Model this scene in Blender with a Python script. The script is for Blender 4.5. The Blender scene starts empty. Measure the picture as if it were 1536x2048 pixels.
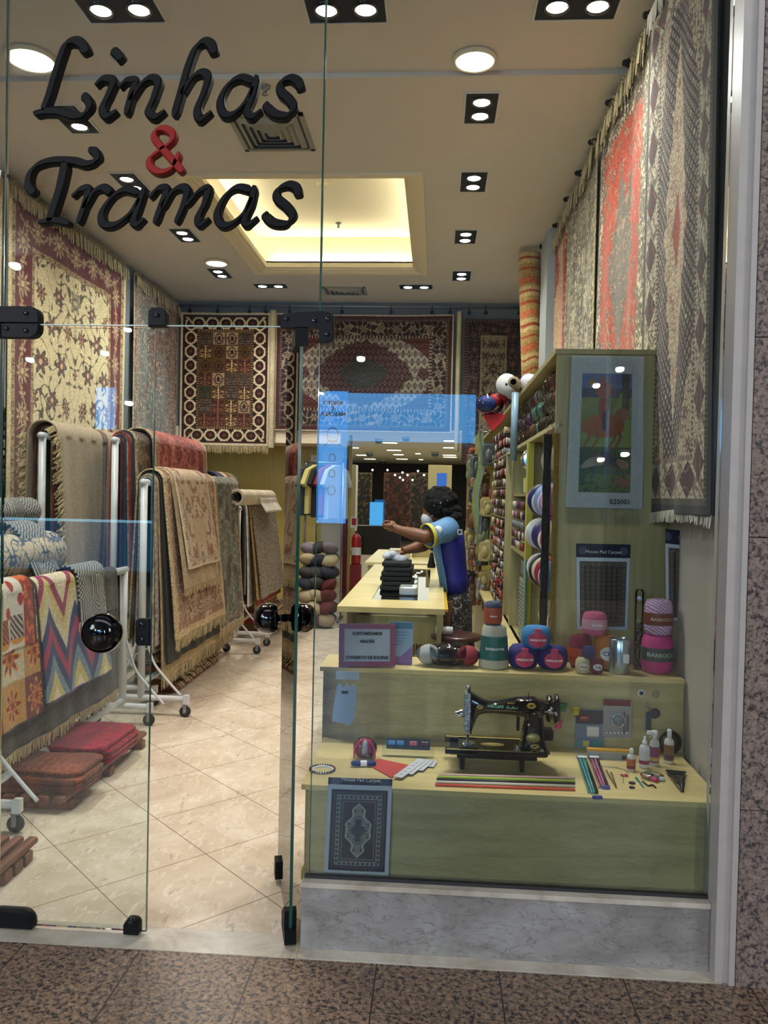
import bpy, bmesh, math, random
import numpy as np
from mathutils import Vector, Matrix
random.seed(7)
rng = np.random.default_rng(7)
S = bpy.context.scene
COL = S.collection
PI = math.pi
# ------------------------------------------------------------------ camera
F = 1600.0
EYE = 1.55
_yv = np.array([(872-768)/F, (992-1024)/F, 1.0]); _yv /= np.linalg.norm(_yv)
_zv = np.array([.023, -1.0, 0.0]); _zv = _zv-(_zv@_yv)*_yv; _zv /= np.linalg.norm(_zv)
_xv = np.cross(_yv, _zv)
RW = np.array([_xv, _yv, _zv])
def at(px, py, X=None, Y=None, Z=None):
    """world point where the line of sight of photo pixel (px,py) meets a known plane"""
    r = RW@np.array([(px-768)/F, (py-1024)/F, 1.0])
    t = X/r[0] if X is not None else (Y/r[1] if Y is not None else (Z-EYE)/r[2])
    return Vector((r[0]*t, r[1]*t, r[2]*t+EYE))
cam_data = bpy.data.cameras.new('camera'); cam = bpy.data.objects.new('camera', cam_data); COL.objects.link(cam)
cam_data.sensor_fit = 'HORIZONTAL'; cam_data.sensor_width = 36; cam_data.lens = F/1536*36
cam_data.clip_start = .05; cam_data.clip_end = 100
_m = Matrix.Identity(4)
for i in range(3):
    _m[i][0] = RW[i, 0]; _m[i][1] = -RW[i, 1]; _m[i][2] = -RW[i, 2]
_m[2][3] = EYE
cam.matrix_world = _m
S.camera = cam
# ------------------------------------------------------------------ exposure, world
S.view_settings.view_transform = 'Standard'; S.view_settings.look = 'None'
S.view_settings.gamma = 1; S.view_settings.use_curve_mapping = False
S.view_settings.exposure = 0.0
S.cycles.max_bounces = 8; S.cycles.diffuse_bounces = 3; S.cycles.glossy_bounces = 4
S.cycles.transparent_max_bounces = 20; S.cycles.caustics_reflective = False; S.cycles.caustics_refractive = False
S.cycles.sample_clamp_indirect = 6
W = bpy.data.worlds.new('mall_air'); S.world = W; W.use_nodes = True
W.node_tree.nodes['Background'].inputs[0].default_value = (.75, .85, 1, 1)
W.node_tree.nodes['Background'].inputs[1].default_value = .10
SHOP_W, MALL_W = 21.0, 100.0
CEIL, CEILF = 3.92, 3.95
def light(kind, name, loc, power, color=(1, .955, .90), **k):
    d = bpy.data.lights.new(name, kind); d.energy = power; d.color = color
    tgt = k.pop('target', None)
    for a, b in k.items(): setattr(d, a, b)
    o = bpy.data.objects.new(name, d); COL.objects.link(o); o.location = loc
    if tgt is not None: o.rotation_euler = (Vector(tgt)-Vector(loc)).to_track_quat('-Z', 'Y').to_euler()
    return o
# lamps of the ceiling fixtures: (pixel of fixture, ceiling z, wide or deep, targets)
FIX = [(240, 17, CEILF, 'w'), (692, 17, CEILF, 'w'), (1155, 10, CEILF, 'w'),
       (962, 216, CEIL, 'd'), (947, 363, CEIL, 'd'), (931, 473, CEIL, 'd'), (923, 551, CEIL, 'd'),
       (147, 238, CEIL, 'd'), (262, 365, CEIL, 'd'), (370, 470, CEIL, 'd'), (440, 546, CEIL, 'd'),
       (541, 571, CEIL, 'w'), (832, 573, CEIL, 'w')]
FIXP = []
for px, py, z, k in FIX:
    p = at(px, py, Z=z); FIXP.append((p, k))
    right, left = p.x > -.4 and k == 'd', p.x < -2 and k == 'd'
    for s in (-1, 1):
        q = p+Vector((s*.1, 0, 0)) if k == 'w' else p+Vector((0, s*.1, 0))
        if right: tg = q+Vector((.75 if s < 0 else .35, 0, -2.6))
        elif left: tg = q+Vector((-.9 if s < 0 else -.1, 0, -2.6))
        elif p.y > 8: tg = q+Vector((0, .55, -2.6))
        else: tg = q+Vector((0, -.35 if s < 0 else .1, -2.6))
        light('SPOT', 'spot_lamp_light', q+Vector((0, 0, -.03)), SHOP_W*(2.3 if p.y < 4.3 else (1.3 if k == 'w' else 2.2)), spot_size=math.radians(105), spot_blend=.9, shadow_soft_size=.04, target=tg)
ROUND = [(950, 115, CEILF, .11), (62, 113, CEILF, .13), (433, 523, CEIL, .11)]
for px, py, z, r in ROUND:
    p = at(px, py, Z=z)
    light('AREA', 'downlight_light', p+Vector((0, 0, -.05)), 30, (1, .95, .89), shape='DISK', size=r*2)
RECX0, RECX1, RECY0, RECY1, RECTOP = -1.98, -.165, 5.93, 8.57, 4.30
for (x, y, sx, sy, tx, ty) in [((RECX0+RECX1)/2, RECY1-.03, 1.5, .03, 0, -1), ((RECX0+RECX1)/2, RECY0+.03, 1.5, .03, 0, 1),
                               (RECX0+.03, (RECY0+RECY1)/2, .03, 2.3, 1, 0), (RECX1-.03, (RECY0+RECY1)/2, .03, 2.3, -1, 0)]:
    light('AREA', 'cove_strip_light', (x, y, CEIL+.08), 10, (1, .84, .56), shape='RECTANGLE', size=sx, size_y=sy, target=None).rotation_euler = (PI, 0, 0)
# added fill lights over the unseen mall corridor, clear of the glass reflections
light('AREA', 'corridor_fill_light', (-.2, 1.65, 4.2), MALL_W*.27, (.94, .97, 1), shape='RECTANGLE', size=5.5, size_y=.9)
for sx in (-1, 1): light('AREA', 'corridor_fill_light', (sx*4.3, -.8, 4.2), MALL_W*1.5, (.93, .96, 1), shape='RECTANGLE', size=1.4, size_y=4.0, target=(sx*1.0, 2.7, .8))  # unseen side fill added to brighten the window display from the front

# ------------------------------------------------------------------ materials
def lin(c):
    a = np.asarray(c, float)/255.0
    return np.where(a <= .04045, a/12.92, ((a+.055)/1.055)**2.4)
def rgba(c): return tuple(float(v) for v in lin(c))+(1.0,)
MATS = {}
def mat(name, col=(200, 200, 200), rough=.5, metal=0, noise=0, nscale=20, bump=0, bscale=200, attr=False, coat=0, alpha=1, emit=None, estr=0, sheen=0, stretch=None, ior=1.5):
    if name in MATS: return MATS[name]
    m = bpy.data.materials.new(name); m.use_nodes = True; nt = m.node_tree; b = nt.nodes['Principled BSDF']
    b.inputs['Roughness'].default_value = rough; b.inputs['Metallic'].default_value = metal
    b.inputs['Base Color'].default_value = rgba(col); b.inputs['Coat Weight'].default_value = coat
    b.inputs['Alpha'].default_value = alpha; b.inputs['IOR'].default_value = ior
    if sheen: b.inputs['Sheen Weight'].default_value = sheen
    tc = nt.nodes.new('ShaderNodeTexCoord'); src = tc.outputs['Object']
    if stretch:
        mp = nt.nodes.new('ShaderNodeMapping'); mp.inputs['Scale'].default_value = stretch
        nt.links.new(src, mp.inputs[0]); src = mp.outputs[0]
    colsock = None
    if attr:
        a = nt.nodes.new('ShaderNodeAttribute'); a.attribute_name = 'Col'; colsock = a.outputs['Color']
    if noise:
        n = nt.nodes.new('ShaderNodeTexNoise'); n.inputs['Scale'].default_value = nscale; n.inputs['Detail'].default_value = 5
        nt.links.new(src, n.inputs['Vector'])
        mr = nt.nodes.new('ShaderNodeMapRange'); mr.inputs['From Min'].default_value = .3; mr.inputs['From Max'].default_value = .7
        mr.inputs['To Min'].default_value = 1-noise; mr.inputs['To Max'].default_value = 1+noise
        nt.links.new(n.outputs['Fac'], mr.inputs['Value'])
        mx = nt.nodes.new('ShaderNodeMix'); mx.data_type = 'RGBA'; mx.blend_type = 'MULTIPLY'; mx.inputs['Factor'].default_value = 1
        if colsock: nt.links.new(colsock, mx.inputs['A'])
        else: mx.inputs['A'].default_value = rgba(col)
        nt.links.new(mr.outputs[0], mx.inputs['B']); colsock = mx.outputs['Result']
    if colsock: nt.links.new(colsock, b.inputs['Base Color'])
    if bump:
        n = nt.nodes.new('ShaderNodeTexNoise'); n.inputs['Scale'].default_value = bscale; n.inputs['Detail'].default_value = 3
        nt.links.new(src, n.inputs['Vector'])
        bp = nt.nodes.new('ShaderNodeBump'); bp.inputs['Strength'].default_value = bump; bp.inputs['Distance'].default_value = .01
        nt.links.new(n.outputs['Fac'], bp.inputs['Height']); nt.links.new(bp.outputs[0], b.inputs['Normal'])
    if emit is not None:
        b.inputs['Emission Color'].default_value = rgba(emit); b.inputs['Emission Strength'].default_value = estr
    MATS[name] = m
    return m
def glass(name, tint=(.93, .975, .96), boost=1.0):
    if name in MATS: return MATS[name]
    m = bpy.data.materials.new(name); m.use_nodes = True; nt = m.node_tree; nt.nodes.clear()
    o = nt.nodes.new('ShaderNodeOutputMaterial'); mx = nt.nodes.new('ShaderNodeMixShader'); t = nt.nodes.new('ShaderNodeBsdfTransparent'); g = nt.nodes.new('ShaderNodeBsdfGlossy')
    f = nt.nodes.new('ShaderNodeFresnel'); f.inputs['IOR'].default_value = 1.5*boost
    t.inputs[0].default_value = tint+(1,); g.inputs['Roughness'].default_value = 0.0
    nt.links.new(f.outputs[0], mx.inputs[0]); nt.links.new(t.outputs[0], mx.inputs[1]); nt.links.new(g.outputs[0], mx.inputs[2]); nt.links.new(mx.outputs[0], o.inputs[0])
    MATS[name] = m
    return m
def emis(name, col, s):
    if name in MATS: return MATS[name]
    m = bpy.data.materials.new(name); m.use_nodes = True; nt = m.node_tree; nt.nodes.clear()
    o = nt.nodes.new('ShaderNodeOutputMaterial'); e = nt.nodes.new('ShaderNodeEmission'); e.inputs[0].default_value = rgba(col); e.inputs[1].default_value = s
    nt.links.new(e.outputs[0], o.inputs[0]); MATS[name] = m
    return m
def ramp_mat(name, build, rough=.3, bump=None):
    m = bpy.data.materials.new(name); m.use_nodes = True; nt = m.node_tree; b = nt.nodes['Principled BSDF']; b.inputs['Roughness'].default_value = rough
    tc = nt.nodes.new('ShaderNodeTexCoord')
    class K: pass
    k = K(); k.nt = nt; k.b = b; k.P = tc.outputs['Object']
    def noise(scale, detail=4, vec=None, dist=0, rg=.5):
        n = nt.nodes.new('ShaderNodeTexNoise'); n.inputs['Scale'].default_value = scale; n.inputs['Detail'].default_value = detail; n.inputs['Distortion'].default_value = dist; n.inputs['Roughness'].default_value = rg
        nt.links.new(vec or k.P, n.inputs['Vector']); return n.outputs['Fac']
    def ramp(fac, stops, interp='LINEAR'):
        r = nt.nodes.new('ShaderNodeValToRGB'); r.color_ramp.interpolation = interp
        while len(r.color_ramp.elements) < len(stops): r.color_ramp.elements.new(.5)
        for e, (p, c) in zip(r.color_ramp.elements, stops): e.position = p; e.color = rgba(c) if len(c) == 3 else c
        nt.links.new(fac, r.inputs[0]); return r.outputs[0]
    def mix(fac, a, c, mode='MIX'):
        x = nt.nodes.new('ShaderNodeMix'); x.data_type = 'RGBA'; x.blend_type = mode
        for s, v in (('Factor', fac), ('A', a), ('B', c)):
            if isinstance(v, (int, float)): x.inputs[s].default_value = v
            elif isinstance(v, tuple): x.inputs[s].default_value = rgba(v)
            else: nt.links.new(v, x.inputs[s])
        return x.outputs['Result']
    def math_(op, a, c=0.0):
        x = nt.nodes.new('ShaderNodeMath'); x.operation = op
        for i, v in enumerate((a, c)):
            if isinstance(v, (int, float)): x.inputs[i].default_value = v
            else: nt.links.new(v, x.inputs[i])
        return x.outputs[0]
    def xyz():
        s = nt.nodes.new('ShaderNodeSeparateXYZ'); nt.links.new(k.P, s.inputs[0]); return s.outputs
    k.noise, k.ramp, k.mix, k.math, k.xyz = noise, ramp, mix, math_, xyz
    def mapped(scale, rot=(0, 0, 0)):
        mp = nt.nodes.new('ShaderNodeMapping'); mp.inputs['Scale'].default_value = scale; mp.inputs['Rotation'].default_value = rot; nt.links.new(k.P, mp.inputs[0]); return mp.outputs[0]
    k.mapped = mapped
    c = build(k); nt.links.new(c, b.inputs['Base Color']); MATS[name] = m
    return m
# ------------------------------------------------------------------ mesh building
WORLD = {}
class MB:
    def __init__(s): s.v = []; s.f = []; s.mi = []; s.sm = []
    def add(s, vs, fs, mi=0, smooth=False):
        n = len(s.v); s.v += [tuple(p) for p in vs]
        for f in fs: s.f.append([i+n for i in f]); s.mi.append(mi); s.sm.append(smooth)
        return s
    def box(s, x0, x1, y0, y1, z0, z1, mi=0, M=None):
        vs = [Vector(p) for p in ((x0, y0, z0), (x1, y0, z0), (x1, y1, z0), (x0, y1, z0), (x0, y0, z1), (x1, y0, z1), (x1, y1, z1), (x0, y1, z1))]
        if M: vs = [M@p for p in vs]
        return s.add(vs, [(0, 3, 2, 1), (4, 5, 6, 7), (0, 1, 5, 4), (1, 2, 6, 5), (2, 3, 7, 6), (3, 0, 4, 7)], mi)
    def rbox(s, c, d, r=.01, n=3, mi=0, M=None, ax=2):
        """box with rounded vertical corners and small chamfer; c centre, d size, axis ax is the extrusion axis"""
        a, b = [i for i in range(3) if i != ax]
        hx, hy, hz = d[a]/2, d[b]/2, d[ax]/2; r = min(r, hx*.99, hy*.99)
        pts = []
        for cx, cy, a0 in ((hx-r, hy-r, 0), (-hx+r, hy-r, PI/2), (-hx+r, -hy+r, PI), (hx-r, -hy+r, 1.5*PI)):
            for i in range(n+1):
                t = a0+PI/2*i/n; pts.append((cx+r*math.cos(t), cy+r*math.sin(t)))
        return s.prism(pts, -hz, hz, ax=ax, off=c, mi=mi, M=M, ch=min(r*.3, hz*.4))
    def prism(s, pts, z0, z1, ax=2, off=(0, 0, 0), mi=0, M=None, ch=0, smooth=False):
        a, b = [i for i in range(3) if i != ax]; n = len(pts)
        cx = sum(p[0] for p in pts)/n; cy = sum(p[1] for p in pts)/n
        rings = []
        R0 = max(max(abs(p[0]-cx) for p in pts), max(abs(p[1]-cy) for p in pts)) or 1
        k = 1-ch/R0
        for z, sc in ([(z0, k), (z0+ch, 1), (z1-ch, 1), (z1, k)] if ch else [(z0, 1), (z1, 1)]):
            for p in pts:
                q = [0, 0, 0]; q[a] = cx+(p[0]-cx)*sc+off[a]; q[b] = cy+(p[1]-cy)*sc+off[b]; q[ax] = z+off[ax]
                q = Vector(q); rings.append(M@q if M else q)
        m = len(rings)//n; fs = [tuple(range(n))[::-1], tuple(range((m-1)*n, m*n))]
        for j in range(m-1):
            for i in range(n): fs.append((j*n+i, j*n+(i+1) % n, (j+1)*n+(i+1) % n, (j+1)*n+i))
        return s.add(rings, fs, mi, smooth)
    def lathe(s, prof, n=20, off=(0, 0, 0), ax=2, mi=0, M=None, smooth=True, sx=1, sy=1, cap=True):
        vs = []
        for r, z in prof:
            for i in range(n):
                t = 2*PI*i/n; q = [0, 0, 0]; a, b = [i for i in range(3) if i != ax]
                q[a] = r*math.cos(t)*sx+off[a]; q[b] = r*math.sin(t)*sy+off[b]; q[ax] = z+off[ax]
                q = Vector(q); vs.append(M@q if M else q)
        m = len(prof); fs = []
        for j in range(m-1):
            for i in range(n): fs.append((j*n+i, j*n+(i+1) % n, (j+1)*n+(i+1) % n, (j+1)*n+i))
        if cap: fs += [tuple(range(n))[::-1], tuple(range((m-1)*n, m*n))]
        return s.add(vs, fs, mi, smooth)
    def cyl(s, c, r, h, n=16, ax=2, mi=0, M=None): return s.lathe([(r*.94, -h/2), (r, -h/2+r*.06), (r, h/2-r*.06), (r*.94, h/2)] if h > r*.2 else [(r, -h/2), (r, h/2)], n, c, ax, mi, M, False if n < 12 else True)
    def ball(s, c, r, n=16, m=10, sc=(1, 1, 1), mi=0, M=None):
        vs = [Vector((0, 0, -1))]; fs = []
        for j in range(1, m):
            p = -PI/2+PI*j/m
            for i in range(n): vs.append(Vector((math.cos(p)*math.cos(2*PI*i/n), math.cos(p)*math.sin(2*PI*i/n), math.sin(p))))
        vs.append(Vector((0, 0, 1)))
        for i in range(n): fs.append((0, 1+(i+1) % n, 1+i)); fs.append((len(vs)-1, 1+(m-2)*n+i, 1+(m-2)*n+(i+1) % n))
        for j in range(m-2):
            for i in range(n): fs.append((1+j*n+i, 1+j*n+(i+1) % n, 1+(j+1)*n+(i+1) % n, 1+(j+1)*n+i))
        vs = [Vector((p.x*r*sc[0], p.y*r*sc[1], p.z*r*sc[2]))+Vector(c) for p in vs]
        if M: vs = [M@p for p in vs]
        return s.add(vs, fs, mi, True)
    def tube(s, pts, r, n=10, mi=0, closed=False, cap=True):
        pts = [Vector(p) for p in pts]; N = len(pts); rr = r if isinstance(r, (list, tuple)) else [r]*N; vs = []; up = None
        for i, p in enumerate(pts):
            if closed: t = pts[(i+1) % N]-pts[i-1]
            else: t = pts[min(i+1, N-1)]-pts[max(i-1, 0)]
            t.normalize()
            if up is None:
                up = Vector((0, 0, 1)) if abs(t.z) < .9 else Vector((1, 0, 0))
            a = t.cross(up); a = a.normalized() if a.length > 1e-6 else t.orthogonal().normalized(); b = a.cross(t).normalized(); up = b
            for k in range(n): vs.append(p+(a*math.cos(2*PI*k/n)+b*math.sin(2*PI*k/n))*rr[i])
        fs = []
        for i in range(N if closed else N-1):
            for k in range(n): fs.append((i*n+k, i*n+(k+1) % n, ((i+1) % N)*n+(k+1) % n, ((i+1) % N)*n+k))
        if cap and not closed: fs += [tuple(range(n))[::-1], tuple(range((N-1)*n, N*n))]
        return s.add(vs, fs, mi, True)
    def ribbon(s, pts, w, nrm=(0, 0, 1), mi=0, th=.0008):
        pts = [Vector(p) for p in pts]; nrm = Vector(nrm); vs = []; N = len(pts)
        for i, p in enumerate(pts):
            t = (pts[min(i+1, N-1)]-pts[max(i-1, 0)]).normalized(); sd = t.cross(nrm); sd = sd.normalized() if sd.length > 1e-6 else Vector((1, 0, 0))
            nn = sd.cross(t).normalized()
            ww = w[i] if isinstance(w, (list, tuple)) else w
            vs += [p-sd*ww/2-nn*th/2, p+sd*ww/2-nn*th/2, p+sd*ww/2+nn*th/2, p-sd*ww/2+nn*th/2]
        fs = [(3, 2, 1, 0), tuple(range(4*N-4, 4*N))]
        for i in range(N-1):
            for k in range(4): fs.append((4*i+k, 4*i+(k+1) % 4, 4*i+4+(k+1) % 4, 4*i+4+k))
        return s.add(vs, fs, mi, False)
    def build(s, name, mats, parent=None, loc=None, cols=None, fix=True):
        me = bpy.data.meshes.new(name)
        o = bpy.data.objects.new(name, me); COL.objects.link(o)
        if parent is not None:
            o.parent = parent; w = WORLD.get(parent.name, Vector()); WORLD[o.name] = w
        else:
            w = Vector(loc) if loc is not None else Vector(); o.location = w; WORLD[o.name] = w
        me.from_pydata([(p[0]-w.x, p[1]-w.y, p[2]-w.z) for p in s.v], [], s.f)
        for mm in (mats if isinstance(mats, (list, tuple)) else [mats]): me.materials.append(mm)
        me.polygons.foreach_set('material_index', s.mi); me.polygons.foreach_set('use_smooth', s.sm)
        if fix:
            bm = bmesh.new(); bm.from_mesh(me); bmesh.ops.recalc_face_normals(bm, faces=bm.faces); bm.to_mesh(me); bm.free()
        me.update()
        return o
def empty(name, loc=(0, 0, 0)):
    o = bpy.data.objects.new(name, None); COL.objects.link(o); o.location = loc; o.empty_display_size = .05
    WORLD[o.name] = Vector(loc); return o
def tag(o, label, cat, group=None, kind=None):
    if label: o['label'] = label
    if cat: o['category'] = cat
    if group: o['group'] = group
    if kind: o['kind'] = kind
    return o
def thing(name, label, cat, loc=(0, 0, 0), group=None): return tag(empty(name, loc), label, cat, group)
def struct(o): o['kind'] = 'structure'; return o
def copy_tree(o, loc=None, rot=None, label=None, scale=None):
    c = o.copy(); COL.objects.link(c)
    for ch in o.children:
        d = ch.copy(); COL.objects.link(d); d.parent = c
        for g in ch.children:
            e = g.copy(); COL.objects.link(e); e.parent = d
    if loc is not None: c.location = loc
    if rot is not None: c.rotation_euler = rot
    if scale is not None: c.scale = scale
    if label: c['label'] = label
    return c
def text_mb(body, size, M, depth=.0006, bold=0.0, align='CENTER', squeeze=1.0):
    cu = bpy.data.curves.new('t', 'FONT'); cu.body = body; cu.size = size; cu.extrude = depth; cu.offset = bold; cu.align_x = align; cu.align_y = 'CENTER'; cu.resolution_u = 3
    o = bpy.data.objects.new('t', cu); COL.objects.link(o)
    dg = bpy.context.evaluated_depsgraph_get(); dg.update()
    me = bpy.data.meshes.new_from_object(o.evaluated_get(dg))
    b = MB(); b.add([M@Vector((v.co.x*squeeze, v.co.y, v.co.z)) for v in me.vertices], [tuple(p.vertices) for p in me.polygons])
    bpy.data.objects.remove(o); bpy.data.meshes.remove(me); bpy.data.curves.remove(cu)
    return b
def facing(loc, ang=0, tilt=0):
    """text matrix: plane facing -Y (the window), at loc, turned about z by ang"""
    return Matrix.Translation(loc)@Matrix.Rotation(ang, 4, 'Z')@Matrix.Rotation(PI/2+tilt, 4, 'X')
def catmull(P, n=6):
    P = [Vector(p) for p in P]; out = []
    for i in range(len(P)-1):
        a, b, c, d = P[max(i-1, 0)], P[i], P[i+1], P[min(i+2, len(P)-1)]
        for k in range(n):
            t = k/n; out.append(.5*((2*b)+(c-a)*t+(2*a-5*b+4*c-d)*t*t+(3*b-a-3*c+d)*t**3))
    out.append(P[-1]); return out
# ------------------------------------------------------------------ shared materials
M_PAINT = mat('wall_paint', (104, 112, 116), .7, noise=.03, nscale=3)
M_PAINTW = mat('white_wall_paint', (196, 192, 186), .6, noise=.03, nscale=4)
M_CEIL = mat('ceiling_paint', (206, 199, 194), .75, noise=.02, nscale=2)
M_CREAM = mat('cream_moulding', (226, 214, 186), .6)
M_COVE = mat('cove_paint', (238, 230, 212), .7)
M_BLACK = mat('black_fitting', (11, 14, 19), .55, noise=.1, ior=1.3)
M_BLACKG = mat('black_gloss', (8, 8, 11), .07, coat=.5)
M_WHITE = mat('white_enamel', (205, 206, 206), .35, noise=.06, nscale=8)
M_CHROME = mat('chrome', (205, 208, 212), .18, 1)
M_STEEL = mat('brushed_steel', (150, 152, 155), .35, 1)
M_PAPER = mat('white_paper', (225, 228, 232), .6)
M_INK = mat('black_ink', (25, 28, 36), .6)
M_GLASS = glass('window_glass')
M_GEDGE = mat('glass_edge_green', (8, 74, 64), .15, coat=.5)
M_RUBBER = mat('dark_rubber', (40, 42, 46), .6)
M_PLASTIC = glass('clear_wrap', (.96, .97, .98), 1.05)
# ================================================================== STRUCTURE
def _veneer(k):
    v = k.mapped((1.2, 1.2, 9)); n = k.noise(2.2, 6, v, .6, .6)
    c = k.ramp(n, [(.3, (160, 148, 104)), (.5, (181, 168, 120)), (.7, (196, 183, 134))])
    f = k.noise(30, 3, k.mapped((1, 1, 14)))
    return k.mix(.12, c, k.ramp(f, [(.4, (120, 108, 70)), (.6, (220, 208, 160))]))
M_WOOD = ramp_mat('pale_wood_veneer', _veneer, .38)
def _veneert(k):
    n = k.noise(2.2, 6, k.mapped((1.2, 9, 1)), .6, .6)
    return k.ramp(n, [(.3, (200, 180, 122)), (.5, (214, 194, 136)), (.7, (224, 206, 150))])
M_WOODT = ramp_mat('pale_wood_top', _veneert, .35)
def _vert(k):
    n = k.noise(3, 6, k.mapped((9, 9, .8)), .3, .6)
    return k.ramp(n, [(.3, (158, 146, 100)), (.55, (176, 164, 116)), (.75, (190, 178, 132))])
M_WOODV = ramp_mat('pale_wood_upright', _vert, .4)
M_WOODY = mat('yellow_wood', (186, 172, 96), .5, noise=.08, nscale=3, stretch=(6, 6, .6))
def _floor(k):
    n1 = k.noise(3.2, 8, None, .8, .62); c = k.ramp(n1, [(.3, (198, 180, 156)), (.5, (216, 200, 176)), (.68, (230, 218, 198))])
    n2 = k.noise(26, 5, k.mapped((1, .45, 1), (0, 0, .5)), 1.2, .6)
    c = k.mix(k.ramp(n2, [(.54, (0, 0, 0)), (.62, (170, 170, 170))]), c, (240, 233, 220))
    n3 = k.noise(17, 5, k.mapped((1, .35, 1), (0, 0, 1.1)), 1.5, .65)
    c = k.mix(k.ramp(n3, [(.33, (190, 190, 190)), (.40, (0, 0, 0))]), c, (160, 138, 120))
    s = k.xyz(); ln = None
    for a, sg in (((1.72), 1), ((-4.28), -1)):
        t = k.math('ADD', s[0], s[1]) if sg > 0 else k.math('SUBTRACT', s[0], s[1])
        t = k.math('DIVIDE', k.math('SUBTRACT', t, a), .6667)
        idx = k.math('FLOOR', t) if False else None
        d = k.math('ABSOLUTE', k.math('SUBTRACT', k.math('FRACT', k.math('ADD', t, 100.5)), .5))
        m = k.math('LESS_THAN', d, .0042); ln = m if ln is None else k.math('MAXIMUM', ln, m)
    return k.mix(ln, c, (128, 110, 90))
M_FLOOR = ramp_mat('cream_marble_tiles', _floor, .16)
def _thr(k):
    n = k.noise(5, 6, None, 1, .6); c = k.ramp(n, [(.3, (166, 156, 138)), (.5, (196, 188, 172)), (.7, (212, 206, 192))])
    d = k.noise(12, 4, k.mapped((1, 3, 1)), .5)
    return k.mix(k.ramp(d, [(.56, (0, 0, 0)), (.72, (120, 120, 120))]), c, (140, 126, 104))
M_THR = ramp_mat('threshold_marble', _thr, .25)
def _gran(dark):
    def f(k):
        n1 = k.noise(62, 6, k.mapped((1, 1, 1), (0, 0, .5)), .5, .68)
        A = [(.33, (26, 26, 32)), (.43, (62, 56, 56)), (.48, (120, 100, 84)), (.58, (150, 122, 98)), (.70, (172, 152, 130))]
        if dark: A = [(.30, (44, 44, 50)), (.42, (80, 76, 76)), (.48, (128, 114, 106)), (.60, (150, 132, 122)), (.72, (168, 158, 150))]
        c = k.ramp(n1, A)
        n2 = k.noise(120, 5, None, .4, .7); c = k.mix(k.ramp(n2, [(.36, (200, 200, 200)), (.42, (0, 0, 0))]), c, (34, 34, 42))
        n3 = k.noise(16, 3); c = k.mix(k.ramp(n3, [(.55, (0, 0, 0)), (.7, (90, 90, 90))]), c, (86, 80, 82))
        if not dark:
            s = k.xyz(); ln = None
            for q, per, o in ((s[0], .40, -.56), (s[1], .24, 2.36)):
                t = k.math('DIVIDE', k.math('SUBTRACT', q, o), per); d = k.math('ABSOLUTE', k.math('SUBTRACT', k.math('FRACT', k.math('ADD', t, 100.5)), .5))
                m = k.math('LESS_THAN', d, .0025/per if per == .40 else .004); ln = m if ln is None else k.math('MAXIMUM', ln, m)
            c = k.mix(ln, c, (48, 42, 38))
        return c
    return f
M_GRAN = ramp_mat('speckled_granite_floor', _gran(False), .34)
M_GRANP = ramp_mat('speckled_granite_pillar', _gran(True), .2)
def _gm(k):
    n = k.noise(4, 8, k.mapped((1, 1, 1.6)), 1.2, .62); c = k.ramp(n, [(.3, (124, 122, 118)), (.5, (150, 148, 145)), (.72, (172, 171, 168))])
    v = k.noise(5, 6, k.mapped((1, 1, 2.4), (0, .35, 0)), 2.2, .6); v = k.math('ABSOLUTE', k.math('SUBTRACT', v, .5))
    return k.mix(k.ramp(v, [(.0, (230, 230, 230)), (.014, (40, 40, 40)), (.03, (0, 0, 0))]), c, (98, 92, 90))
M_GMARB = ramp_mat('grey_veined_marble', _gm, .28)

def slab(name, m, *b):
    mb = MB()
    for q in b: mb.box(*q)
    return struct(mb.build(name, m))
XL, XR, YB, YF = -3.3, 1.03, 10.6, 2.61
slab('floor_shop', M_FLOOR, (XL-.2, XR+.1, YF+.14, YB+.2, -.08, 0))
slab('floor_threshold', M_THR, (XL-.2, -.43, YF, YF+.139, -.08, .0), (-.428, .955, YF, YF+.139, -.08, .004))
slab('floor_corridor', M_GRAN, (-9, 9, -9, YF-.001, -.08, -.001))
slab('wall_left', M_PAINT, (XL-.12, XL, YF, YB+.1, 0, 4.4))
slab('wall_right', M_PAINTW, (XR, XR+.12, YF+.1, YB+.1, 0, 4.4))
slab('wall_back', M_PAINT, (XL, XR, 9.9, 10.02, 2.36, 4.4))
slab('wall_back_soffit', M_CREAM, (XL, -1.2, 9.88, YB+.12, 2.17, 2.36), (.46, XR, 9.88, YB+.12, 2.17, 2.36), (-1.2, .46, 9.9, 10.02, 2.33, 2.36))
slab('wall_back_lower', M_WOODY, (XL, -1.52, YB, YB+.12, 0, 2.2), (.42, XR, YB, YB+.12, 0, 2.2))
slab('floor_hall', M_FLOOR, (-7, 6, YB+.2, 31, -.08, 0))
slab('ceiling_hall', mat('hall_ceiling', (196, 190, 170), .8), (-7, 6, YB+.13, 31, 2.62, 2.7))
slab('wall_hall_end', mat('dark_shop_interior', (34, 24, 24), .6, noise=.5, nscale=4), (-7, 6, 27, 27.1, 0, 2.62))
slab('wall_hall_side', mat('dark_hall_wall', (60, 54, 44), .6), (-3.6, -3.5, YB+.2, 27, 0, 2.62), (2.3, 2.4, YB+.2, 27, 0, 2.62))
slab('wall_back_jambs', M_WOODY, (-1.52, -1.16, YB+.12, YB+.2, 0, 2.2), (.42, .46, YB+.12, YB+.2, 0, 2.2))
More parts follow.
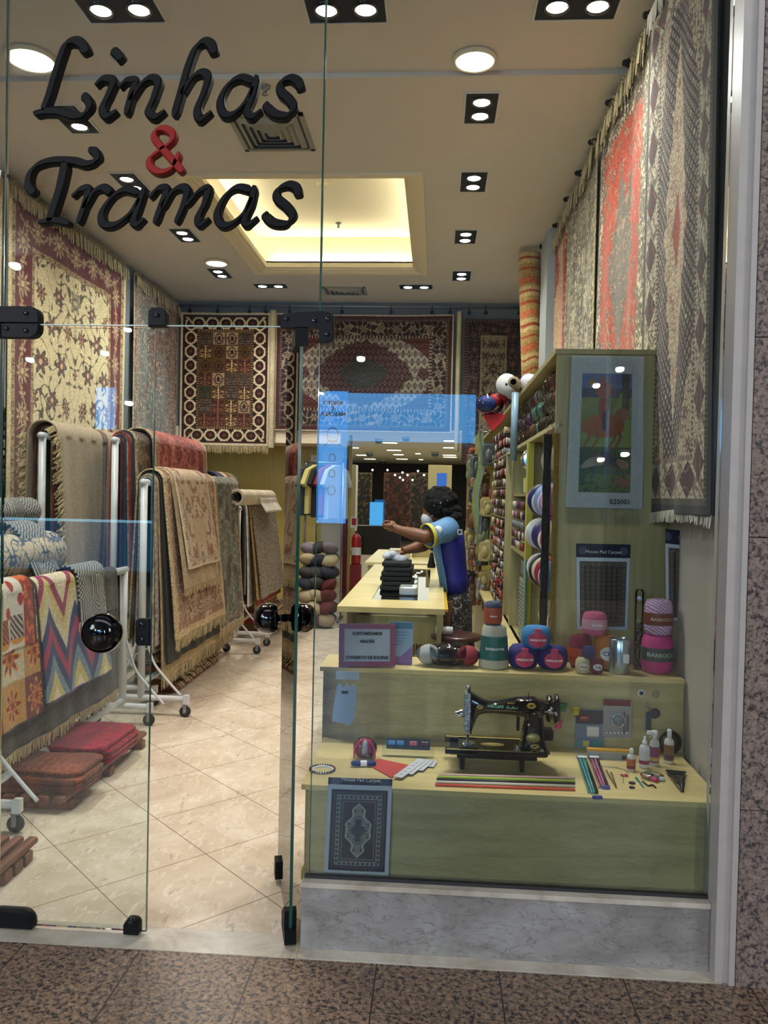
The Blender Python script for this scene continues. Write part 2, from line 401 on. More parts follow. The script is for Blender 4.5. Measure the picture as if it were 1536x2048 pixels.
for i, (px, py, w_) in enumerate(((702, 894, 30), (780, 884, 28), (788, 899, 28), (723, 909, 20), (797, 908, 20), (740, 917, 22), (804, 917, 22), (902, 880, 28), (902, 894, 30), (899, 909, 26), (900, 913, 26), (836, 906, 10), (842, 918, 8), (692, 910, 10))):
    p = at(px, py, Z=2.615); hw_ = w_/F*p.y/2; t_ = thing('strip_light', 'strip lamp in the back hall ceiling, '+['large one at the left', 'high one in the middle', 'large one in the middle', 'small one behind the left dome', 'small one in the middle row', 'low one at the left', 'low one in the middle', 'highest at the right', 'large one at the right', 'upper of the close pair at the right', 'lower of the close pair at the right', 'tiny one right of the middle', 'tiny low one right of the middle', 'tiny one at the left edge'][i], 'ceiling lamp', p, 'strip lamps of the back hall')
    MB().box(p.x-hw_-.02, p.x+hw_+.02, p.y-.12, p.y+.12, 2.60, 2.62).build('frame', M_WHITE, t_); MB().box(p.x-hw_, p.x+hw_, p.y-.10, p.y+.10, 2.592, 2.60).build('diffuser', emis('strip_glow', (255, 246, 214), 5), t_)
for i, (px, py) in enumerate(((757, 880), (812, 876), (739, 906), (870, 906), (765, 921))):
    p = at(px, py, Z=2.60); s_ = 8/F*p.y; t_ = thing('dome_camera', 'dark ceiling dome camera in the back hall, '+['larger left one', 'upper one right of the middle', 'behind the left strip lamp', 'at the right', 'smallest low one'][i], 'security camera', p, 'dome cameras of the back hall')
    MB().lathe([(s_, .02), (s_*1.05, 0), (s_*.98, -.02)], 20, p).build('collar', M_WHITE, t_); MB().ball(p+Vector((0, 0, -.01)), s_*.95, 16, 8, (1, 1, .9)).build('dome', mat('dome_smoke', (40, 60, 76), .15), t_)
light('AREA', 'hall_light', (-.4, 17, 2.58), 260, (1, .95, .82), shape='RECTANGLE', size=4, size_y=10)
# rear ceiling around the coffer, front ceiling, the small step between
cx0, cx1, cy0, cy1 = RECX0, RECX1, RECY0, RECY1
slab('ceiling_rear', M_CEIL, (XL, cx0, 4.58, 10, CEIL, CEIL+.12), (cx1, XR, 4.58, 10, CEIL, CEIL+.12), (cx0, cx1, 4.58, cy0, CEIL, CEIL+.12), (cx0, cx1, cy1, 10, CEIL, CEIL+.12))
slab('ceiling_front', M_CEIL, (XL, XR, YF+.15, 4.58, CEILF, CEILF+.12))
mo = MB()
for i, (w0, w1, z0, z1) in enumerate([(-.02, .045, -.022, .0), (.04, .07, -.012, .02), (.065, .10, .0, .05), (.095, .13, .02, .06)]):
    a0, a1, b0, b1 = cx0+w0, cx1-w0, cy0+w0, cy1-w0; c0, c1, d0, d1 = cx0+w1, cx1-w1, cy0+w1, cy1-w1
    zz0, zz1 = CEIL+z0, CEIL+z1+.002*i
    for q in ((a0, a1, b0, d0), (a0, a1, d1, b1), (a0, c0, d0, d1), (c1, a1, d0, d1)): mo.box(q[0], q[1], q[2], q[3], zz0, zz1)
struct(mo.build('trim_1', M_CREAM))
slab('ceiling_coffer', M_COVE, (cx0-.02, cx1+.02, cy0-.02, cy1+.02, RECTOP, RECTOP+.05), (cx0-.03, cx0, cy0, cy1, CEIL+.06, RECTOP), (cx1, cx1+.03, cy0, cy1, CEIL+.06, RECTOP),
     (cx0, cx1, cy0-.03, cy0, CEIL+.06, RECTOP), (cx0, cx1, cy1, cy1+.03, CEIL+.06, RECTOP))
# square column on the right wall beyond the rugs, dark return beside the window
slab('wall_right_column', mat('column_paint', (168, 174, 178), .6), (.93, XR, 7.15, 7.6, 2.2, CEIL))
slab('trim_2', mat('dark_return', (30, 38, 38), .6), (.975, 1.0, 2.74, 3.0, 1.5, CEILF), (1.0, 1.03, 2.71, 2.8, 1.5, CEILF))
# white jamb, granite pillar
jb = MB(); jb.box(.932, .972, 2.615, 2.74, 0.0, CEILF+.3); jb.box(.972, .99, 2.60, 2.72, 0.0, CEILF+.3); struct(jb.build('trim_3', mat('white_jamb', (180, 175, 170), .4, noise=.04)))
gp = MB()
for (a, b) in ((0.0, .57), (.573, 1.44), (1.443, 2.07), (2.073, 3.2), (3.203, 4.4)):
    gp.box(.992, 1.098, 2.597, 2.75, a, b); gp.box(1.101, 2.4, 2.60, 2.75, a, b)
struct(gp.build('wall_pillar', M_GRANP))
slab('trim_4', M_GMARB, (-.425, .93, 2.665, 2.80, .004, .215))
slab('trim_5', M_THR, (-.425, .93, 2.66, 2.80, .215, .232))
slab('trim_6', mat('dark_gasket', (46, 46, 50), .5), (-.42, .93, 2.692, 2.708, .232, .243))
# mall side (seen only in the reflections): ceiling with lamps, shop fronts opposite
slab('ceiling_corridor', mat('corridor_ceiling', (150, 150, 150), .8), (-9, 9, -9, YF, 4.25, 4.4))
slab('wall_corridor_front', mat('shop_header', (120, 118, 116), .6), (-9, -1.5-1.2, YF, YF+.1, 0, 4.3))
slab('wall_corridor_opposite', mat('dark_shop_front', (26, 28, 32), .4), (-9, 9, -7.2, -7.05, 0, 4.3))
for n_, (px, py) in enumerate([(30, 527), (255, 655), (210, 703), (722, 714), (540, 775), (640, 785), (258, 803), (60, 716), (1240, 735), (1250, 905)]):
    p = at(px, py, Z=4.2); p.y = 5.4-p.y
    if p.y < -7: p = at(px, py, Y=12.2); p.y = -6.8
    t_ = MB(); t_.lathe([(.08, 0), (.08, .03), (.062, .03)], 20, p); o = t_.build('mall_downlight', M_WHITE)
    tag(o, None, 'ceiling lamp', 'round lamps of the corridor ceiling'); o['label'] = 'round corridor lamp mirrored in the glass '+['at the far left under the word Tramas', 'over the cream carpet, beside the door top', 'lower over the cream carpet', 'over the oval medallion of the back carpet', 'low beside the open door leaf', 'just right of the open door leaf', 'low over the turquoise carpet', 'far left over the crimson border', 'at the top of the needlepoint poster', 'low on the needlepoint poster'][n_]
    d_ = MB(); d_.lathe([(.0, 0), (.06, 0), (.06, .004)], 20, p+Vector((0, 0, -.005))); d_.build('diffuser', emis('downlight_glow', (255, 250, 240), 14), o); light('AREA', 'mall_downlight_light', p+Vector((0, 0, -.03)), MALL_W*.55, (1, .97, .92), shape='DISK', size=.12, target=p+Vector((0, .6, -1)))
# lit blue window of the shop opposite and its banner
bw = thing('lit_display_window', 'bright blue lit window across the corridor, mirrored over the back rugs', 'window display', (0, -7, 0))
MB().box(-3.6, .58, -7.04, -7.0, 2.38, 3.12).build('light_panel', emis('blue_window_glow', (70, 165, 240), 9), bw)
MB().box(-3.7, .68, -7.05, -7.02, 2.30, 2.38).build('frame', M_WHITE, bw)
lw = thing('lit_shop_counter', 'dim blue lit shop front across the corridor, mirrored low on the left door', 'shop counter', (-5.6, -7, 0)); MB().box(-7.4, -4.35, -7.04, -7.0, .25, 1.02).build('light_panel', emis('counter_glow', (40, 120, 170), 2.2), lw); MB().box(-7.4, -4.35, -7.04, -6.99, 1.02, 1.06).build('top_edge', emis('edge_glow', (150, 220, 255), 6), lw)
sw = thing('lit_poster', 'small bright blue poster across the corridor, mirrored on the cream carpet', 'poster', (-5.3, -7, 2.5)); MB().box(-5.42, -5.12, -7.04, -7.0, 2.5, 3.16).build('panel', emis('blue_window_glow', (70, 165, 240), 9), sw)
bn = thing('mask_rule_banner', 'tall blue banner asking for masks, mirrored left in the fixed pane', 'banner', (0, -6.8, 0))
MB().box(-1.84, -1.38, -6.84, -6.8, 1.1, 3.12).build('panel', emis('banner_glow', (60, 165, 255), 11), bn)
mt = Matrix.Translation((-1.60, -6.79, 2.85))@Matrix.Rotation(PI, 4, 'Z')@Matrix.Rotation(PI/2, 4, 'X')
text_mb('HÁBITO\nE\nMÁSCARA', .085, mt, .003, .002).build('lettering', M_INK, bn)
for (z, r) in ((2.45, .11), (2.1, .06), (1.86, .06), (1.6, .07)):
    MB().tube([(-1.60+r*math.cos(a*PI/10)*.8, -6.79, z+r*math.sin(a*PI/10)) for a in range(20)], .006, 5, closed=True).build('round_icon', M_INK, bn)
MB().tube([(-1.66, -6.79, 2.43), (-1.6, -6.79, 2.40), (-1.54, -6.79, 2.43)], .006, 5).build('mask_line', M_INK, bn); MB().tube([(-1.72, -6.79, 2.28), (-1.66, -6.79, 2.36), (-1.54, -6.79, 2.36), (-1.48, -6.79, 2.28)], .006, 5).build('shoulder_line', M_INK, bn)
# ------------------------------------------------------------------ glass front
YG = 2.70
def pane(name, x0, x1, z0, z1, y=YG):
    o = MB().box(x0, x1, y-.005, y+.005, z0, z1).build(name, M_GLASS); return struct(o)
def edge(par, *bs):
    e = MB()
    for b in bs: e.box(*b)
    return e.build('glass_edge', M_GEDGE, par)
w1 = pane('window_1', -2.7, -1.512, .01, 3.95); edge(w1, (-1.511, -1.508, YG-.005, YG+.005, .01, 3.95))
w2 = pane('window_2', -1.503, -.409, 2.115, 3.95); edge(w2, (-.4085, -.406, YG-.005, YG+.005, 2.115, 3.95))
MB().box(-1.503, -.409, YG-.005, YG+.005, 2.111, 2.1145).build('lower_edge', mat('edge_bright', (170, 200, 190), .2), w2)
w3 = pane('window_3', -.402, .93, .243, 3.95); edge(w3, (-.4055, -.4025, YG-.005, YG+.005, .243, 3.95))
d1 = pane('door_1', -1.505, -.974, .012, 2.103); edge(d1, (-.9735, -.971, YG-.005, YG+.005, .012, 2.103))
# right leaf stands open into the shop
hx, hy = -.464, 2.685; dirv = Vector((-.128, .46, 0)).normalized(); LEN = .50
def leaf(s, t, z): return Vector((hx, hy, z))+dirv*s+Vector((dirv.y, -dirv.x, 0))*t
def leafbox(mb, s0, s1, t0, t1, z0, z1):
    M = Matrix(((dirv.x, dirv.y, 0, hx), (dirv.y, -dirv.x, 0, hy), (0, 0, 1, 0), (0, 0, 0, 1))); return mb.box(s0, s1, t0, t1, z0, z1, M=M)
d2 = struct(leafbox(MB(), .0, LEN, -.005, .005, .03, 2.07).build('door_2', M_GLASS))
leafbox(MB(), -.0035, -.0005, -.0055, .0055, .03, 2.07).build('glass_edge', M_GEDGE, d2)
leafbox(MB(), LEN, LEN+.003, -.005, .005, .03, 2.07).build('far_glass_edge', mat('edge_soft', (120, 160, 150), .2), d2)
def plate(name, par, pts, y0, y1, screws=(), lab=None):
    m = MB(); m.prism(pts, y0, y1, ax=1, ch=.003); o = m.build(name, M_BLACK, par)
    if lab: o['label'] = lab
    if screws:
        q = MB()
        for sx, sz in screws: q.cyl((sx, y0-.002, sz), .008, .006, 12, ax=1)
        q.build('screw', M_BLACKG, o)
    return o
def rnd(x0, x1, z0, z1, r, n=5, corners='1111'):
    out = []
    for (cx, cz, a0, on, px, pz) in ((x1-r, z1-r, 0, corners[0], x1, z1), (x0+r, z1-r, PI/2, corners[1], x0, z1), (x0+r, z0+r, PI, corners[2], x0, z0), (x1-r, z0+r, 1.5*PI, corners[3], x1, z0)):
        if on == '1':
            for i in range(n+1): out.append((cx+r*math.cos(a0+PI/2*i/n), cz+r*math.sin(a0+PI/2*i/n)))
        else: out.append((px, pz))
    return out
plate('patch_fitting', w2, rnd(-1.60, -1.378, 2.117, 2.172, .03, corners='1000'), YG-.022, YG+.022, ((-1.54, 2.145), (-1.42, 2.148)))
plate('patch_fitting', d1, rnd(-1.51, -1.378, 2.066, 2.113, .035, corners='0001'), YG-.022, YG+.022, ((-1.49, 2.095), (-1.42, 2.088)))
plate('patch_fitting', w1, rnd(-1.62, -1.512, 2.066, 2.172, .03, corners='0110'), YG-.021, YG+.021)
plate('lock_keeper', w2, rnd(-.993, -.932, 2.108, 2.172, .02, corners='1100'), YG-.02, YG+.02, ((-.962, 2.145),))
L = [(-.537, 2.108), (-.537, 2.140), (-.528, 2.152), (-.47, 2.159), (-.405, 2.163), (-.372, 2.16), (-.358, 2.148), (-.356, 2.08), (-.362, 2.064), (-.378, 2.058), (-.404, 2.058), (-.405, 2.108)]
plate('patch_fitting', w3, L, YG-.022, YG+.022, ((-.515, 2.135), (-.42, 2.13), (-.376, 2.138), (-.376, 2.085)))
plate('patch_fitting', d1, rnd(-1.51, -1.375, .006, .062, .045, corners='1000'), YG-.024, YG+.024)
o = plate('floor_lock', d1, rnd(-1.048, -.995, .006, .055, .02, corners='1100'), YG-.022, YG+.022)
MB().cyl((-1.018, YG-.022, .058), .010, .014, 14, ax=1).build('lock_barrel', M_BLACKG, d1)
plate('lock_plate', d1, rnd(-1.024, -.974, 1.012, 1.105, .014, corners='0110'), YG-.012, YG+.012, ((-1.0, 1.085), (-1.0, 1.033)))
q = MB(); leafbox(q, -.012, .12, -.02, .02, .008, .06); q.prism([(0, 0), (.12, 0), (.12, .01), (.03, .07), (0, .07)], -.021, .021, ax=1, M=Matrix(((dirv.x, dirv.y, 0, hx), (dirv.y, -dirv.x, 0, hy), (0, 0, 1, .05), (0, 0, 0, 1)))); q.build('patch_fitting', M_BLACK, d2)
q = MB(); leafbox(q, -.012, .13, -.022, .022, 2.045, 2.104); q.build('patch_fitting', M_BLACK, d2)
q = MB(); leafbox(q, LEN-.065, LEN-.008, -.02, .02, .02, .09); q.build('floor_lock', M_BLACK, d2)
def knob(par, c, ax, sgn, name='knob', rr=.069):
    c = Vector(c); ax = Vector(ax).normalized(); rot = ax.to_track_quat('Z', 'Y').to_matrix().to_4x4(); m = MB()
    M = Matrix.Translation(c)@rot
    m.lathe([(.016, 0), (.016, .03)], 14, M=M)
    m.lathe([(.02, .025), (rr*.80, .03), (rr*.97, .045), (rr, .058), (rr*.96, .078), (rr*.82, .098), (rr*.55, .113), (rr*.25, .119), (.001, .12)], 36, M=M)
    return m.build(name, M_BLACKG, par)
knob(d1, (-1.118, YG-.005, 1.062), (0, -1, 0), 1)
kc = leaf(LEN-.08, 0, 1.06)
nn = Vector((dirv.y, -dirv.x, 0))
knob(d2, kc-nn*.004, -nn, 1, rr=.062); knob(d2, kc+nn*.004, nn, 1, rr=.062)
# ------------------------------------------------------------------ sign letters on the glass
def letter(name_label, strokes, m, y0=2.655, y1=2.69, k=2.0, nib=.75, dots=()):
    b = MB(); nd = Vector((math.cos(nib), 0, math.sin(nib)))
    allp = []
    for pts, w in strokes:
        P2 = [at(x/k, y/k, Y=y0) for x, y in pts]; C = catmull(P2, 7); wm = w/k/F*y0
        n = len(C); top, bot = [], []
        for i, p in enumerate(C):
            t = (C[min(i+1, n-1)]-C[max(i-1, 0)]).normalized(); nr = Vector((-t.z, 0, t.x))
            hw = (.30+.70*abs(nr.dot(nd)))*wm/2*min(1, .55+.45*min(i, n-1-i)/2.0)
            top.append(p+nr*hw); bot.append(p-nr*hw)
        vs = []; ch = wm*.12
        for i in range(n):
            mdl = (top[i]+bot[i])/2
            for a, yy, sc in ((top[i], y0, .72), (bot[i], y0, .72), (top[i], y0+.006, 1), (bot[i], y0+.006, 1), (top[i], y1, 1), (bot[i], y1, 1)):
                v = mdl+(a-mdl)*sc; vs.append((v.x, yy, v.z))
        fs = []
        for i in range(n-1):
            a, c = 6*i, 6*(i+1)
            for u, v in ((0, 1), (1, 3), (3, 5), (5, 4), (4, 2), (2, 0)): fs.append((a+u, a+v, c+v, c+u))
        fs += [(0, 1, 3, 2), (2, 3, 5, 4)]; e = 6*(n-1); fs += [(e+0, e+1, e+3, e+2), (e+2, e+3, e+5, e+4)]
        b.add(vs, fs, 0, False)
        allp += C
    c = sum(allp, Vector())/len(allp)
    o = b.build('sign_letter', m, loc=(c.x, y1, c.z)); tag(o, name_label, 'sign letter', 'letters of the shop sign on the glass'); return o
M_LET = mat('black_letter', (9, 10, 12), .6, noise=.1, ior=1.28)
M_LETR = mat('red_letter', (142, 30, 26), .55, ior=1.3)
Wd = 46
letter('black script capital L starting the word Linhas on the glass', [([(340, 208), (328, 178), (298, 158), (262, 172), (238, 225), (214, 300), (190, 380), (168, 438)], Wd), ([(132, 452), (180, 442), (235, 444), (290, 460), (330, 455), (352, 425), (347, 395), (328, 378)], 40)], M_LET)
letter('black script letter i with its dot, second in Linhas', [([(378, 338), (410, 312), (448, 322), (432, 372), (408, 428), (425, 460), (465, 438)], 44), ([(448, 196), (465, 212), (484, 232)], 42)], M_LET)
letter('black script letter n, third in Linhas', [([(474, 345), (505, 318), (538, 322), (525, 365), (500, 455)], 42), ([(515, 400), (560, 335), (600, 308), (628, 325), (612, 385), (592, 440), (620, 462), (658, 438)], 42)], M_LET)
letter('tall black script letter h, fourth in Linhas', [([(852, 210), (842, 175), (812, 162), (778, 192), (750, 260), (722, 360), (692, 462)], Wd), ([(722, 375), (765, 310), (802, 286), (828, 304), (815, 360), (788, 430), (800, 472), (845, 442)], 42)], M_LET)
letter('black script letter a, fifth in Linhas', [([(1012, 322), (960, 306), (912, 335), (880, 395), (890, 448), (930, 452), (980, 405), (1012, 345)], 40), ([(1026, 298), (1008, 380), (988, 440), (1010, 460), (1045, 435)], 42)], M_LET)
letter('black script letter s ending the word Linhas', [([(1202, 352), (1190, 322), (1158, 308), (1124, 326), (1122, 362), (1155, 394), (1172, 426), (1148, 456), (1100, 452), (1066, 424), (1072, 405)], 42)], M_LET)
letter('red ampersand between the words Linhas and Tramas', [([(728, 684), (690, 640), (645, 588), (614, 547), (624, 518), (655, 510), (686, 530), (680, 565), (640, 596), (598, 630), (600, 665), (640, 684), (688, 665), (714, 606)], 34)], M_LETR)
letter('black script capital T starting the word Tramas', [([(132, 772), (110, 738), (116, 692), (150, 655), (210, 637), (290, 640), (340, 652), (382, 636), (376, 604), (352, 598)], 40), ([(258, 645), (238, 740), (210, 830), (192, 885)], 54), ([(150, 888), (210, 878), (275, 890)], 34)], M_LET)
letter('black script letter r, second in Tramas', [([(285, 785), (318, 755), (348, 756), (335, 815), (308, 892)], 42), ([(330, 832), (370, 768), (408, 748), (440, 768)], 42)], M_LET)
letter('black script letter a, third in Tramas', [([(556, 768), (495, 756), (442, 790), (404, 848), (412, 893), (460, 893), (518, 850), (556, 792)], 40), ([(575, 745), (548, 830), (532, 880), (548, 893), (576, 870)], 42)], M_LET)
letter('black script letter m, fourth in Tramas', [([(595, 790), (630, 752), (662, 756), (645, 810), (615, 892)], 42), ([(645, 830), (682, 770), (720, 747), (745, 762), (728, 825), (700, 890)], 42), ([(742, 820), (790, 765), (828, 752), (818, 805), (792, 862), (800, 893), (836, 870)], 42)], M_LET)
letter('black script letter a, fifth in Tramas', [([(1004, 757), (945, 747), (896, 785), (867, 850), (882, 893), (922, 892), (975, 848), (1006, 788)], 40), ([(1017, 740), (1000, 820), (978, 875), (992, 893), (1030, 865)], 42)], M_LET)
letter('black script letter s ending the word Tramas', [([(1192, 782), (1184, 748), (1150, 736), (1112, 755), (1108, 790), (1145, 824), (1168, 858), (1145, 890), (1095, 888), (1062, 862), (1070, 845)], 42)], M_LET)
# ------------------------------------------------------------------ ceiling fixtures
M_GLOW = emis('lamp_glow', (255, 246, 230), 28)
rows = {'240': 'twin spot fixture at the front left, above the letter L of Linhas', '692': 'twin spot fixture at the front centre, cut by the top of the picture', '1155': 'twin spot fixture at the front right, before the tall hanging rugs',
        '962': 'twin spot fixture nearest the round lamp in the right row', '947': 'twin spot fixture second from the round lamp in the right row', '931': 'twin spot fixture third from the round lamp in the right row', '923': 'twin spot fixture farthest back in the right row',
        '147': 'twin spot fixture behind the foot of the letter L', '262': 'twin spot fixture behind the word Tramas, left row', '370': 'twin spot fixture just under the word Tramas', '440': 'twin spot fixture beside the small round lamp, left row',
        '541': 'wide twin spot fixture at the back, left of the rear vent', '832': 'wide twin spot fixture at the back, right of the rear vent'}
for (px, py, z, k), (p, _) in zip(FIX, FIXP):
    r = thing('twin_spotlight', rows[str(px)], 'ceiling spotlight', p, 'twin spot fixtures in the ceiling')
    hxw, hyw = (.185, .10) if k == 'w' else (.095, .19)
    if py < 30: hxw, hyw = .195, .11
    t = MB()
    for q in ((-hxw-.012, hxw+.012, -hyw-.012, -hyw), (-hxw-.012, hxw+.012, hyw, hyw+.012), (-hxw-.012, -hxw, -hyw, hyw), (hxw, hxw+.012, -hyw, hyw)): t.box(p.x+q[0], p.x+q[1], p.y+q[2], p.y+q[3], z-.008, z+.001)
    t.build('trim_frame', M_WHITE, r)
    MB().box(p.x-hxw, p.x+hxw, p.y-hyw, p.y+hyw, z-.003, z+.0005).build('housing', M_BLACK, r)
    for s in (-1, 1):
        c = Vector((p.x+s*hxw*.5, p.y, z)) if k == 'w' else Vector((p.x, p.y+s*hyw*.46, z))
        l = MB(); l.lathe([(.05, -.004), (.053, -.016), (.062, -.018), (.066, -.004)], 24, c, cap=False); lo = l.build('lamp_ring', M_BLACKG, r)
        g = MB(); g.lathe([(.001, -.012), (.046, -.012), (.046, -.006)], 24, c); g.build('bulb', M_GLOW, lo)
for i, (px, py, z, r_) in enumerate(ROUND):
    p = at(px, py, Z=z); r = thing('round_downlight', ['round ceiling lamp before the right row of spots', 'round ceiling lamp at the far left beside the letter L', 'small round ceiling lamp behind the word Tramas'][i], 'ceiling lamp', p)
    MB().lathe([(r_, 0), (r_+.008, -.004), (r_+.008, -.025), (r_-.004, -.028), (r_-.01, -.01)], 36, p, cap=False).build('rim', M_CREAM, r)
    MB().lathe([(.001, -.022), (r_-.006, -.022), (r_-.006, -.004)], 36, p).build('diffuser', emis('round_lamp_glow', (255, 246, 232), 9), r)
def vent(px, py, hw, hh, lab, n=5):
    p = at(px, py, Z=CEIL); r = thing('ceiling_vent', lab, 'air vent', p); M_V = mat('vent_grey', (150, 148, 138), .5)
    f = MB()
    for q in ((-hw, hw, -hh, -hh+.03), (-hw, hw, hh-.03, hh), (-hw, -hw+.03, -hh, hh), (hw-.03, hw, -hh, hh)): f.box(p.x+q[0], p.x+q[1], p.y+q[2], p.y+q[3], CEIL-.012, CEIL)
    f.build('frame', M_V, r)
    MB().box(p.x-hw+.03, p.x+hw-.03, p.y-hh+.03, p.y+hh-.03, CEIL-.002, CEIL).build('backing', mat('vent_dark', (46, 44, 42), .7), r)
    b = MB()
    for i in range(n):
        o_ = 1-(i+.4)/(n+.4); i_ = 1-(i+1.25)/(n+.4); a, c = (hw-.03)*o_, (hh-.03)*o_; e, g = max(.005, (hw-.03)*i_), max(.005, (hh-.03)*i_); z1, z0 = CEIL-.004, CEIL-.028
        vs = [(p.x+x, p.y+y, z1) for x, y in ((-a, -c), (a, -c), (a, c), (-a, c))]+[(p.x+x, p.y+y, z0) for x, y in ((-e, -g), (e, -g), (e, g), (-e, g))]
        vs += [(v[0], v[1], v[2]-.003) for v in vs]
        b.add(vs, [(0, 1, 5, 4), (1, 2, 6, 5), (2, 3, 7, 6), (3, 0, 4, 7), (8, 12, 13, 9), (9, 13, 14, 10), (10, 14, 15, 11), (11, 15, 12, 8)]+[(0, 8, 9, 1), (1, 9, 10, 2), (2, 10, 11, 3), (3, 11, 8, 0), (4, 5, 13, 12), (5, 6, 14, 13), (6, 7, 15, 14), (7, 4, 12, 15)])
    b.build('louvres', M_V, r)
vent(545, 264, .245, .27, 'large square air vent below the word Linhas')
vent(690, 581, .25, .17, 'air vent at the back before the hanging rugs', 4)
for px, py, lab, zz in ((530, 183, 'small sprinkler by the letter s of Linhas', CEIL), (677, 452, 'small sprinkler inside the lit ceiling coffer', RECTOP)):
    p = at(px, py, Z=zz-.03); r = thing('sprinkler', lab, 'sprinkler', p)
    MB().lathe([(.03, .03), (.03, .02), (.012, .015), (.010, -.01), (.018, -.014), (.018, -.018)], 16, p).build('head', M_STEEL, r)
    MB().cyl(p+Vector((0, 0, -.002)), .006, .02, 8).build('glass_bulb', mat('red_bulb', (170, 40, 30), .3), r)
p = at(646, 366, Z=RECTOP); r = thing('smoke_detector', 'round white smoke detector inside the ceiling coffer', 'smoke detector', p)
MB().lathe([(.06, 0), (.06, -.02), (.045, -.035), (.02, -.04)], 24, p).build('body', M_CREAM, r)
# ================================================================== RUG PATTERNS (computed per thread position, not images)
def hsh(i, j, s=0):
    x = np.sin(i*127.1+j*311.7+s*74.7)*43758.5453; return x-np.floor(x)
def vnoise(u, v, s=0):
    i, j = np.floor(u), np.floor(v); f, g = u-i, v-j; f = f*f*(3-2*f); g = g*g*(3-2*g)
    return (hsh(i, j, s)*(1-f)+hsh(i+1, j, s)*f)*(1-g)+(hsh(i, j+1, s)*(1-f)+hsh(i+1, j+1, s)*f)*g
def fbm(u, v, s=0): return .5*vnoise(u, v, s)+.3*vnoise(u*2.1, v*2.1, s+1)+.2*vnoise(u*4.3, v*4.3, s+2)
def put(c, m, col, a=1.0):
    m = np.clip(m.astype(float)*a, 0, 1)[..., None]; return c*(1-m)+np.array(col, float)*m
def base(u, col): return np.zeros(u.shape+(3,))+np.array(col, float)
def rosette(c, dx, dy, R, n, cols, seed=0):
    """layered flower: cols = petal, inner, eye"""
    r = np.hypot(dx, dy)/R; t = np.arctan2(dy, dx)
    pet = .72+.28*np.cos(n*t)
    c = put(c, r < pet, cols[0]); c = put(c, np.abs(r-pet) < .10, cols[3] if len(cols) > 3 else cols[1])
    c = put(c, r < .5*pet, cols[1]); c = put(c, r < .24, cols[2]); return c
def lattice(u, v, cu, cv, stag=True):
    j = np.floor(v/cv); uu = u+(np.mod(j, 2)*cu/2 if stag else 0); i = np.floor(uu/cu)
    return uu-(i+.5)*cu, v-(j+.5)*cv, i, j
def vines(u, v, k, w=.16, s=0):
    a = np.sin(k*u+1.9*np.sin(.63*k*v+s))+np.sin(k*.8*v+2.2*np.sin(.71*k*u+s*1.7))
    return np.abs(a) < w
def arab(c, u, v, cell, cols, line, s=0, lw=.2, big=.34, leaves=True):
    """stems and blossoms over a field"""
    k = 2*PI/cell
    c = put(c, vines(u, v, k, lw, s), line)
    if leaves:
        dx, dy, i, j = lattice(u+cell*.25, v+cell*.1, cell*.5, cell*.5); h = hsh(i, j, s+3)
        ca, sa = np.cos(h*6.3), np.sin(h*6.3); x = dx*ca+dy*sa; y = -dx*sa+dy*ca
        c = put(c, (np.abs(x)/(cell*.15)+np.abs(y)/(cell*.05) < 1) & (h > .3), line)
    dx, dy, i, j = lattice(u, v, cell, cell); h = hsh(i, j, s)
    jx = (hsh(i, j, s+5)-.5)*cell*.25; jy = (hsh(i, j, s+6)-.5)*cell*.25
    for q, col in enumerate(cols):
        m = (np.floor(h*len(cols)) == q); cc = rosette(c, dx-jx, dy-jy, cell*big*(.75+.4*hsh(i, j, s+9)), 6+2*(q % 2), col); c = np.where(m[..., None], cc, c)
    return c
def bands(U, V, Wd, Ht):
    d = np.minimum(np.minimum(U, Wd-U), np.minimum(V, Ht-V))
    side = np.minimum(U, Wd-U) <= np.minimum(V, Ht-V)
    t = np.where(side, V-Ht/2, U-Wd/2); return d, t
def border(c, d, t, a, b, col, motif=None, mcols=None, per=None, line=None, n=8, s=0):
    m = (d >= a) & (d < b); w = b-a; cc = base(d, col); per = per or w*1.25
    x = np.mod(t+per/2, per)-per/2; i = np.floor((t+per/2)/per); y = d-(a+b)/2
    if motif == 'rose':
        if line: cc = put(cc, np.abs(y-w*.22*np.sin(2*PI*t/(2*per)+PI/2)) < w*.045, line)
        cc = rosette(cc, x, y, w*.42, n, mcols)
        x2 = np.mod(t, per)-per/2; cc = rosette(cc, x2, y, w*.2, 4, mcols)
    elif motif == 'hex':
        h = np.abs(x)/(per*.30)+np.abs(y)/(w*.40); cc = put(cc, h < 1.25, mcols[2]); cc = put(cc, h < 1.0, mcols[0]); cc = put(cc, h < .6, mcols[1]); cc = put(cc, h < .3, mcols[0])
        if line: cc = put(cc, (np.abs(np.mod(t, per)-per/2+np.sin(y*60/w*.1)*.2*per) < per*.06) | (np.abs(np.abs(y)-w*.30+.1*w*np.sin(t*40/per*.3)) < w*.03), line)
    elif motif == 'chain':
        h = np.abs(np.hypot(x/(per*.42), y/(w*.42))-1) < .16; cc = put(cc, h, mcols[0]); cc = put(cc, np.abs(x)/(per*.26)+np.abs(y)/(w*.28) < 1, mcols[1]); cc = put(cc, np.abs(x)/(per*.1)+np.abs(y)/(w*.1) < 1, mcols[2])
        x2 = np.mod(t, per)-per/2; cc = put(cc, np.abs(np.abs(x2)-np.abs(y)*.7) < per*.05, mcols[0])
    elif motif == 'dash': cc = put(cc, np.abs(x) < per*.22, mcols[0])
    elif motif == 'scroll':
        cc = put(cc, vines(t, y, 2*PI/(w*.8), .3, s), mcols[0]); cc = rosette(cc, x, y, w*.33, 6, mcols)
    return np.where(m[..., None], cc, c)
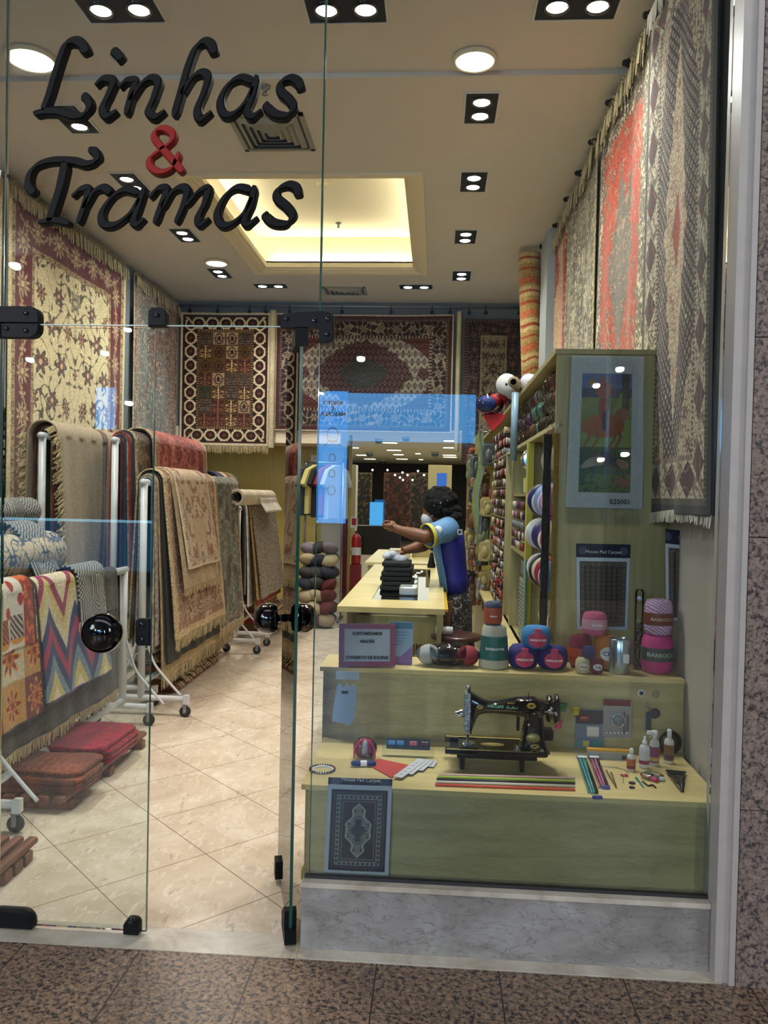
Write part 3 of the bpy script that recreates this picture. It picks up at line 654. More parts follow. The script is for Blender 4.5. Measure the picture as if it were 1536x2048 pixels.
def speckle(c, u, v, s, amt=.12, cell=.006):
    n = hsh(np.floor(u/cell), np.floor(v/cell), s)-.5; return np.clip(c*(1+amt*2*n[..., None]), 0, 255)

def p_cream_floral(U, V, Wd, Ht):      # large cream rug with crimson border
    x, y = np.abs(U-Wd/2), V-Ht/2
    c = base(U, (222, 208, 172)); c = arab(c, x, y, .30, [((128, 104, 100), (160, 66, 60), (214, 196, 160), (70, 58, 56)), ((150, 84, 70), (200, 176, 140), (90, 60, 56), (84, 60, 54)), ((170, 160, 140), (110, 92, 90), (200, 186, 150), (88, 80, 72))], (104, 94, 72), 1.3, .12, .30)
    d, t = bands(U, V, Wd, Ht)
    G = ((196, 176, 140), (150, 60, 58), (206, 190, 156), (116, 92, 80))
    c = border(c, d, t, .37, .42, (188, 170, 130), 'scroll', ((120, 60, 50), (90, 80, 60), (200, 180, 140)), .10)
    c = border(c, d, t, .10, .37, (112, 24, 34), 'rose', G, .34, (180, 160, 120), 10)
    c = border(c, d, t, .045, .10, (186, 168, 130), 'scroll', ((110, 60, 50), (70, 60, 60), (200, 180, 140)), .10)
    c = border(c, d, t, 0, .045, (214, 200, 164)); return speckle(c, U, V, 1)
def p_turquoise(U, V, Wd, Ht):
    x, y = np.abs(U-Wd/2), np.abs(V-Ht/2); c = base(U, (116, 86, 76)); n = fbm(U*3, V*3, 4)
    c = put(c, n > .48, (104, 128, 128), .8); c = put(c, fbm(U*2+5, V*2, 8) > .55, (124, 76, 50), .75)
    c = arab(c, x, y, .13, [((160, 150, 140), (110, 60, 56), (120, 140, 140)), ((130, 110, 100), (150, 150, 140), (90, 60, 50))], (176, 164, 148), 2, .2, .3, False)
    d, t = bands(U, V, Wd, Ht); c = border(c, d, t, .06, .22, (130, 106, 94), 'scroll', ((178, 164, 146), (110, 76, 66), (120, 130, 130)), .18)
    c = border(c, d, t, 0, .02, (190, 176, 146)); return speckle(c, U, V, 2, .2)
def p_panel(U, V, Wd, Ht):             # garden panel rug, dark with 4 x 6 compartments
    d, t = bands(U, V, Wd, Ht); c = base(U, (52, 22, 18)); bw_ = .235; nx, ny = 4, 7
    cu, cv = (Wd-2*bw_)/nx, (Ht-2*bw_)/ny; i = np.floor((U-bw_)/cu); j = np.floor((V-bw_)/cv); x = U-bw_-(i+.5)*cu; y = V-bw_-(j+.5)*cv
    pal = [((66, 24, 20), (150, 110, 80)), ((34, 40, 24), (98, 100, 60)), ((28, 22, 26), (150, 130, 110)), ((60, 28, 16), (200, 176, 130)), ((170, 152, 124), (60, 26, 24)), ((104, 78, 34), (50, 34, 18))]
    k = np.floor(hsh(i, j, 3)*len(pal))
    for q, (a, b) in enumerate(pal):
        cc = base(U, a); rr = np.hypot(x/(cu*.30), y/(cv*.40))
        if q in (0, 3): m = (np.abs(np.sin(y*90)*cu*.35-np.abs(x)) < cu*.05) | (np.abs(x) < cu*.03)
        elif q in (1, 2): m = (np.mod(x*55+y*20, 1) < .35) & (np.mod(y*45, 1) < .45)
        else: m = (np.abs(rr-.9) < .12) | (rr < .45)
        cc = put(cc, m, b); cc = put(cc, vines(np.abs(x), y, 130, .3), b, .6)
        mm = (k == q) & (d > bw_); c = np.where(mm[..., None], cc, c)
    c = put(c, ((np.abs(np.abs(x)-cu/2) < .008) | (np.abs(np.abs(y)-cv/2) < .008)) & (d > bw_), (92, 66, 36))
    c = border(c, d, t, .205, .235, (40, 20, 18), 'dash', ((150, 120, 84),), .03)
    c = border(c, d, t, .055, .205, (34, 20, 20), 'chain', ((206, 192, 162), (86, 30, 24), (120, 96, 50)), .17)
    c = border(c, d, t, .03, .055, (60, 24, 20)); c = border(c, d, t, 0, .03, (206, 196, 168)); return speckle(c, U, V, 3, .15)
def p_medallion(U, V, Wd, Ht):
    x, y = U-Wd/2, V-Ht/2; d, t = bands(U, V, Wd, Ht)
    ax_, ay_ = np.abs(x), np.abs(y); c = base(U, (150, 142, 130))
    def herati(c, cell, a, b, e):
        dx, dy, i, j = lattice(x, y, cell, cell*1.3); h = np.abs(dx)/(cell*.4)+np.abs(dy)/(cell*.5)
        c = put(c, np.abs(h-1) < .22, a); c = put(c, h < .42, b); c = put(c, (np.abs(dx) < cell*.06), e); return c
    c = herati(c, .075, (74, 62, 62), (80, 44, 44), (60, 54, 58))
    md = (ax_/.60)**1.6+(ay_/.40)**1.35+.05*np.sin(20*np.arctan2(y, x)); cm = base(U, (66, 34, 40)); cm = herati(cm, .06, (104, 84, 80), (50, 44, 54), (110, 90, 84)); c = np.where((md < 1)[..., None], cm, c)
    ci = herati(base(U, (70, 72, 70)), .05, (44, 44, 50), (120, 110, 100), (60, 50, 50)); c = np.where(((ax_/.30)**1.6+(ay_/.19)**1.5 < 1)[..., None], ci, c)
    c = np.where(((np.hypot(ax_-.74, y) < .07))[..., None], cm, c)
    hx_, hy_ = Wd/2-.29, Ht/2-.29; cr = (np.clip((hx_-ax_)/.42, 0, 9))**.8+(np.clip((hy_-ay_)/.28, 0, 9))**.8 < 1; cm2 = herati(base(U, (84, 34, 36)), .06, (110, 84, 76), (44, 40, 50), (70, 50, 50)); c = np.where(cr[..., None], cm2, c)
    c = border(c, d, t, .255, .29, (56, 40, 44), 'dash', ((150, 134, 116),), .04)
    c = border(c, d, t, .09, .255, (54, 40, 46), 'scroll', ((150, 138, 122), (96, 46, 46), (130, 120, 110), (120, 108, 96)), .2)
    c = border(c, d, t, .06, .09, (120, 104, 92), 'dash', ((60, 44, 48),), .03); c = border(c, d, t, .015, .06, (84, 46, 48)); c = border(c, d, t, 0, .015, (196, 186, 166)); return speckle(c, U, V, 5, .15)
def p_darkfloral(U, V, Wd, Ht):
    x, y = np.abs(U-Wd/2), V-Ht/2; c = base(U, (142, 130, 114)); c = arab(c, x, y, .17, [((86, 58, 60), (120, 100, 90), (60, 44, 50)), ((66, 56, 66), (110, 60, 60), (150, 134, 118)), ((100, 78, 74), (64, 50, 60), (140, 124, 108))], (74, 62, 62), 3, .22, .4)
    d, t = bands(U, V, Wd, Ht); c = border(c, d, t, .20, .22, (150, 134, 112)); c = border(c, d, t, .05, .20, (54, 44, 52), 'scroll', ((104, 88, 84), (90, 48, 52), (130, 116, 104)), .17)
    c = border(c, d, t, 0, .05, (64, 44, 50), 'dash', ((110, 90, 84),), .035); return speckle(c, U, V, 6, .18)
def p_tabriz(U, V, Wd, Ht):            # big near runner: pale borders, dark lozenge field, pale medallion
    x, y = U-Wd/2, V-Ht/2; d, t = bands(U, V, Wd, Ht); ax_, ay_ = np.abs(x), np.abs(y)
    c = base(U, (48, 38, 48)); u, v = (x+y)/.046, (x-y)/.046; fu, fv = np.mod(u, 1)-.5, np.mod(v, 1)-.5; i, j = np.floor(u), np.floor(v); h = hsh(i, j, 2)
    c = put(c, (np.maximum(np.abs(fu), np.abs(fv)) < .30), (196, 180, 164)); c = put(c, (np.maximum(np.abs(fu), np.abs(fv)) < .22) & (h > .3), (126, 50, 46)); c = put(c, (np.maximum(np.abs(fu), np.abs(fv)) < .2) & (h < .25), (50, 52, 78)); c = put(c, (np.abs(fu) < .08) & (np.abs(fv) < .08), (206, 190, 170))
    md = ax_/(.155+.02*np.cos(ay_*40))+ay_/.80; cm = base(U, (208, 190, 166)); cm = put(cm, vines(ax_, y, 150, .35), (168, 128, 108)); cm = put(cm, (ax_/.055+ay_/.16 < 1), (178, 96, 84)); c = np.where((md < 1)[..., None], cm, c)
    hx_, hy_ = Wd/2-.225, Ht/2-.225; cr = ((hx_-ax_)/.17+(hy_-ay_)/.45 < 1); cc = base(U, (196, 180, 158)); cc = put(cc, vines(ax_, y, 120, .4, 1), (120, 92, 84)); c = np.where(cr[..., None], cc, c)
    c = border(c, d, t, .205, .225, (80, 66, 62), 'dash', ((190, 170, 150),), .02)
    cb = border(c, d, t, .06, .205, (196, 186, 166), 'hex', ((110, 34, 38), (58, 66, 74), (60, 44, 46)), .24, (140, 118, 100)); m = (d >= .06) & (d < .205) & vines(t, d, 110, .28, 2) & (np.abs(np.mod(t+.12, .24)-.12) > .06); c = put(cb, m, (112, 96, 88))
    c = border(c, d, t, .035, .06, (110, 98, 84), 'dash', ((60, 50, 46),), .02); c = border(c, d, t, 0, .035, (36, 38, 46)); return speckle(c, U, V, 7, .16)
def p_rust(U, V, Wd, Ht):
    x, y = np.abs(U-Wd/2), V-Ht/2; c = base(U, (172, 74, 44)); n = fbm(U*4, V*4, 9); c = put(c, (n > .62), (110, 96, 82)); c = put(c, x/.24+np.abs(y)/.55 < 1, (116, 104, 92)); c = arab(c, x, y, .16, [((168, 150, 124), (90, 60, 50), (150, 60, 40)), ((150, 140, 120), (120, 50, 40), (170, 150, 130))], (166, 140, 112), 5, .10, .24, False)
    d, t = bands(U, V, Wd, Ht); cb = base(U, (104, 90, 72)); cb = put(cb, vines(t, d, 80, .35, 3), (206, 194, 166)); c = np.where((d < .20)[..., None], cb, c); c = border(c, d, t, 0, .03, (116, 30, 28)); return speckle(c, U, V, 8, .2)
def p_sage(U, V, Wd, Ht):
    x, y = np.abs(U-Wd/2), V-Ht/2; c = base(U, (112, 102, 84)); c = put(c, vines(x, y, 70, .42, 4), (192, 180, 150)); c = put(c, vines(x+.1, y, 45, .2, 7), (80, 70, 60)); c = put(c, fbm(U*5, V*5, 3) > .62, (190, 176, 150), .6)
    d, t = bands(U, V, Wd, Ht); c = border(c, d, t, .1, .18, (120, 108, 86), 'scroll', ((190, 176, 150), (90, 70, 60), (150, 140, 120)), .12); c = border(c, d, t, 0, .02, (170, 156, 120)); return speckle(c, U, V, 9, .2)
def p_redcream(U, V, Wd, Ht):
    c = base(U, (150, 30, 30)); n = fbm(U*3, V*2.2, 2); c = put(c, n > .5, (196, 160, 130)); c = put(c, vines(U, V, 60, .25, 1), (206, 180, 150), .8); return speckle(c, U, V, 10, .2)
def p_redcover(U, V, Wd, Ht):          # crimson mottled floral over the tall rack
    c = base(U, (140, 22, 22)); n = fbm(U*9, V*9, 12); x, y = U-Wd/2, V-Ht*.72
    c = put(c, n > .50, (176, 96, 82)); c = put(c, vines(U, V, 75, .3, 5), (196, 128, 108), .75); c = put(c, fbm(U*20, V*20, 6) > .6, (120, 16, 16))
    m = (np.abs(x)/.55+np.abs(y)/.35 < 1); c = put(c, m & (fbm(U*16, V*16, 9) > .42), (196, 136, 116), .7)
    d, t = bands(U, V, Wd, Ht); c = border(c, d, t, .03, .14, (150, 120, 96), 'scroll', ((180, 150, 120), (130, 40, 36), (160, 130, 104)), .12); c = border(c, d, t, 0, .03, (190, 172, 140)); return speckle(c, U, V, 11, .2)
def p_beigefloral(U, V, Wd, Ht):       # small pale runner
    x = np.abs(U-Wd/2); c = base(U, (196, 182, 156)); c = put(c, fbm(x*22, V*22, 5) > .60, (142, 124, 96)); c = put(c, (fbm(x*16, V*16, 8) > .63), (160, 112, 88)); d, t = bands(U, V, Wd, Ht)
    c = put(c, (x < .16) & (np.mod(V, .5) > .15) & (np.mod(V, .5) < .36) & (x < .14), (188, 170, 140)); c = border(c, d, t, .045, .07, (196, 184, 158), 'dash', ((134, 118, 94),), .022); c = border(c, d, t, 0, .02, (206, 194, 166)); return speckle(c, U, V, 13, .1)
def p_taupefloral(U, V, Wd, Ht):
    x = np.abs(U-Wd/2); c = base(U, (150, 118, 92)); c = put(c, fbm(x*26, V*26, 15) > .52, (104, 70, 54)); c = put(c, fbm(x*30, V*30, 17) > .60, (186, 164, 130)); d, t = bands(U, V, Wd, Ht)
    c = border(c, d, t, .05, .26, (146, 110, 84), 'scroll', ((186, 164, 132), (104, 66, 50), (170, 146, 116)), .16); c = put(c, (d > .26) & (d < .29), (120, 92, 70)); c = border(c, d, t, 0, .05, (190, 172, 136)); return speckle(c, U, V, 14, .2)
def p_tan(U, V, Wd, Ht):
    c = base(U, (176, 160, 136)); c = put(c, (np.abs(U-Wd*.60-V*.18+.12) < .05), (104, 74, 62)); c = put(c, (np.abs(U-Wd*.60-V*.18+.12) < .012), (140, 110, 90)); return speckle(c, U, V, 15, .08)
def p_sisal(U, V, Wd, Ht):
    c = base(U, (150, 140, 122)); r = hsh(np.floor(V/.006), np.floor(U/.05), 3); c = c*(.82+.36*r[..., None]); return speckle(c, U, V, 16, .18)
def p_kids(U, V, Wd, Ht):              # white runner with cakes
    c = base(U, (214, 208, 196))
    for k, (a, b) in enumerate(((.25, .07), (.38, .08), (.31, .17), (.42, .23), (.22, .24), (.35, .30))):
        x, y = U-a, V-b
        if k < 2:
            c = put(c, (np.hypot(x/.062, (y+.03)/.03) < 1) , (206, 150, 70)); c = put(c, (np.abs(x) < .06-.12*np.clip(y, 0, .1)) & (y > -.03) & (y < .08), (120, 40, 30) if k == 0 else (70, 46, 40)); c = put(c, (np.abs(x) < .05) & (y > -.03) & (y < .08) & (np.mod((U+V)*30, 1) < .4), (190, 110, 60) if k == 0 else (206, 196, 180))
        else: c = put(c, np.hypot(x/.022, y/.03) < 1, (176, 40, 36))
    c = put(c, U > Wd-.12, (150, 50, 24)); c = put(c, (U > Wd-.12) & (fbm(U*30, V*30, 2) > .55), (206, 110, 40)); c = put(c, (U > Wd-.02), (50, 22, 46)); return speckle(c, U, V, 17, .06)
def p_patch(U, V, Wd, Ht):             # patchwork kitchen rug
    cs = .22; i, j = np.floor(U/cs), np.floor(V/cs); h = hsh(i, j, 21); c = base(U, (196, 184, 150))
    for q, a in enumerate(((150, 132, 84), (176, 60, 34), (206, 196, 172), (190, 150, 90), (120, 40, 30))): c = put(c, (np.floor(h*5) == q), a)
    dx, dy, i, j = lattice(U, V, cs, cs, False); c = rosette(c, dx, dy, .085, 8, ((140, 24, 30), (214, 150, 60), (150, 30, 24)))
    c = put(c, (np.hypot((dx)/.07, dy/.10) < 1) & (hsh(i, j, 5) > .66), (74, 96, 50)); c = put(c, (np.hypot((dx-.01)/.045, dy/.085) < 1) & (hsh(i, j, 5) > .66) & (np.mod(dx*60, 1) < .5), (110, 130, 70))
    d, t = bands(U, V, Wd, Ht); c = put(c, (U > Wd-.03) | (d < .015), (30, 22, 36)); return speckle(c, U, V, 18, .1)
def p_chevron(U, V, Wd, Ht):
    per = .30; z = np.abs(np.mod(U+.05, per)/per-.5)*2*.24; k = (V+z)/.080; i = np.floor(k); pal = [(214, 204, 180), (196, 182, 120), (120, 142, 156), (44, 64, 110), (168, 50, 96), (44, 64, 110), (206, 196, 170), (206, 190, 130), (158, 60, 100), (214, 204, 180)]
    c = base(U, pal[0])
    for q in range(10): c = put(c, np.mod(i, 10) == q, pal[q])
    c = put(c, V > Ht-.012, (70, 50, 100)); c = put(c, V < .012, (70, 50, 100)); return speckle(c, U, V, 19, .1)
def p_bwgeo(U, V, Wd, Ht):
    c = base(U, (176, 174, 168)); cell = .12; i, j = np.floor(U/cell), np.floor(V/cell); h = hsh(i, j, 4)
    a = np.mod(V/.026+(np.mod(np.floor(U/.016), 2)*.5), 1) < .5; b = np.mod((U+V)/.030, 1) < .5; e = np.mod(U/.022, 1) < .5
    m = np.where(h < .5, a, np.where(h < .75, b, e)); return speckle(put(c, m, (44, 50, 58)), U, V, 20, .1)
def p_vineblue(U, V, Wd, Ht):
    x = np.mod(U, .36)-.18; c = base(U, (200, 186, 156)); c = put(c, vines(np.abs(x), V, 34, .22, 2), (70, 78, 100)); c = put(c, vines(np.abs(x)+.05, V, 70, .28, 5) & (fbm(U*9, V*9, 3) > .45), (96, 104, 122)); return speckle(c, U, V, 21, .08)
def p_plain(col, amt=.12, seed=30, stripes=None, edge_=None):
    def f(U, V, Wd, Ht):
        c = base(U, col); c = c*(.9+.2*fbm(U*6, V*6, seed)[..., None])
        if stripes:
            for a, b, cc in stripes: c = put(c, (V > a*Ht) & (V < b*Ht), cc)
        if edge_: d, t = bands(U, V, Wd, Ht); c = put(c, d < .02, edge_)
        return speckle(c, U, V, seed, amt)
    return f
def p_kilim(U, V, Wd, Ht):
    c = base(U, (170, 140, 84)); k = V/Ht*11; f = k-np.floor(k); i = np.floor(k); c = put(c, np.mod(i, 3) == 1, (196, 170, 120)); c = put(c, (np.abs(f-.5) < .10), (168, 76, 44)); c = put(c, (np.mod(i, 3) == 2) & (np.abs(f-.5) < .3), (186, 110, 66)); return speckle(c, U, V, 25, .15)
def p_oldred(seed, a=(96, 26, 28), b=(176, 150, 120), e=(40, 40, 60)):
    def f(U, V, Wd, Ht):
        c = base(U, a); c = put(c, vines(U, V, 70, .3, seed), b, .8); c = put(c, fbm(U*8, V*8, seed) > .6, e)
        d, t = bands(U, V, Wd, Ht); c = border(c, d, t, .03, .12, e, 'scroll', (b, a, b), .12, s=seed); c = border(c, d, t, 0, .03, b); return speckle(c, U, V, seed, .2)
    return f
M_RUG = mat('woven_wool', attr=True, rough=.95, bump=.35, bscale=260, sheen=.15)
M_RUGF = mat('woven_wool_fine', attr=True, rough=.9, bump=.15, bscale=400)
M_FRINGE = mat('cotton_fringe', (176, 160, 124), .95, noise=.2, nscale=40)
M_FRINGEW = mat('white_fringe', (214, 208, 196), .95, noise=.12, nscale=60)
def grid_mesh(name, X, Y, Z, C, m, parent=None, loc=None, th=.007):
    nu, nv = X.shape; me = bpy.data.meshes.new(name); o = bpy.data.objects.new(name, me); COL.objects.link(o)
    if parent is not None: o.parent = parent; w = WORLD.get(parent.name, Vector())
    else: w = Vector(loc or (0, 0, 0)); o.location = w
    WORLD[o.name] = w
    co = np.stack([X-w.x, Y-w.y, Z-w.z], -1).reshape(-1, 3).astype(np.float32)
    idx = np.arange(nu*nv).reshape(nu, nv); q = np.stack([idx[:-1, :-1], idx[1:, :-1], idx[1:, 1:], idx[:-1, 1:]], -1).reshape(-1, 4)
    me.vertices.add(nu*nv); me.vertices.foreach_set('co', co.ravel()); me.loops.add(q.size); me.loops.foreach_set('vertex_index', q.ravel().astype(np.int32))
    me.polygons.add(len(q)); me.polygons.foreach_set('loop_start', (np.arange(len(q))*4).astype(np.int32)); me.polygons.foreach_set('use_smooth', np.ones(len(q), bool))
    me.update(calc_edges=True)
    a = me.color_attributes.new('Col', 'FLOAT_COLOR', 'POINT'); cc = np.ones((nu*nv, 4), np.float32); cc[:, :3] = lin(255*(np.clip(C, 0, 255).reshape(-1, 3)/255)**1.22); a.data.foreach_set('color', cc.ravel())
    me.materials.append(m)
    if th:
        md = o.modifiers.new('thickness', 'SOLIDIFY'); md.thickness = th; md.offset = 0
    return o
def rug(name, Wd, Ht, pos, pat, parent=None, loc=None, res=.008, m=None, th=.007):
    """pos(u,v): u in [0,W] across, v in [0,H] along -> arrays x,y,z"""
    nu, nv = max(2, int(Wd/res)+1), max(2, int(Ht/res)+1); U, V = np.meshgrid(np.linspace(0, Wd, nu), np.linspace(0, Ht, nv), indexing='ij')
    X, Y, Z = pos(U, V); return grid_mesh(name, X+0*U, Y+0*U, Z+0*U, pat(U, V, Wd, Ht), m or M_RUG, parent, loc, th)
def fringe(pos, Wd, v0, length, n, m, parent, name='fringe', wdt=.006, jit=.3, down=(0, 0, -1), nrm=(1, 0, 0)):
    b = MB(); r = random.Random(n); D = Vector(down)
    for i in range(n):
        u = Wd*(i+.5)/n; x, y, z = pos(np.array(u), np.array(v0)); p = Vector((float(x), float(y), float(z))); L = length*(1-jit*r.random())
        q = p+D*L+Vector(((r.random()-.5)*.01, (r.random()-.5)*.02, 0)); mid = p.lerp(q, .5)+Vector(((r.random()-.5)*.006, (r.random()-.5)*.01, 0))
        b.ribbon([p-D*.005, mid, q], [wdt*1.2, wdt*.9, wdt*.6], nrm, th=.003)
    return b.build(name, m, parent, fix=False)
# ------------------------------------------------------------------ rugs hung on the left wall
def wall_rug_x(name, lab, x, y0, y1, z0, z1, pat, sgn, wave=.012, res=.009, fr=None, group=None, ytop=None, frm=None, fl=.09):
    Wd, Ht = abs(y1-y0), z1-z0; dy = 1 if y1 > y0 else -1
    def pos(U, V):
        w = wave*np.sin(U*7+V*.8)*(1-V/Ht*.5)+.004*np.sin(U*23)
        yy = y0+dy*U
        if ytop: k = V/Ht; yy = (y0+(ytop[0]-y0)*k)*(1-U/Wd)+(y1+(ytop[1]-y1)*k)*(U/Wd)
        return x+sgn*(w+wave), yy, z0+V
    r = thing(name, lab, 'rug', (x, (y0+y1)/2, z0), group)
    rug('pile', Wd, Ht, pos, pat, r, res=res)
    if fr: fringe(pos, Wd, Ht if fr == 'top' else 0, fl, int(Wd/.012), frm or M_FRINGE, r, down=(sgn*.35, 0, .4) if fr == 'top' else (0, 0, -1))
    if fr == 'top':
        b = MB(); n = int(Wd/.02)
        for i in range(n):
            u = Wd*(i+.5)/n; X_, Y_, Z_ = pos(np.array(u), np.array(Ht-.002)); p = Vector((float(X_), float(Y_), float(Z_)))
            L = .10+.05*random.random(); o_ = sgn*(.02+.02*random.random()); b.ribbon([p, p+Vector((o_, 0, -.02)), p+Vector((o_*1.2, (random.random()-.5)*.03, -L))], [.022, .024, .014], (1, 0, 0), th=.004)
        b.build('folded_fringe', frm or M_FRINGE, r, fix=False)
    return r
WG = 'carpets hung on the shop walls'
wall_rug_x('hanging_rug', 'large cream floral carpet with crimson border on the left wall', -3.27, 5.86, 8.14, .40, 3.84, p_cream_floral, 1, fr='top', group=WG, res=.008)
wall_rug_x('hanging_rug', 'faded turquoise and brown carpet hung in the back left corner', -3.27, 8.36, 9.82, .9, 3.84, p_turquoise, 1, fr='top', group=WG, res=.011)
wall_rug_x('hanging_rug', 'carpet edge with cream rim at the far left, partly out of the picture', -3.27, 4.4, 5.78, .40, 3.84, p_cream_floral, 1, fr='top', group=WG, res=.014)
# back wall
def wall_rug_y(lab, y, x0, x1, z0, z1, pat, wave=.010, res=.008, fr=False, fl=.10, sag=0):
    Wd, Ht = x1-x0, z1-z0
    def pos(U, V): return x0+U, y-wave-wave*np.sin(U*6+V), z0+V+sag*np.sin(U/Wd*PI)*(V/Ht)*-1
    r = thing('hanging_rug', lab, 'rug', ((x0+x1)/2, y, z0), WG); rug('pile', Wd, Ht, pos, pat, r, res=res)
    if fr: fringe(pos, Wd, 0, fl, int(Wd/.014), M_FRINGE, r, nrm=(0, 1, 0), wdt=.008)
    return r
wall_rug_y('dark carpet with rows of small garden panels on the back wall', 9.85, -3.22, -2.09, 2.12, 3.77, p_panel, res=.006, fr=True)
wall_rug_y('wide carpet with dark oval medallion in the middle of the back wall', 9.86, -2.03, .17, 2.32, 3.77, p_medallion, res=.007, sag=.012)
wall_rug_y('narrow dark carpet with pale floral field at the right of the back wall', 9.86, .30, 1.02, 1.95, 3.72, p_darkfloral, res=.007)
for x, w_, lab in ((-2.06, .075, 'cream carpet seen edge-on between the panel carpet and the medallion carpet'), (.235, .055, 'cream carpet seen edge-on right of the medallion carpet')):
    t = thing('hanging_rug', lab, 'rug', (x, 9.8, 2.0), WG)
    def pos(U, V, x=x, w_=w_): return x-w_/2+U, 9.83-.03*np.sin(U/w_*PI), 2.1+V
    rug('pile', w_, 1.70, pos, p_plain((200, 190, 160), .06), t, res=.012)
rl = MB(); rl.tube([(-3.25, 9.80, 3.85), (1.02, 9.80, 3.85)], .011, 8); o = rl.build('curtain_rail', M_STEEL); tag(o, 'thin metal rail along the top of the back wall', 'rail')
hk = MB(); hk.tube([(0, 9.80, 3.865), (0, 9.79, 3.84), (0, 9.80, 3.80)], .006, 6); hk.box(-.02, .02, 9.785, 9.80, 3.76, 3.80)
h0 = hk.build('rail_clip', M_BLACK, loc=(0, 9.8, 3.8)); xs = [-3.1, -2.75, -2.35, -2.15, -1.85, -1.2, -.6, -.1, .12, .35, .55, .95]
for i, x in enumerate(xs):
    o = h0 if i == 0 else copy_tree(h0); o.location = (x, 9.8, 3.8); tag(o, 'small clip on the back wall rail, %s from the left' % ['first', 'second', 'third', 'fourth', 'fifth', 'sixth', 'seventh', 'eighth', 'ninth', 'tenth', 'eleventh', 'last'][i], 'clip', 'clips on the back wall rail')
# right wall
RB = 2.18
wall_rug_x('hanging_rug', 'tall pale and dark lozenge carpet nearest the window on the right', .952, 2.812, 3.80, 1.50, 3.80, p_tabriz, -1, wave=.006, res=.0042, group=WG, ytop=(2.90, 3.84))
r = [o for o in bpy.data.objects if o.name.startswith('hanging_rug')][-1]
def _p(U, V): return .945+0*U, 2.812+U, 1.50+V+.012*np.sin(U*5)
fringe(_p, .985, 0, .045, 90, M_FRINGEW, [o for o in COL.objects if o.get('label', '').startswith('tall pale')][0], name='lower_fringe', wdt=.012, nrm=(1, 0, 0))
def _p2(U, V): return .935+0*U, 2.9+U, 3.80+V
fringe(_p2, .95, 0, .10, 60, M_FRINGEW, [o for o in COL.objects if o.get('label', '').startswith('tall pale')][0], name='upper_fringe', wdt=.02, nrm=(1, 0, 0))
wall_rug_x('hanging_rug', 'rust orange carpet with grey medallion on the right wall above the cupboard', 1.0, 3.90, 5.20, RB-.3, 3.82, p_rust, -1, wave=.012, res=.007, fr='top', group=WG)
wall_rug_x('hanging_rug', 'sage and cream mottled carpet behind the rust carpet on the right wall', 1.0, 5.24, 6.38, RB, 3.82, p_sage, -1, wave=.012, res=.009, fr='top', group=WG)
wall_rug_x('hanging_rug', 'red and cream carpet beside the square column on the right wall', 1.0, 6.42, 7.08, RB, 3.80, p_redcream, -1, wave=.012, res=.011, fr='top', group=WG)
t = thing('hanging_rug', 'ochre and rust striped kilim hanging from a knob behind the column', 'rug', (.9, 7.7, 2.7), WG)
def pos(U, V): a = U/.5*PI*1.25; return .86+.10*np.cos(a+2.2)+.06*(V/1.2-.5)*-1, 7.72+.12*np.sin(a+2.2), 2.70+V+.02*np.sin(a*3)*(1-V)
rug('pile', .5, 1.16, pos, p_kilim, t, res=.01)
MB().ball((.93, 7.6, 3.93-.03), .022, 12, 8).build('hanging_knob', M_BLACK, t)
b0 = MB(); b0.box(.955, 1.03, -.012, .012, 3.84, 3.88); b0.ball((.945, 0, 3.86), .018, 10, 7); b0 = b0.build('rail_bracket', M_BLACK, loc=(1.0, 0, 3.86))
for i, y in enumerate((3.93, 4.35, 4.78, 5.3, 5.8, 6.3, 6.9)):
    o = b0 if i == 0 else copy_tree(b0); o.location = (1.0, y, 3.86); tag(o, 'dark rail bracket above the right wall carpets, %s from the window' % ['first', 'second', 'third', 'fourth', 'fifth', 'sixth', 'last'][i], 'bracket', 'brackets above the right wall carpets')
# ------------------------------------------------------------------ wheeled rug racks
def caster(root, x, y, z=.0):
    m = MB(); m.cyl((x, y, .038), .038, .022, 20, ax=1); w = m.build('caster', M_RUBBER, root)
    f = MB(); f.box(x-.012, x+.012, y-.018, y-.013, .03, .085); f.box(x-.012, x+.012, y+.013, y+.018, .03, .085); f.box(x-.018, x+.018, y-.015, y+.015, .08, .09); f.cyl((x, y, .1), .012, .03, 10); f.cyl((x, y, .038), .011, .038, 10, ax=1); f.build('caster_fork', M_STEEL, w)
def rack(lab, x, y0, y1, h, half=.33, low=.22, rt=.024):
    r = thing('rug_rack', lab, 'rug rack', (x, y0, 0), 'white wheeled rug racks')
    for y in (y0, y1):
        MB().tube([(x, y, .13), (x, y, h)], rt, 12).build('upright', M_WHITE, r)
        b = MB(); b.tube([(x-half, y, .125), (x+half, y, .125)], .02, 12); b.box(x-half-.004, x-half+.03, y-.02, y+.02, .09, .15); b.box(x+half-.03, x+half+.004, y-.02, y+.02, .09, .15); b.build('foot_beam', M_WHITE, r)
        for s in (-1, 1):
            MB().tube(catmull([(x, y, .62), (x+s*.04, y, .50), (x+s*.09, y, .36), (x+s*.19, y, .24), (x+s*.28, y, .145)], 5), .009, 8).build('brace', M_WHITE, r)
            caster(r, x+s*(half-.02), y)
    b = MB(); b.tube([(x, y0-.03, h), (x, y1+.03, h)], rt, 12); b.build('hanging_bar', M_WHITE, r)
    b = MB(); b.tube([(x, y0, low), (x, y1, low)], .02, 12); b.build('lower_bar', M_WHITE, r)
    return r
rack('tall white rug rack holding the fringed beige rug, farthest from the aisle', -2.66, 5.25, 7.3, 1.90)
rack('tall white rug rack under the crimson rug', -2.30, 5.60, 7.6, 1.90)
rack('lower white rug rack beside the aisle, holding the taupe floral rugs', -1.99, 5.35, 7.55, 1.60)
rack('white rug rack at the back, holding the grey sisal rug', -1.98, 7.95, 9.35, 1.38)
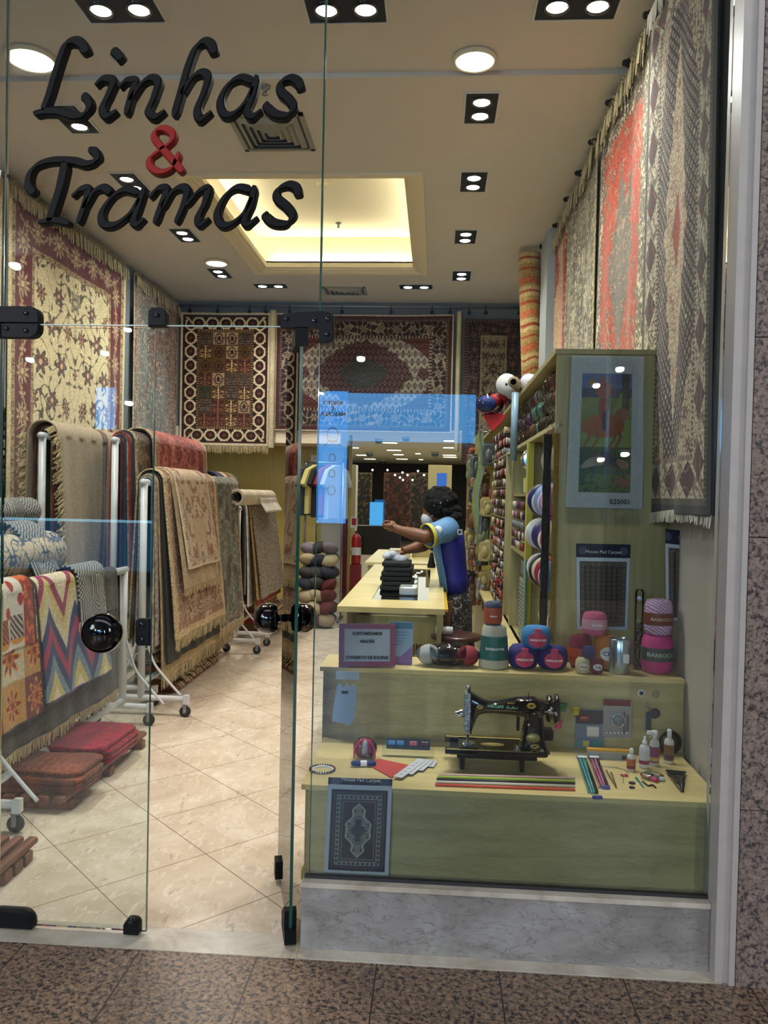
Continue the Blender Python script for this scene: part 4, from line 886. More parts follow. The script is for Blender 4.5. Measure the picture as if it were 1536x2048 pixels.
rack('low white rug rack at the left front with cake, patchwork and zigzag rugs', -2.03, 3.45, 5.12, 1.02, .20, .16)
rack('low white rug rack behind the zigzag rug, carrying a rug roll', -2.42, 3.4, 5.02, 1.06, .2, .16)
def draped(lab, x, y0, wd, zb, front, back, pat, off=.03, th=.010, res=.008, fr=None, frm=None, rr=None, flare=.06, edge_=None, name='draped_rug', fl=.07, group='rugs draped over the racks', cat='rug', rumple=.008):
    """rug over a bar along Y at height zb; front hangs on +X side by 'front', back on -X by 'back'"""
    rr = rr or off; arc = PI*rr; L = front+arc+back
    def pos(U, V):
        s = V; a = np.clip((s-front)/rr, 0, PI)
        X = x+rr*np.cos(a); Z = zb+rr*np.sin(a)
        Z = np.where(s < front, zb-(front-s), Z); Z = np.where(s > front+arc, zb-(s-front-arc), Z)
        dn = np.clip((front-s)/max(front, .01), 0, 1); X = np.where(s < front, x+rr+flare*dn+rumple*np.sin(U*11+s*3)*dn+.004*np.sin(U*31), X)
        db = np.clip((s-front-arc)/max(back, .01), 0, 1); X = np.where(s > front+arc, x-rr-flare*.5*db, X)
        return X, y0+U, Z
    t = thing(name, lab, cat, (x, y0, 0), group); rug('pile', wd, L, pos, pat, t, res=res, th=th)
    if fr: fringe(pos, wd, 0, fl, int(wd/.012), frm or M_FRINGE, t, nrm=(1, 0, 0), wdt=.009)
    return t
# layered rugs seen end-on under each bar, then the outer ones
def layers(lab, x, y0, wd, zb, n, r0, front, cols, seed=0, group='rugs draped over the racks', dr=.011, drp=0.0):
    rn = random.Random(seed)
    for i in range(n):
        c = cols[i % len(cols)]; f = front*(.86+.14*rn.random())
        pat = c if callable(c) else p_plain(c, .15, seed+i, None, tuple(min(255, int(v*1.5)) for v in c))
        draped(lab+', '+['innermost', 'second layer', 'third layer', 'fourth layer', 'fifth layer', 'sixth layer'][i], x, y0+rn.random()*.05+drp*i, wd-rn.random()*.1, zb, f, f*.95, pat, rr=r0+dr*i, th=.009, res=.03 if not callable(c) else .014, flare=.01*i, group=group)
layers('thin folded rug with dark pile hung inside the tallest rack', -2.66, 5.28, 1.9, 1.90, 5, .034, 1.35, [(90, 84, 56), (110, 44, 40), (60, 62, 48), (140, 128, 96), (78, 40, 40)], 3, 'dark rugs inside the far rack')
fr_ = draped('fringed beige rug with a brown stripe on the tallest rack', -2.66, 5.25, 1.2, 1.90, .95, .9, p_tan, rr=.105, th=.012, res=.01)
b = MB(); rn = random.Random(5)
for k in range(230):
    z = 1.98-rn.random()*1.15; zz = max(0, z-1.90); xx = -2.66+(.12+.07*(1.9-z) if z < 1.9 else .11*math.cos(min(1, zz/.12)*PI/2)); xx2 = -2.66-.12
    s = xx if k % 2 else xx2; b.ribbon([(s, 5.26, z), (s+.02*(rn.random()-.5), 5.22, z-.01), (s+.04*(rn.random()-.5), 5.17-rn.random()*.02, z-.035)], [.012, .012, .007], (1, 0, 0), th=.004)
b.build('fringe', M_FRINGE, fr_, fix=False)
layers('thin dark folded rug hung inside the rack under the crimson rug', -2.30, 5.62, 1.3, 1.90, 6, .032, 1.45, [(70, 24, 30), (40, 52, 72), p_oldred(3), (110, 44, 36), (44, 48, 62), p_oldred(5, (120, 96, 66), (176, 160, 130), (84, 30, 30))], 7, 'dark rugs inside the crimson rack', drp=.02)
draped('crimson mottled floral rug over the tall rack', -2.30, 6.02, 1.42, 1.90, 1.3, 1.2, p_redcover, rr=.125, th=.014, res=.007)
layers('thin grey-blue folded rug hung inside the rack beside the aisle', -1.99, 5.38, 1.9, 1.60, 3, .030, 1.28, [(70, 84, 92), (120, 112, 104), p_oldred(8, (110, 106, 100), (160, 150, 136), (70, 78, 84))], 11, 'grey rugs inside the aisle rack')
draped('beige fringed rug hanging lowest beside the aisle', -1.99, 5.44, 2.0, 1.60, 1.36, 1.2, p_plain((176, 158, 120), .12, 40), rr=.060, th=.008, res=.014, fr=True, flare=.05, fl=.09)
draped('long black rug showing below the taupe fringe beside the aisle', -1.99, 5.45, 1.9, 1.60, 1.27, 1.15, p_plain((26, 24, 30), .1, 41), rr=.070, th=.008, res=.014, flare=.07)
draped('grey-green bordered rug at the far end of the aisle rack', -1.99, 6.75, .85, 1.60, 1.26, 1.2, p_oldred(12, (96, 108, 100), (176, 164, 134), (80, 70, 60)), rr=.080, th=.010, res=.010, fr=True, flare=.08, fl=.08)
draped('taupe floral fringed rug on the rack beside the aisle', -1.99, 5.47, 1.28, 1.60, 1.10, 1.1, p_taupefloral, rr=.094, th=.012, res=.006, fr=True, flare=.10, fl=.09)
draped('cream fringed rug showing below the small pale runner', -1.99, 5.60, .93, 1.60, .76, .8, p_plain((178, 160, 126), .1, 44), rr=.104, th=.008, res=.012, flare=.11, fr=True, fl=.06)
draped('small pale floral runner on top of the taupe rug', -1.99, 5.66, .80, 1.60, .62, .6, p_beigefloral, rr=.114, th=.010, res=.005, flare=.11)
layers('thin striped rug folded inside the rack at the back', -1.98, 8.0, 1.25, 1.38, 4, .030, 1.0, [(40, 38, 42), (170, 166, 158), (56, 50, 50), (190, 184, 170)], 15, 'rugs inside the rear rack')
draped('red-edged rug under the grey sisal rug', -1.98, 8.05, 1.2, 1.38, 1.0, .9, p_plain((190, 160, 110), .1, 46, ((0, .03, (160, 40, 30)),)), rr=.085, th=.010, res=.012, flare=.10)
draped('yellow woven rug lowest on the rear rack', -1.98, 8.15, 1.15, 1.38, 1.08, 1.0, p_plain((176, 152, 92), .1, 47), rr=.075, th=.010, res=.012, flare=.06)
draped('grey-brown sisal rug on the rack at the back', -1.98, 8.08, 1.20, 1.38, .93, .8, p_sisal, rr=.10, th=.012, res=.007, flare=.12)
# rolls on top of the rear rack, rugs folded further back
def roll(lab, a, b_, r, pat, group='rug rolls', name='rug_roll', turns=2, cat='rug', res=.012):
    a, b_ = Vector(a), Vector(b_); L = (b_-a).length; ax = (b_-a).normalized(); u = ax.cross(Vector((0, 0, 1))).normalized(); w = u.cross(ax).normalized()
    t = thing(name, lab, cat, a-Vector((0, 0, r)), group); per = 2*PI*r
    def pos(U, V):
        th = V/r*1.0; rr = r-.012*(V/(per)); th = th-PI/2
        return (a.x+ax.x*U+(u.x*np.cos(th)+w.x*np.sin(th))*rr, a.y+ax.y*U+(u.y*np.cos(th)+w.y*np.sin(th))*rr, a.z+ax.z*U+(u.z*np.cos(th)+w.z*np.sin(th))*rr)
    rug('pile', L, per*turns, pos, pat, t, res=res, th=.010); return t
roll('pale rolled carpet lying along the top of the rear rack', (-1.86, 7.0+.35, 1.50), (-1.86, 8.85, 1.50), .075, p_plain((206, 196, 170), .05, 50))
t = draped('thin white cloth hanging below the pale roll', -1.87, 8.0, .85, 1.445, .10, .08, p_plain((206, 200, 184), .05, 51), rr=.10, th=.004, res=.02, cat='cloth', name='white_cloth')
for i, (y, w_, c, lab) in enumerate(((8.95, .28, (34, 42, 86), 'navy blue rug folded over the bar behind the pale roll'), (9.22, .12, (190, 178, 150), 'cream fringed rug beside the folded navy rug'), (9.34, .28, p_oldred(22, (130, 28, 30), (190, 160, 120), (90, 84, 50)), 'red patterned rug folded behind the pale roll'), (9.60, .16, (150, 140, 70), 'olive yellow rug folded beside the red patterned rug'), (9.74, .12, (30, 34, 40), 'black rug folded at the end of the back row'))):
    draped(lab, -2.56, y-.15, w_, 1.62, .35, .3, c if callable(c) else p_plain(c, .1, 60+i), rr=.15, th=.02, res=.012, flare=.03)
rack('rear rug rack against the yellow back wall', -2.56, 8.75, 9.84, 1.60, .18)
# low rack at the left front
draped('patchwork kitchen rug with peppers hanging below the cake rug', -2.03, 3.25, .62, 1.04, .62, .4, p_patch, rr=.05, th=.009, res=.006, flare=.05)
draped('white runner with printed cakes over the low front rack', -2.03, 3.25, .56, 1.05, .26, .3, p_kids, rr=.065, th=.009, res=.005, flare=.02)
draped('zigzag rug in pink, blue and yellow over the low front rack', -2.03, 3.86, .80, 1.04, .58, .4, p_chevron, rr=.052, th=.009, res=.005, flare=.06)
draped('small black and white geometric rug on top of the zigzag rug', -2.03, 4.28, .36, 1.05, .24, .25, p_bwgeo, rr=.066, th=.010, res=.004, flare=.02, fr=True, frm=M_FRINGEW, fl=.06)
draped('dark grey fringed rug hanging lowest on the front rack', -2.03, 3.3, 1.6, 1.02, .72, .6, p_plain((74, 70, 66), .3, 71), rr=.04, th=.009, res=.012, flare=.03, fr=True)
roll('rolled rug with blue vine pattern behind the cake runner', (-2.36, 3.2, 1.16), (-2.36, 4.72, 1.16), .13, p_vineblue, res=.006)
draped('black and white geometric runner lying over the vine roll', -2.42, 4.28, .30, 1.20, .18, .2, p_bwgeo, rr=.15, th=.012, res=.006, flare=.08)
roll('pale brown patterned rug roll at the left edge', (-2.55, 3.2, 1.36), (-2.55, 4.35, 1.36), .10, p_oldred(31, (186, 170, 140), (140, 110, 80), (110, 90, 70)), res=.01)
roll('black and white checked rug roll at the left edge, upper', (-2.62, 3.6, 1.40), (-2.62, 5.0, 1.40), .085, p_bwgeo, res=.006)
# ------------------------------------------------------------------ mats, pallets and stacked rugs on the floor
M_SLAT = ramp_mat('brown_pallet_wood', lambda k: k.ramp(k.noise(4, 6, k.mapped((14, 1, 6)), .5, .6), [(.3, (84, 50, 34)), (.55, (118, 72, 48)), (.75, (140, 92, 64))]), .55)
def pallet(lab, x0, x1, y0, y1, z=.0, n=7, h=.055, ax='y'):
    t = thing('wooden_pallet', lab, 'pallet', ((x0+x1)/2, y0, 0), 'wooden slat pallets')
    for i in range(n):
        a = x0+(x1-x0)*i/n; wd = (x1-x0)/n*.72; m = MB(); m.rbox((a+wd/2, (y0+y1)/2, z+h+.012), (wd, y1-y0, .030), .012, ax=1); m.build('slat', M_SLAT, t)
    for y in (y0+.08, (y0+y1)/2, y1-.08): m = MB(); m.rbox(((x0+x1)/2-.004, y, z+h/2-.002), (x1-x0-.02, .06, h-.008), .006, ax=0); m.build('bearer', M_SLAT, t)
pallet('dark slat pallet carrying the brown and crimson bath mats', -2.45, -1.70, 3.66, 4.74, n=9)
pallet('slatted wooden pallet at the lower left corner of the floor', -2.05, -1.62, 2.92, 3.24, n=7)
def mats(n, x0, x1, y0, y1, z, col, lab, group, seed, hot=None):
    r = random.Random(seed)
    def pat(U, V, Wd, Ht):
        c = base(U, col); c = c*(.8+.5*fbm(U*7, V*3, seed)[..., None])
        if hot: c = put(c, (np.mod(U*26+.6*np.sin(V*7), 1) < .3) & (fbm(U*5, V*5, seed+1) > .44), hot); d, t = bands(U, V, Wd, Ht); c = put(c, d < .012, (120, 64, 34))
        return speckle(c, U, V, seed, .25)
    for i in range(n):
        dx, dy = (r.random()-.5)*.03, (r.random()-.5)*.03; t = thing('bath_mat', lab if i == n-1 else lab.replace('top', ['lowest', 'second from the bottom', 'just under the top one'][i]), 'bath mat', (x0+dx, y0+dy, z+i*.026), group)
        Wd, Ht = x1-x0, y1-y0; zz = z+i*.026
        def pos(U, V, dx=dx, dy=dy, zz=zz):
            rr = .06; u, v = U, V; cu = np.clip(np.minimum(u, Wd-u)/rr, 0, 1); cv = np.clip(np.minimum(v, Ht-v)/rr, 0, 1)
            ex = (1-np.sqrt(1-(1-cv)**2))*rr*(1); ey = (1-np.sqrt(1-(1-cu)**2))*rr
            X = x0+dx+np.where(u < Wd/2, np.maximum(u, ex*(1-cu)+u*cu), np.minimum(u, Wd-ex*(1-cu)-(Wd-u)*cu)); Y = y0+dy+np.where(v < Ht/2, np.maximum(v, ey*(1-cv)+v*cv), np.minimum(v, Ht-ey*(1-cv)-(Ht-v)*cv))
            return X, Y, zz+.012+.0*U-(1-np.minimum(cu, cv))*.006+.003*np.sin(U*20+V*9)
        rug('pile', Wd, Ht, pos, pat, t, res=.008 if i == n-1 else .02, th=.022)
mats(4, -2.32, -1.66, 3.70, 4.00, .085, (124, 66, 38), 'brown corduroy bath mat, top of its pile on the dark pallet', 'brown bath mats on the pallet', 3, (160, 84, 44))
mats(4, -2.38, -1.70, 4.08, 4.56, .085, (150, 16, 54), 'crimson plush bath mat, top of its pile on the dark pallet', 'crimson bath mats on the pallet', 5)
def stack(lab, x0, x1, y0, y1, cols, group, seed, m=None):
    z = .06
    MB().box(x0+.02, x1-.02, y0+.02, y1-.02, .0, .055).build('wooden_pallet', M_SLAT); o = COL.objects[-1] if False else [q for q in COL.objects if q.name.startswith('wooden_pallet')][-1]
    tag(o, 'low dark board under the '+group, 'pallet')
    r = random.Random(seed)
    for i, (c, h) in enumerate(cols):
        dx = (r.random()-.5)*.04; t = thing('folded_rug', lab % ['lowest', 'second from the floor', 'third from the floor', 'fourth from the floor', 'fifth from the floor', 'sixth from the floor', 'topmost'][i if i < len(cols)-1 else 6], 'rug', (x0, y0, z), group)
        Wd, Ht = x1-x0, y1-y0
        def pos(U, V, z=z, h=h, dx=dx): 
            a = np.clip((V-Ht)/(h/2), 0, PI); return x0+dx+U, np.where(V < Ht, y1-.0-V, np.where(a < PI, y0-np.sin(a)*h/2, y0+(V-Ht-h/2*PI))), np.where(V < Ht, z+h, np.where(a < PI, z+h/2+np.cos(a)*h/2, z+.004))+.003*np.sin(U*18+V*5)
        rug('pile', Wd, 2*Ht+h/2*PI-.02, pos, c if callable(c) else p_plain(c, .15, seed+i), t, res=.014, th=.012)
        b = MB(); rn = random.Random(i+seed)
        for k in range(34):
            y = y0+(y1-y0)*k/34; zz = z+h*(.3+.6*rn.random()); b.ribbon([(x1+dx-.005, y, zz), (x1+dx+.02, y+.01, zz-.006), (x1+dx+.045, y+.02*(rn.random()-.5), zz-.03)], [.012, .012, .006], (0, 0, 1), th=.004)
        if i in (0, 2, 4, len(cols)-1): b.build('fringe', M_FRINGE, t, fix=False)
        z += h+.003
stack('folded rug in the floor pile beside the aisle rack, %s', -2.25, -1.93, 5.95, 7.2, [((110, 80, 50), .05), ((200, 196, 180), .025), ((60, 70, 60), .025), ((150, 40, 30), .035), ((50, 30, 30), .03), (p_taupefloral, .045)], 'rug pile beside the aisle', 4)
stack('folded rug in the small floor pile at the back, %s', -2.15, -1.72, 8.6, 9.6, [((120, 100, 70), .05), ((150, 60, 40), .04), ((160, 50, 36), .04), (p_oldred(9, (150, 90, 60), (190, 160, 120), (110, 60, 50)), .05)], 'rug pile at the back', 6)
# ================================================================== RIGHT SIDE: stepped display, cupboard, counter
ZL, ZU = .535, .83
ds = thing('display_platform', 'two-step pale wood platform in the shop window', 'display platform', (.25, 2.76, .24))
M_WOODH = ramp_mat('pale_wood_panel', _veneer, .42)
b = MB(); b.box(-.432, 1.0, 2.755, 2.773, .225, ZL-.018); b.box(-.432, -.414, 2.773, 3.28, .0, ZL-.018); b.build('lower_panel', M_WOODH, ds)
MB().box(-.445, 1.0, 2.745, 3.30, ZL-.018, ZL).build('lower_top', M_WOODT, ds)
MB().box(-.44, -.425, 2.745, 2.775, .20, .235).build('corner_foot', M_WOODY, ds)
b = MB(); b.box(-.452, 1.02, 3.30, 3.316, ZL-.3, ZU-.018); b.box(-.452, -.436, 3.316, 3.54, 0, ZU-.018); b.build('upper_panel', M_WOODH, ds)
MB().box(-.465, 1.02, 3.29, 3.56, ZU-.018, ZU).build('upper_top', M_WOODT, ds)
# --- tall cupboard along the right wall
cb = thing('haberdashery_cupboard', 'long pale wood cupboard of yarn, ribbon and thread along the right wall', 'cupboard', (.77, 3.6, 0))
CX = .522
MB().box(CX, XR, 3.60, 3.618, 0, 2.19).build('side_panel', M_WOODV, cb)
MB().box(CX-.01, XR, 3.59, 9.6, 2.19, 2.212).build('top_board', M_WOODV, cb)
MB().box(1.0, XR, 3.618, 9.6, 0, 2.19).build('back_board', M_WOODV, cb)
for z, y0, y1 in ((1.868, 3.618, 8.6), (1.20, 4.72, 5.55), (.645, 3.618, 9.6)):
    MB().box(CX, 1.0, y0, y1, z, z+.02).build('shelf', M_WOODV, cb)
MB().box(CX-.09, CX+.02, 3.9, 9.4, .64, .665).build('ledge', M_WOODT, cb)
MB().box(CX-.05, CX-.035, 3.9, 9.4, 0, .64).build('base_panel', M_WOODV, cb)
for y, y2 in ((4.68, 4.72), (5.56, 5.60), (6.05, 6.09), (7.42, 7.46)):
    MB().box(CX, 1.0, y, y2, .665, 1.868).build('divider', M_WOODV, cb)
MB().box(CX-.004, CX+.03, 4.60, 4.66, .665, 1.868).build('yellow_strip', mat('yellow_strip', (178, 174, 60), .5), cb)
MB().box(CX-.006, CX-.001, 4.56, 4.60, .665, 1.20).build('blue_strip', mat('blue_strip', (50, 130, 160), .5), cb)
def yarn_mat(name, col, col2=None):
    if name in MATS: return MATS[name]
    def f(k):
        v = k.mapped((1, 1, 1), (.5, .9, .2)); w = k.nt.nodes.new('ShaderNodeTexWave'); w.inputs['Scale'].default_value = 110; w.inputs['Distortion'].default_value = 7; w.inputs['Detail'].default_value = 2; w.inputs['Detail Scale'].default_value = .35
        k.nt.links.new(v, w.inputs['Vector']); bp = k.nt.nodes.new('ShaderNodeBump'); bp.inputs['Strength'].default_value = .5; bp.inputs['Distance'].default_value = .004
        k.nt.links.new(w.outputs['Fac'], bp.inputs['Height']); k.nt.links.new(bp.outputs[0], k.b.inputs['Normal'])
        a = tuple(int(c*.80) for c in col); c2 = col2 or tuple(min(255, int(c*1.1)) for c in col)
        if col2:
            w2 = k.nt.nodes.new('ShaderNodeTexWave'); w2.inputs['Scale'].default_value = 28; w2.inputs['Distortion'].default_value = 5; k.nt.links.new(v, w2.inputs['Vector'])
            return k.ramp(w2.outputs['Fac'], [(.35, col), (.6, c2)])
        return k.ramp(w.outputs['Fac'], [(.1, a), (.6, col), (.9, c2)])
    return ramp_mat(name, f, .7)
YC = {'cream': (200, 186, 158), 'brown': (110, 92, 74), 'grey': (140, 138, 130), 'mint': (130, 200, 180), 'rose': (186, 110, 104), 'charcoal': (60, 60, 62), 'taupe': (156, 138, 118), 'wine': (110, 30, 60), 'white': (206, 204, 198), 'lilac': (150, 110, 170), 'red': (170, 40, 40), 'terracotta': (170, 100, 74)}
YN = list(YC)
proto = {}
rn = random.Random(12)
def yarn_ball(kind, loc, s, lab):
    if kind not in proto:
        b = MB(); b.ball((0, 0, 0), .052, 16, 10, (1, 1, .92))
        o = b.build('yarn_ball', yarn_mat('yarn_'+kind, YC[kind])); proto[kind] = o; g = MB(); g.ball((0, 0, 0), .0565, 12, 8, (1.03, 1.06, 1.0)); g.build('clear_wrapper', M_PLASTIC, o)
    else: o = copy_tree(proto[kind])
    o.location = loc; o.rotation_euler = (rn.random()*3, rn.random()*3, rn.random()*3); o.scale = (s, s, s)
    tag(o, lab, 'yarn', 'wrapped yarn balls on the cupboard top shelf'); return o
y = 3.69; row = 0
while y < 5.7:
    for lv, z in enumerate((1.94, 2.035, 2.125)):
        near = y < 4.6
        k = rn.choice(['cream', 'brown', 'grey', 'taupe', 'charcoal', 'cream', 'rose', 'wine', 'grey'] if near else ['rose', 'cream', 'terracotta', 'brown', 'lilac', 'red', 'grey', 'white'])
        if abs(y-4.5) < .15: k = 'mint' if lv != 2 else 'white'
        yarn_ball(k, (.585+rn.random()*.025, y+(.03 if lv % 2 else 0), z), .9+.12*rn.random(), '%s yarn ball on the top shelf, %s layer, %s from the window' % (k, ['lowest', 'middle', 'upper'][lv], (ORD0 := ['first', 'second', 'third', 'fourth', 'fifth', 'sixth', 'seventh', 'eighth', 'ninth', 'tenth', 'eleventh', 'twelfth', 'thirteenth', 'fourteenth', 'fifteenth', 'sixteenth', 'seventeenth', 'eighteenth', 'nineteenth', 'twentieth'])[row]))
    y += .105; row += 1
# ribbon spools
def spool(name, r, w, m_rib, m_fl, core=.02):
    o = MB().lathe([(core, -w/2), (r*.93, -w/2), (r*.93, w/2), (core, w/2)], 28, ax=1, cap=False).build(name, m_rib)
    f = MB(); f.lathe([(core, -w/2-.002), (r*.45, -w/2-.002), (r*.45, -w/2), (core, -w/2)], 28, ax=1, cap=False); f.build('flange', m_fl, o); f = MB(); f.lathe([(core, w/2), (r*.45, w/2), (r*.45, w/2+.002), (core, w/2+.002)], 28, ax=1, cap=False); f.build('flange', m_fl, o)
    return o
RIB = {'white': (210, 206, 206), 'purple': (96, 40, 120), 'navy': (34, 36, 90), 'crimson': (150, 24, 50), 'pink': (206, 130, 170), 'lilac': (176, 150, 206), 'cream': (206, 196, 170), 'black': (24, 22, 26), 'light blue': (130, 156, 200)}
sp = {k: spool('ribbon_spool', .082, .026, mat('ribbon_'+k.replace(' ', '_'), c, .35, sheen=.3), mat('flange_white', (200, 198, 200), .5)) for k, c in RIB.items()}
used_sp = set()
for lv, (z, seq) in enumerate(((1.535, ['pink', 'crimson', 'lilac', 'white', 'light blue', 'white', 'crimson', 'navy', 'white']), (1.36, ['cream', 'crimson', 'white', 'purple', 'navy', 'white', 'light blue', 'white', 'cream']), (1.185, ['light blue', 'purple', 'white', 'crimson', 'cream', 'white', 'black', 'white', 'cream']))):
    MB().tube([(.565, 3.63, z), (.565, 4.62, z)], .008, 8).build('spool_rod', M_STEEL, cb)
    for i, k in enumerate(seq):
        o = sp[k] if k not in used_sp else copy_tree(sp[k]); used_sp.add(k)
        o.location = (.565+.012*math.sin(i*2.3+lv), 3.70+i*.075, z+.008*math.cos(i*1.7)); o.scale = (1+.12*math.sin(i*2+lv),)*3; o.rotation_euler = (0, 0, .25*math.sin(i*1.3)); tag(o, '%s ribbon spool, %s from the window on the %s rod of the cupboard' % (k, ['first', 'second', 'third', 'fourth', 'fifth', 'sixth', 'seventh', 'eighth', 'last'][i], ['top', 'middle', 'bottom'][lv]), 'ribbon', 'ribbon spools on rods')
for k in RIB:
    if k not in used_sp: bpy.data.objects.remove(sp[k])
for lab, col, pts, w in (('dotted white and black ribbon trailing from the top spool rod', (180, 180, 186), [(.60, 3.9, 1.60), (.565, 3.88, 1.52), (.56, 3.9, 1.40)], .03),
    ('yellow ribbon hanging under the lowest spool rod', (196, 186, 40), [(.57, 4.25, 1.16), (.555, 4.28, 1.02), (.56, 4.25, .93)], .04), ('orange ribbon end hanging under the spools', (206, 100, 30), [(.57, 4.12, 1.12), (.56, 4.13, 1.0), (.562, 4.1, .86)], .03),
    ('light blue ribbon hanging long below the spools', (120, 140, 170), [(.57, 3.92, 1.25), (.555, 3.9, 1.1), (.56, 3.92, .95), (.55, 3.9, .80), (.555, 3.93, .69)], .045), ('red ribbon hanging behind the spools beside the yellow strip', (150, 30, 26), [(.57, 4.45, 1.5), (.56, 4.44, 1.3), (.562, 4.45, 1.05)], .03)):
    o = MB().ribbon(catmull(pts, 6), w, (-1, .2, 0), th=.001).build('loose_ribbon', mat('loose_'+lab.split()[0]+lab.split()[1], col, .4)); tag(o, lab, 'ribbon')
o = spool('cord_roll', .105, .16, mat('grey_cord', (150, 138, 120), .8, noise=.2, nscale=60), mat('kraft', (140, 120, 92), .7)); o.location = (.64, 3.85, 1.745); tag(o, 'large roll of grey cord on the shelf over the ribbon spools', 'cord roll', 'large rolls over the ribbons')
o = copy_tree(o); o.location = (.64, 4.15, 1.745); tag(o, 'large roll of grey cord behind the nearest roll', 'cord roll', 'large rolls over the ribbons')
for i, (z, y) in enumerate(((.93, 3.95), (.93, 4.25), (.75, 3.9), (.75, 4.2))):
    b = MB(); b.lathe([(.02, -.07), (.08, -.07), (.085, 0), (.08, .07), (.02, .07)], 20, ax=1); b = b.build('lace_roll', mat('cream_lace', (196, 184, 160), .8, noise=.15, nscale=50, stretch=(1, 8, 1)), loc=(0, 0, 0)); b.location = (.64, y, z)
    tag(b, 'cream lace roll in the cupboard, %s' % ['upper row near the window', 'upper row farther in', 'lower row near the window', 'lower row farther in'][i], 'lace roll', 'cream lace rolls under the ribbons')
for lab, x, y, m, w in (('long black sequin trim hanging beside the cupboard end', .498, 3.66, mat('black_sequin', (14, 14, 18), .25, bump=.8, bscale=150), .035), ('long gold sequin trim hanging beside the black trim', .528, 3.588, mat('gold_sequin', (150, 124, 60), .3, .6, bump=1, bscale=160), .022)):
    b = MB(); b.ribbon([(x, y, 1.84-.05*i) for i in range(20)], [w*(1+.1*math.sin(i*1.7)) for i in range(20)], (0, 1, 0), th=.008); o = b.build('sequin_trim', m); tag(o, lab, 'trim'); MB().tube([(x, y, 1.83), (x, y, 1.87), (x+.012, y, 1.885), (x+.024, y, 1.87)], .002, 6).build('hook', M_CHROME, o)
# boxes and packets in the second bay
def crate(lab, name, x0, x1, y0, y1, z0, z1, m, cat='box'):
    b = MB(); b.rbox(((x0+x1)/2, (y0+y1)/2, (z0+z1)/2), (x1-x0, y1-y0, z1-z0), .006); o = b.build(name, m, loc=((x0+x1)/2, (y0+y1)/2, z0)); tag(o, lab, cat); return o
t = thing('round_tin', 'round clear tin standing at the top of the second cupboard bay', 'tin', (.60, 4.95, 1.70)); MB().lathe([(.07, -.03), (.085, -.026), (.085, .026), (.07, .03), (.04, .022), (.01, .03)], 28, (.60, 4.95, 1.785), ax=1).build('body', M_CHROME, t)
crate('small teal box under the round tin in the cupboard', 'thread_box', .54, .66, 4.98, 5.10, 1.58, 1.66, mat('teal_card', (24, 110, 116), .4))
o = crate('yellow price card box beside the teal box in the cupboard', 'price_box', .53, .66, 4.76, 4.93, 1.58, 1.67, mat('yellow_card', (206, 196, 110), .5)); text_mb('2,50', .04, facing(Vector((.6, 4.757, 1.625))), .0006).build('lettering', M_INK, o)
MB().box(CX+.01, 1.0, 4.72, 5.56, 1.56, 1.575).build('shelf', M_WOODV, cb)
ORD = ['first', 'second', 'third', 'fourth', 'fifth', 'sixth', 'seventh', 'eighth', 'ninth', 'tenth', 'eleventh', 'twelfth', 'thirteenth', 'fourteenth', 'fifteenth', 'sixteenth', 'seventeenth', 'eighteenth', 'nineteenth', 'twentieth']
S1 = ['red', 'white', 'navy', 'cream', 'wine', 'brown', 'grey']
TH = {'red': (160, 40, 44), 'white': (206, 200, 196), 'navy': (40, 46, 90), 'cream': (200, 180, 140), 'wine': (96, 30, 44), 'brown': (100, 70, 50), 'grey': (130, 128, 130), 'rose': (190, 110, 110), 'charcoal': (46, 44, 48)}
rl = MB(); rl.tube([(.40, 7.45, 2.165), (.40, 9.55, 2.165)], .008, 8); rl.tube([(.40, 7.6, 2.165), (.53, 7.6, 2.165)], .006, 8); rl.tube([(.40, 9.3, 2.165), (.53, 9.3, 2.165)], .006, 8); rl.build('hanging_rail', M_STEEL, cb)
th = {}
def thread(k, loc, ax_='x', s=1.0, lab='', grp=''):
    if k not in th:
        b = MB(); b.lathe([(.006, -.026), (.017, -.026), (.017, -.022), (.014, -.02), (.014, .02), (.017, .022), (.017, .026), (.006, .026)], 10, ax=0, mi=0); o = b.build('thread_spool', mat('thread_'+k, TH[k], .5)); th[k] = o
    else: o = th[k].copy(); COL.objects.link(o)
    o.location = loc; o.scale = (s, s, s)
    if ax_ == 'y': o.rotation_euler = (0, 0, PI/2)
    tag(o, lab, 'thread spool', grp); return o
for i in range(5):
    for j in range(7):
        k = S1[(i*3+j*5+i*j) % 7]; thread(k, (.555, 4.80+j*.105, 1.255+i*.062), s=1.5, lab='%s thread spool, second cupboard bay, %s row up, %s from the window' % (k, ORD[i], ORD[j]), grp='thread spools in the second cupboard bay')
crate('clear drawer of blue tape under the thread spools', 'tape_box', .54, .7, 4.85, 5.05, 1.08, 1.16, mat('blue_tape', (40, 80, 150), .3))
b = MB(); b.box(CX+.02, CX+.026, 4.80, 5.12, .68, 1.05); o = b.build('button_card', mat('button_card_white', (190, 196, 196), .5)); tag(o, 'tall pale card of small buttons in the second cupboard bay', 'button card')
q = MB()
for i in range(14):
    for j in range(7): q.cyl((CX+.018, 4.825+j*.045, .70+i*.025), .007, .004, 8, ax=0)
q = q.build('buttons', mat('button_grey', (110, 116, 120), .3), o); q['kind'] = 'stuff'
# wall of thread spools: 16 x 18
for i in range(18):
    zz = .71+i*.0795
    if i % 3 == 0: MB().box(CX, .75, 6.09, 7.42, zz-.036, zz-.030).build('shelf', M_WOODV, cb)
    for j in range(16):
        k = rn.choice(['white', 'white', 'cream', 'red', 'rose', 'charcoal', 'wine', 'brown', 'grey', 'charcoal'])
        thread(k, (.545+.02*rn.random(), 6.14+j*.082, zz+.006*rn.random()), s=1.55, lab='%s spool on the thread wall, %s row up, %s from the window' % (k, ORD[i], ORD[j]), grp='spools of the thread wall')
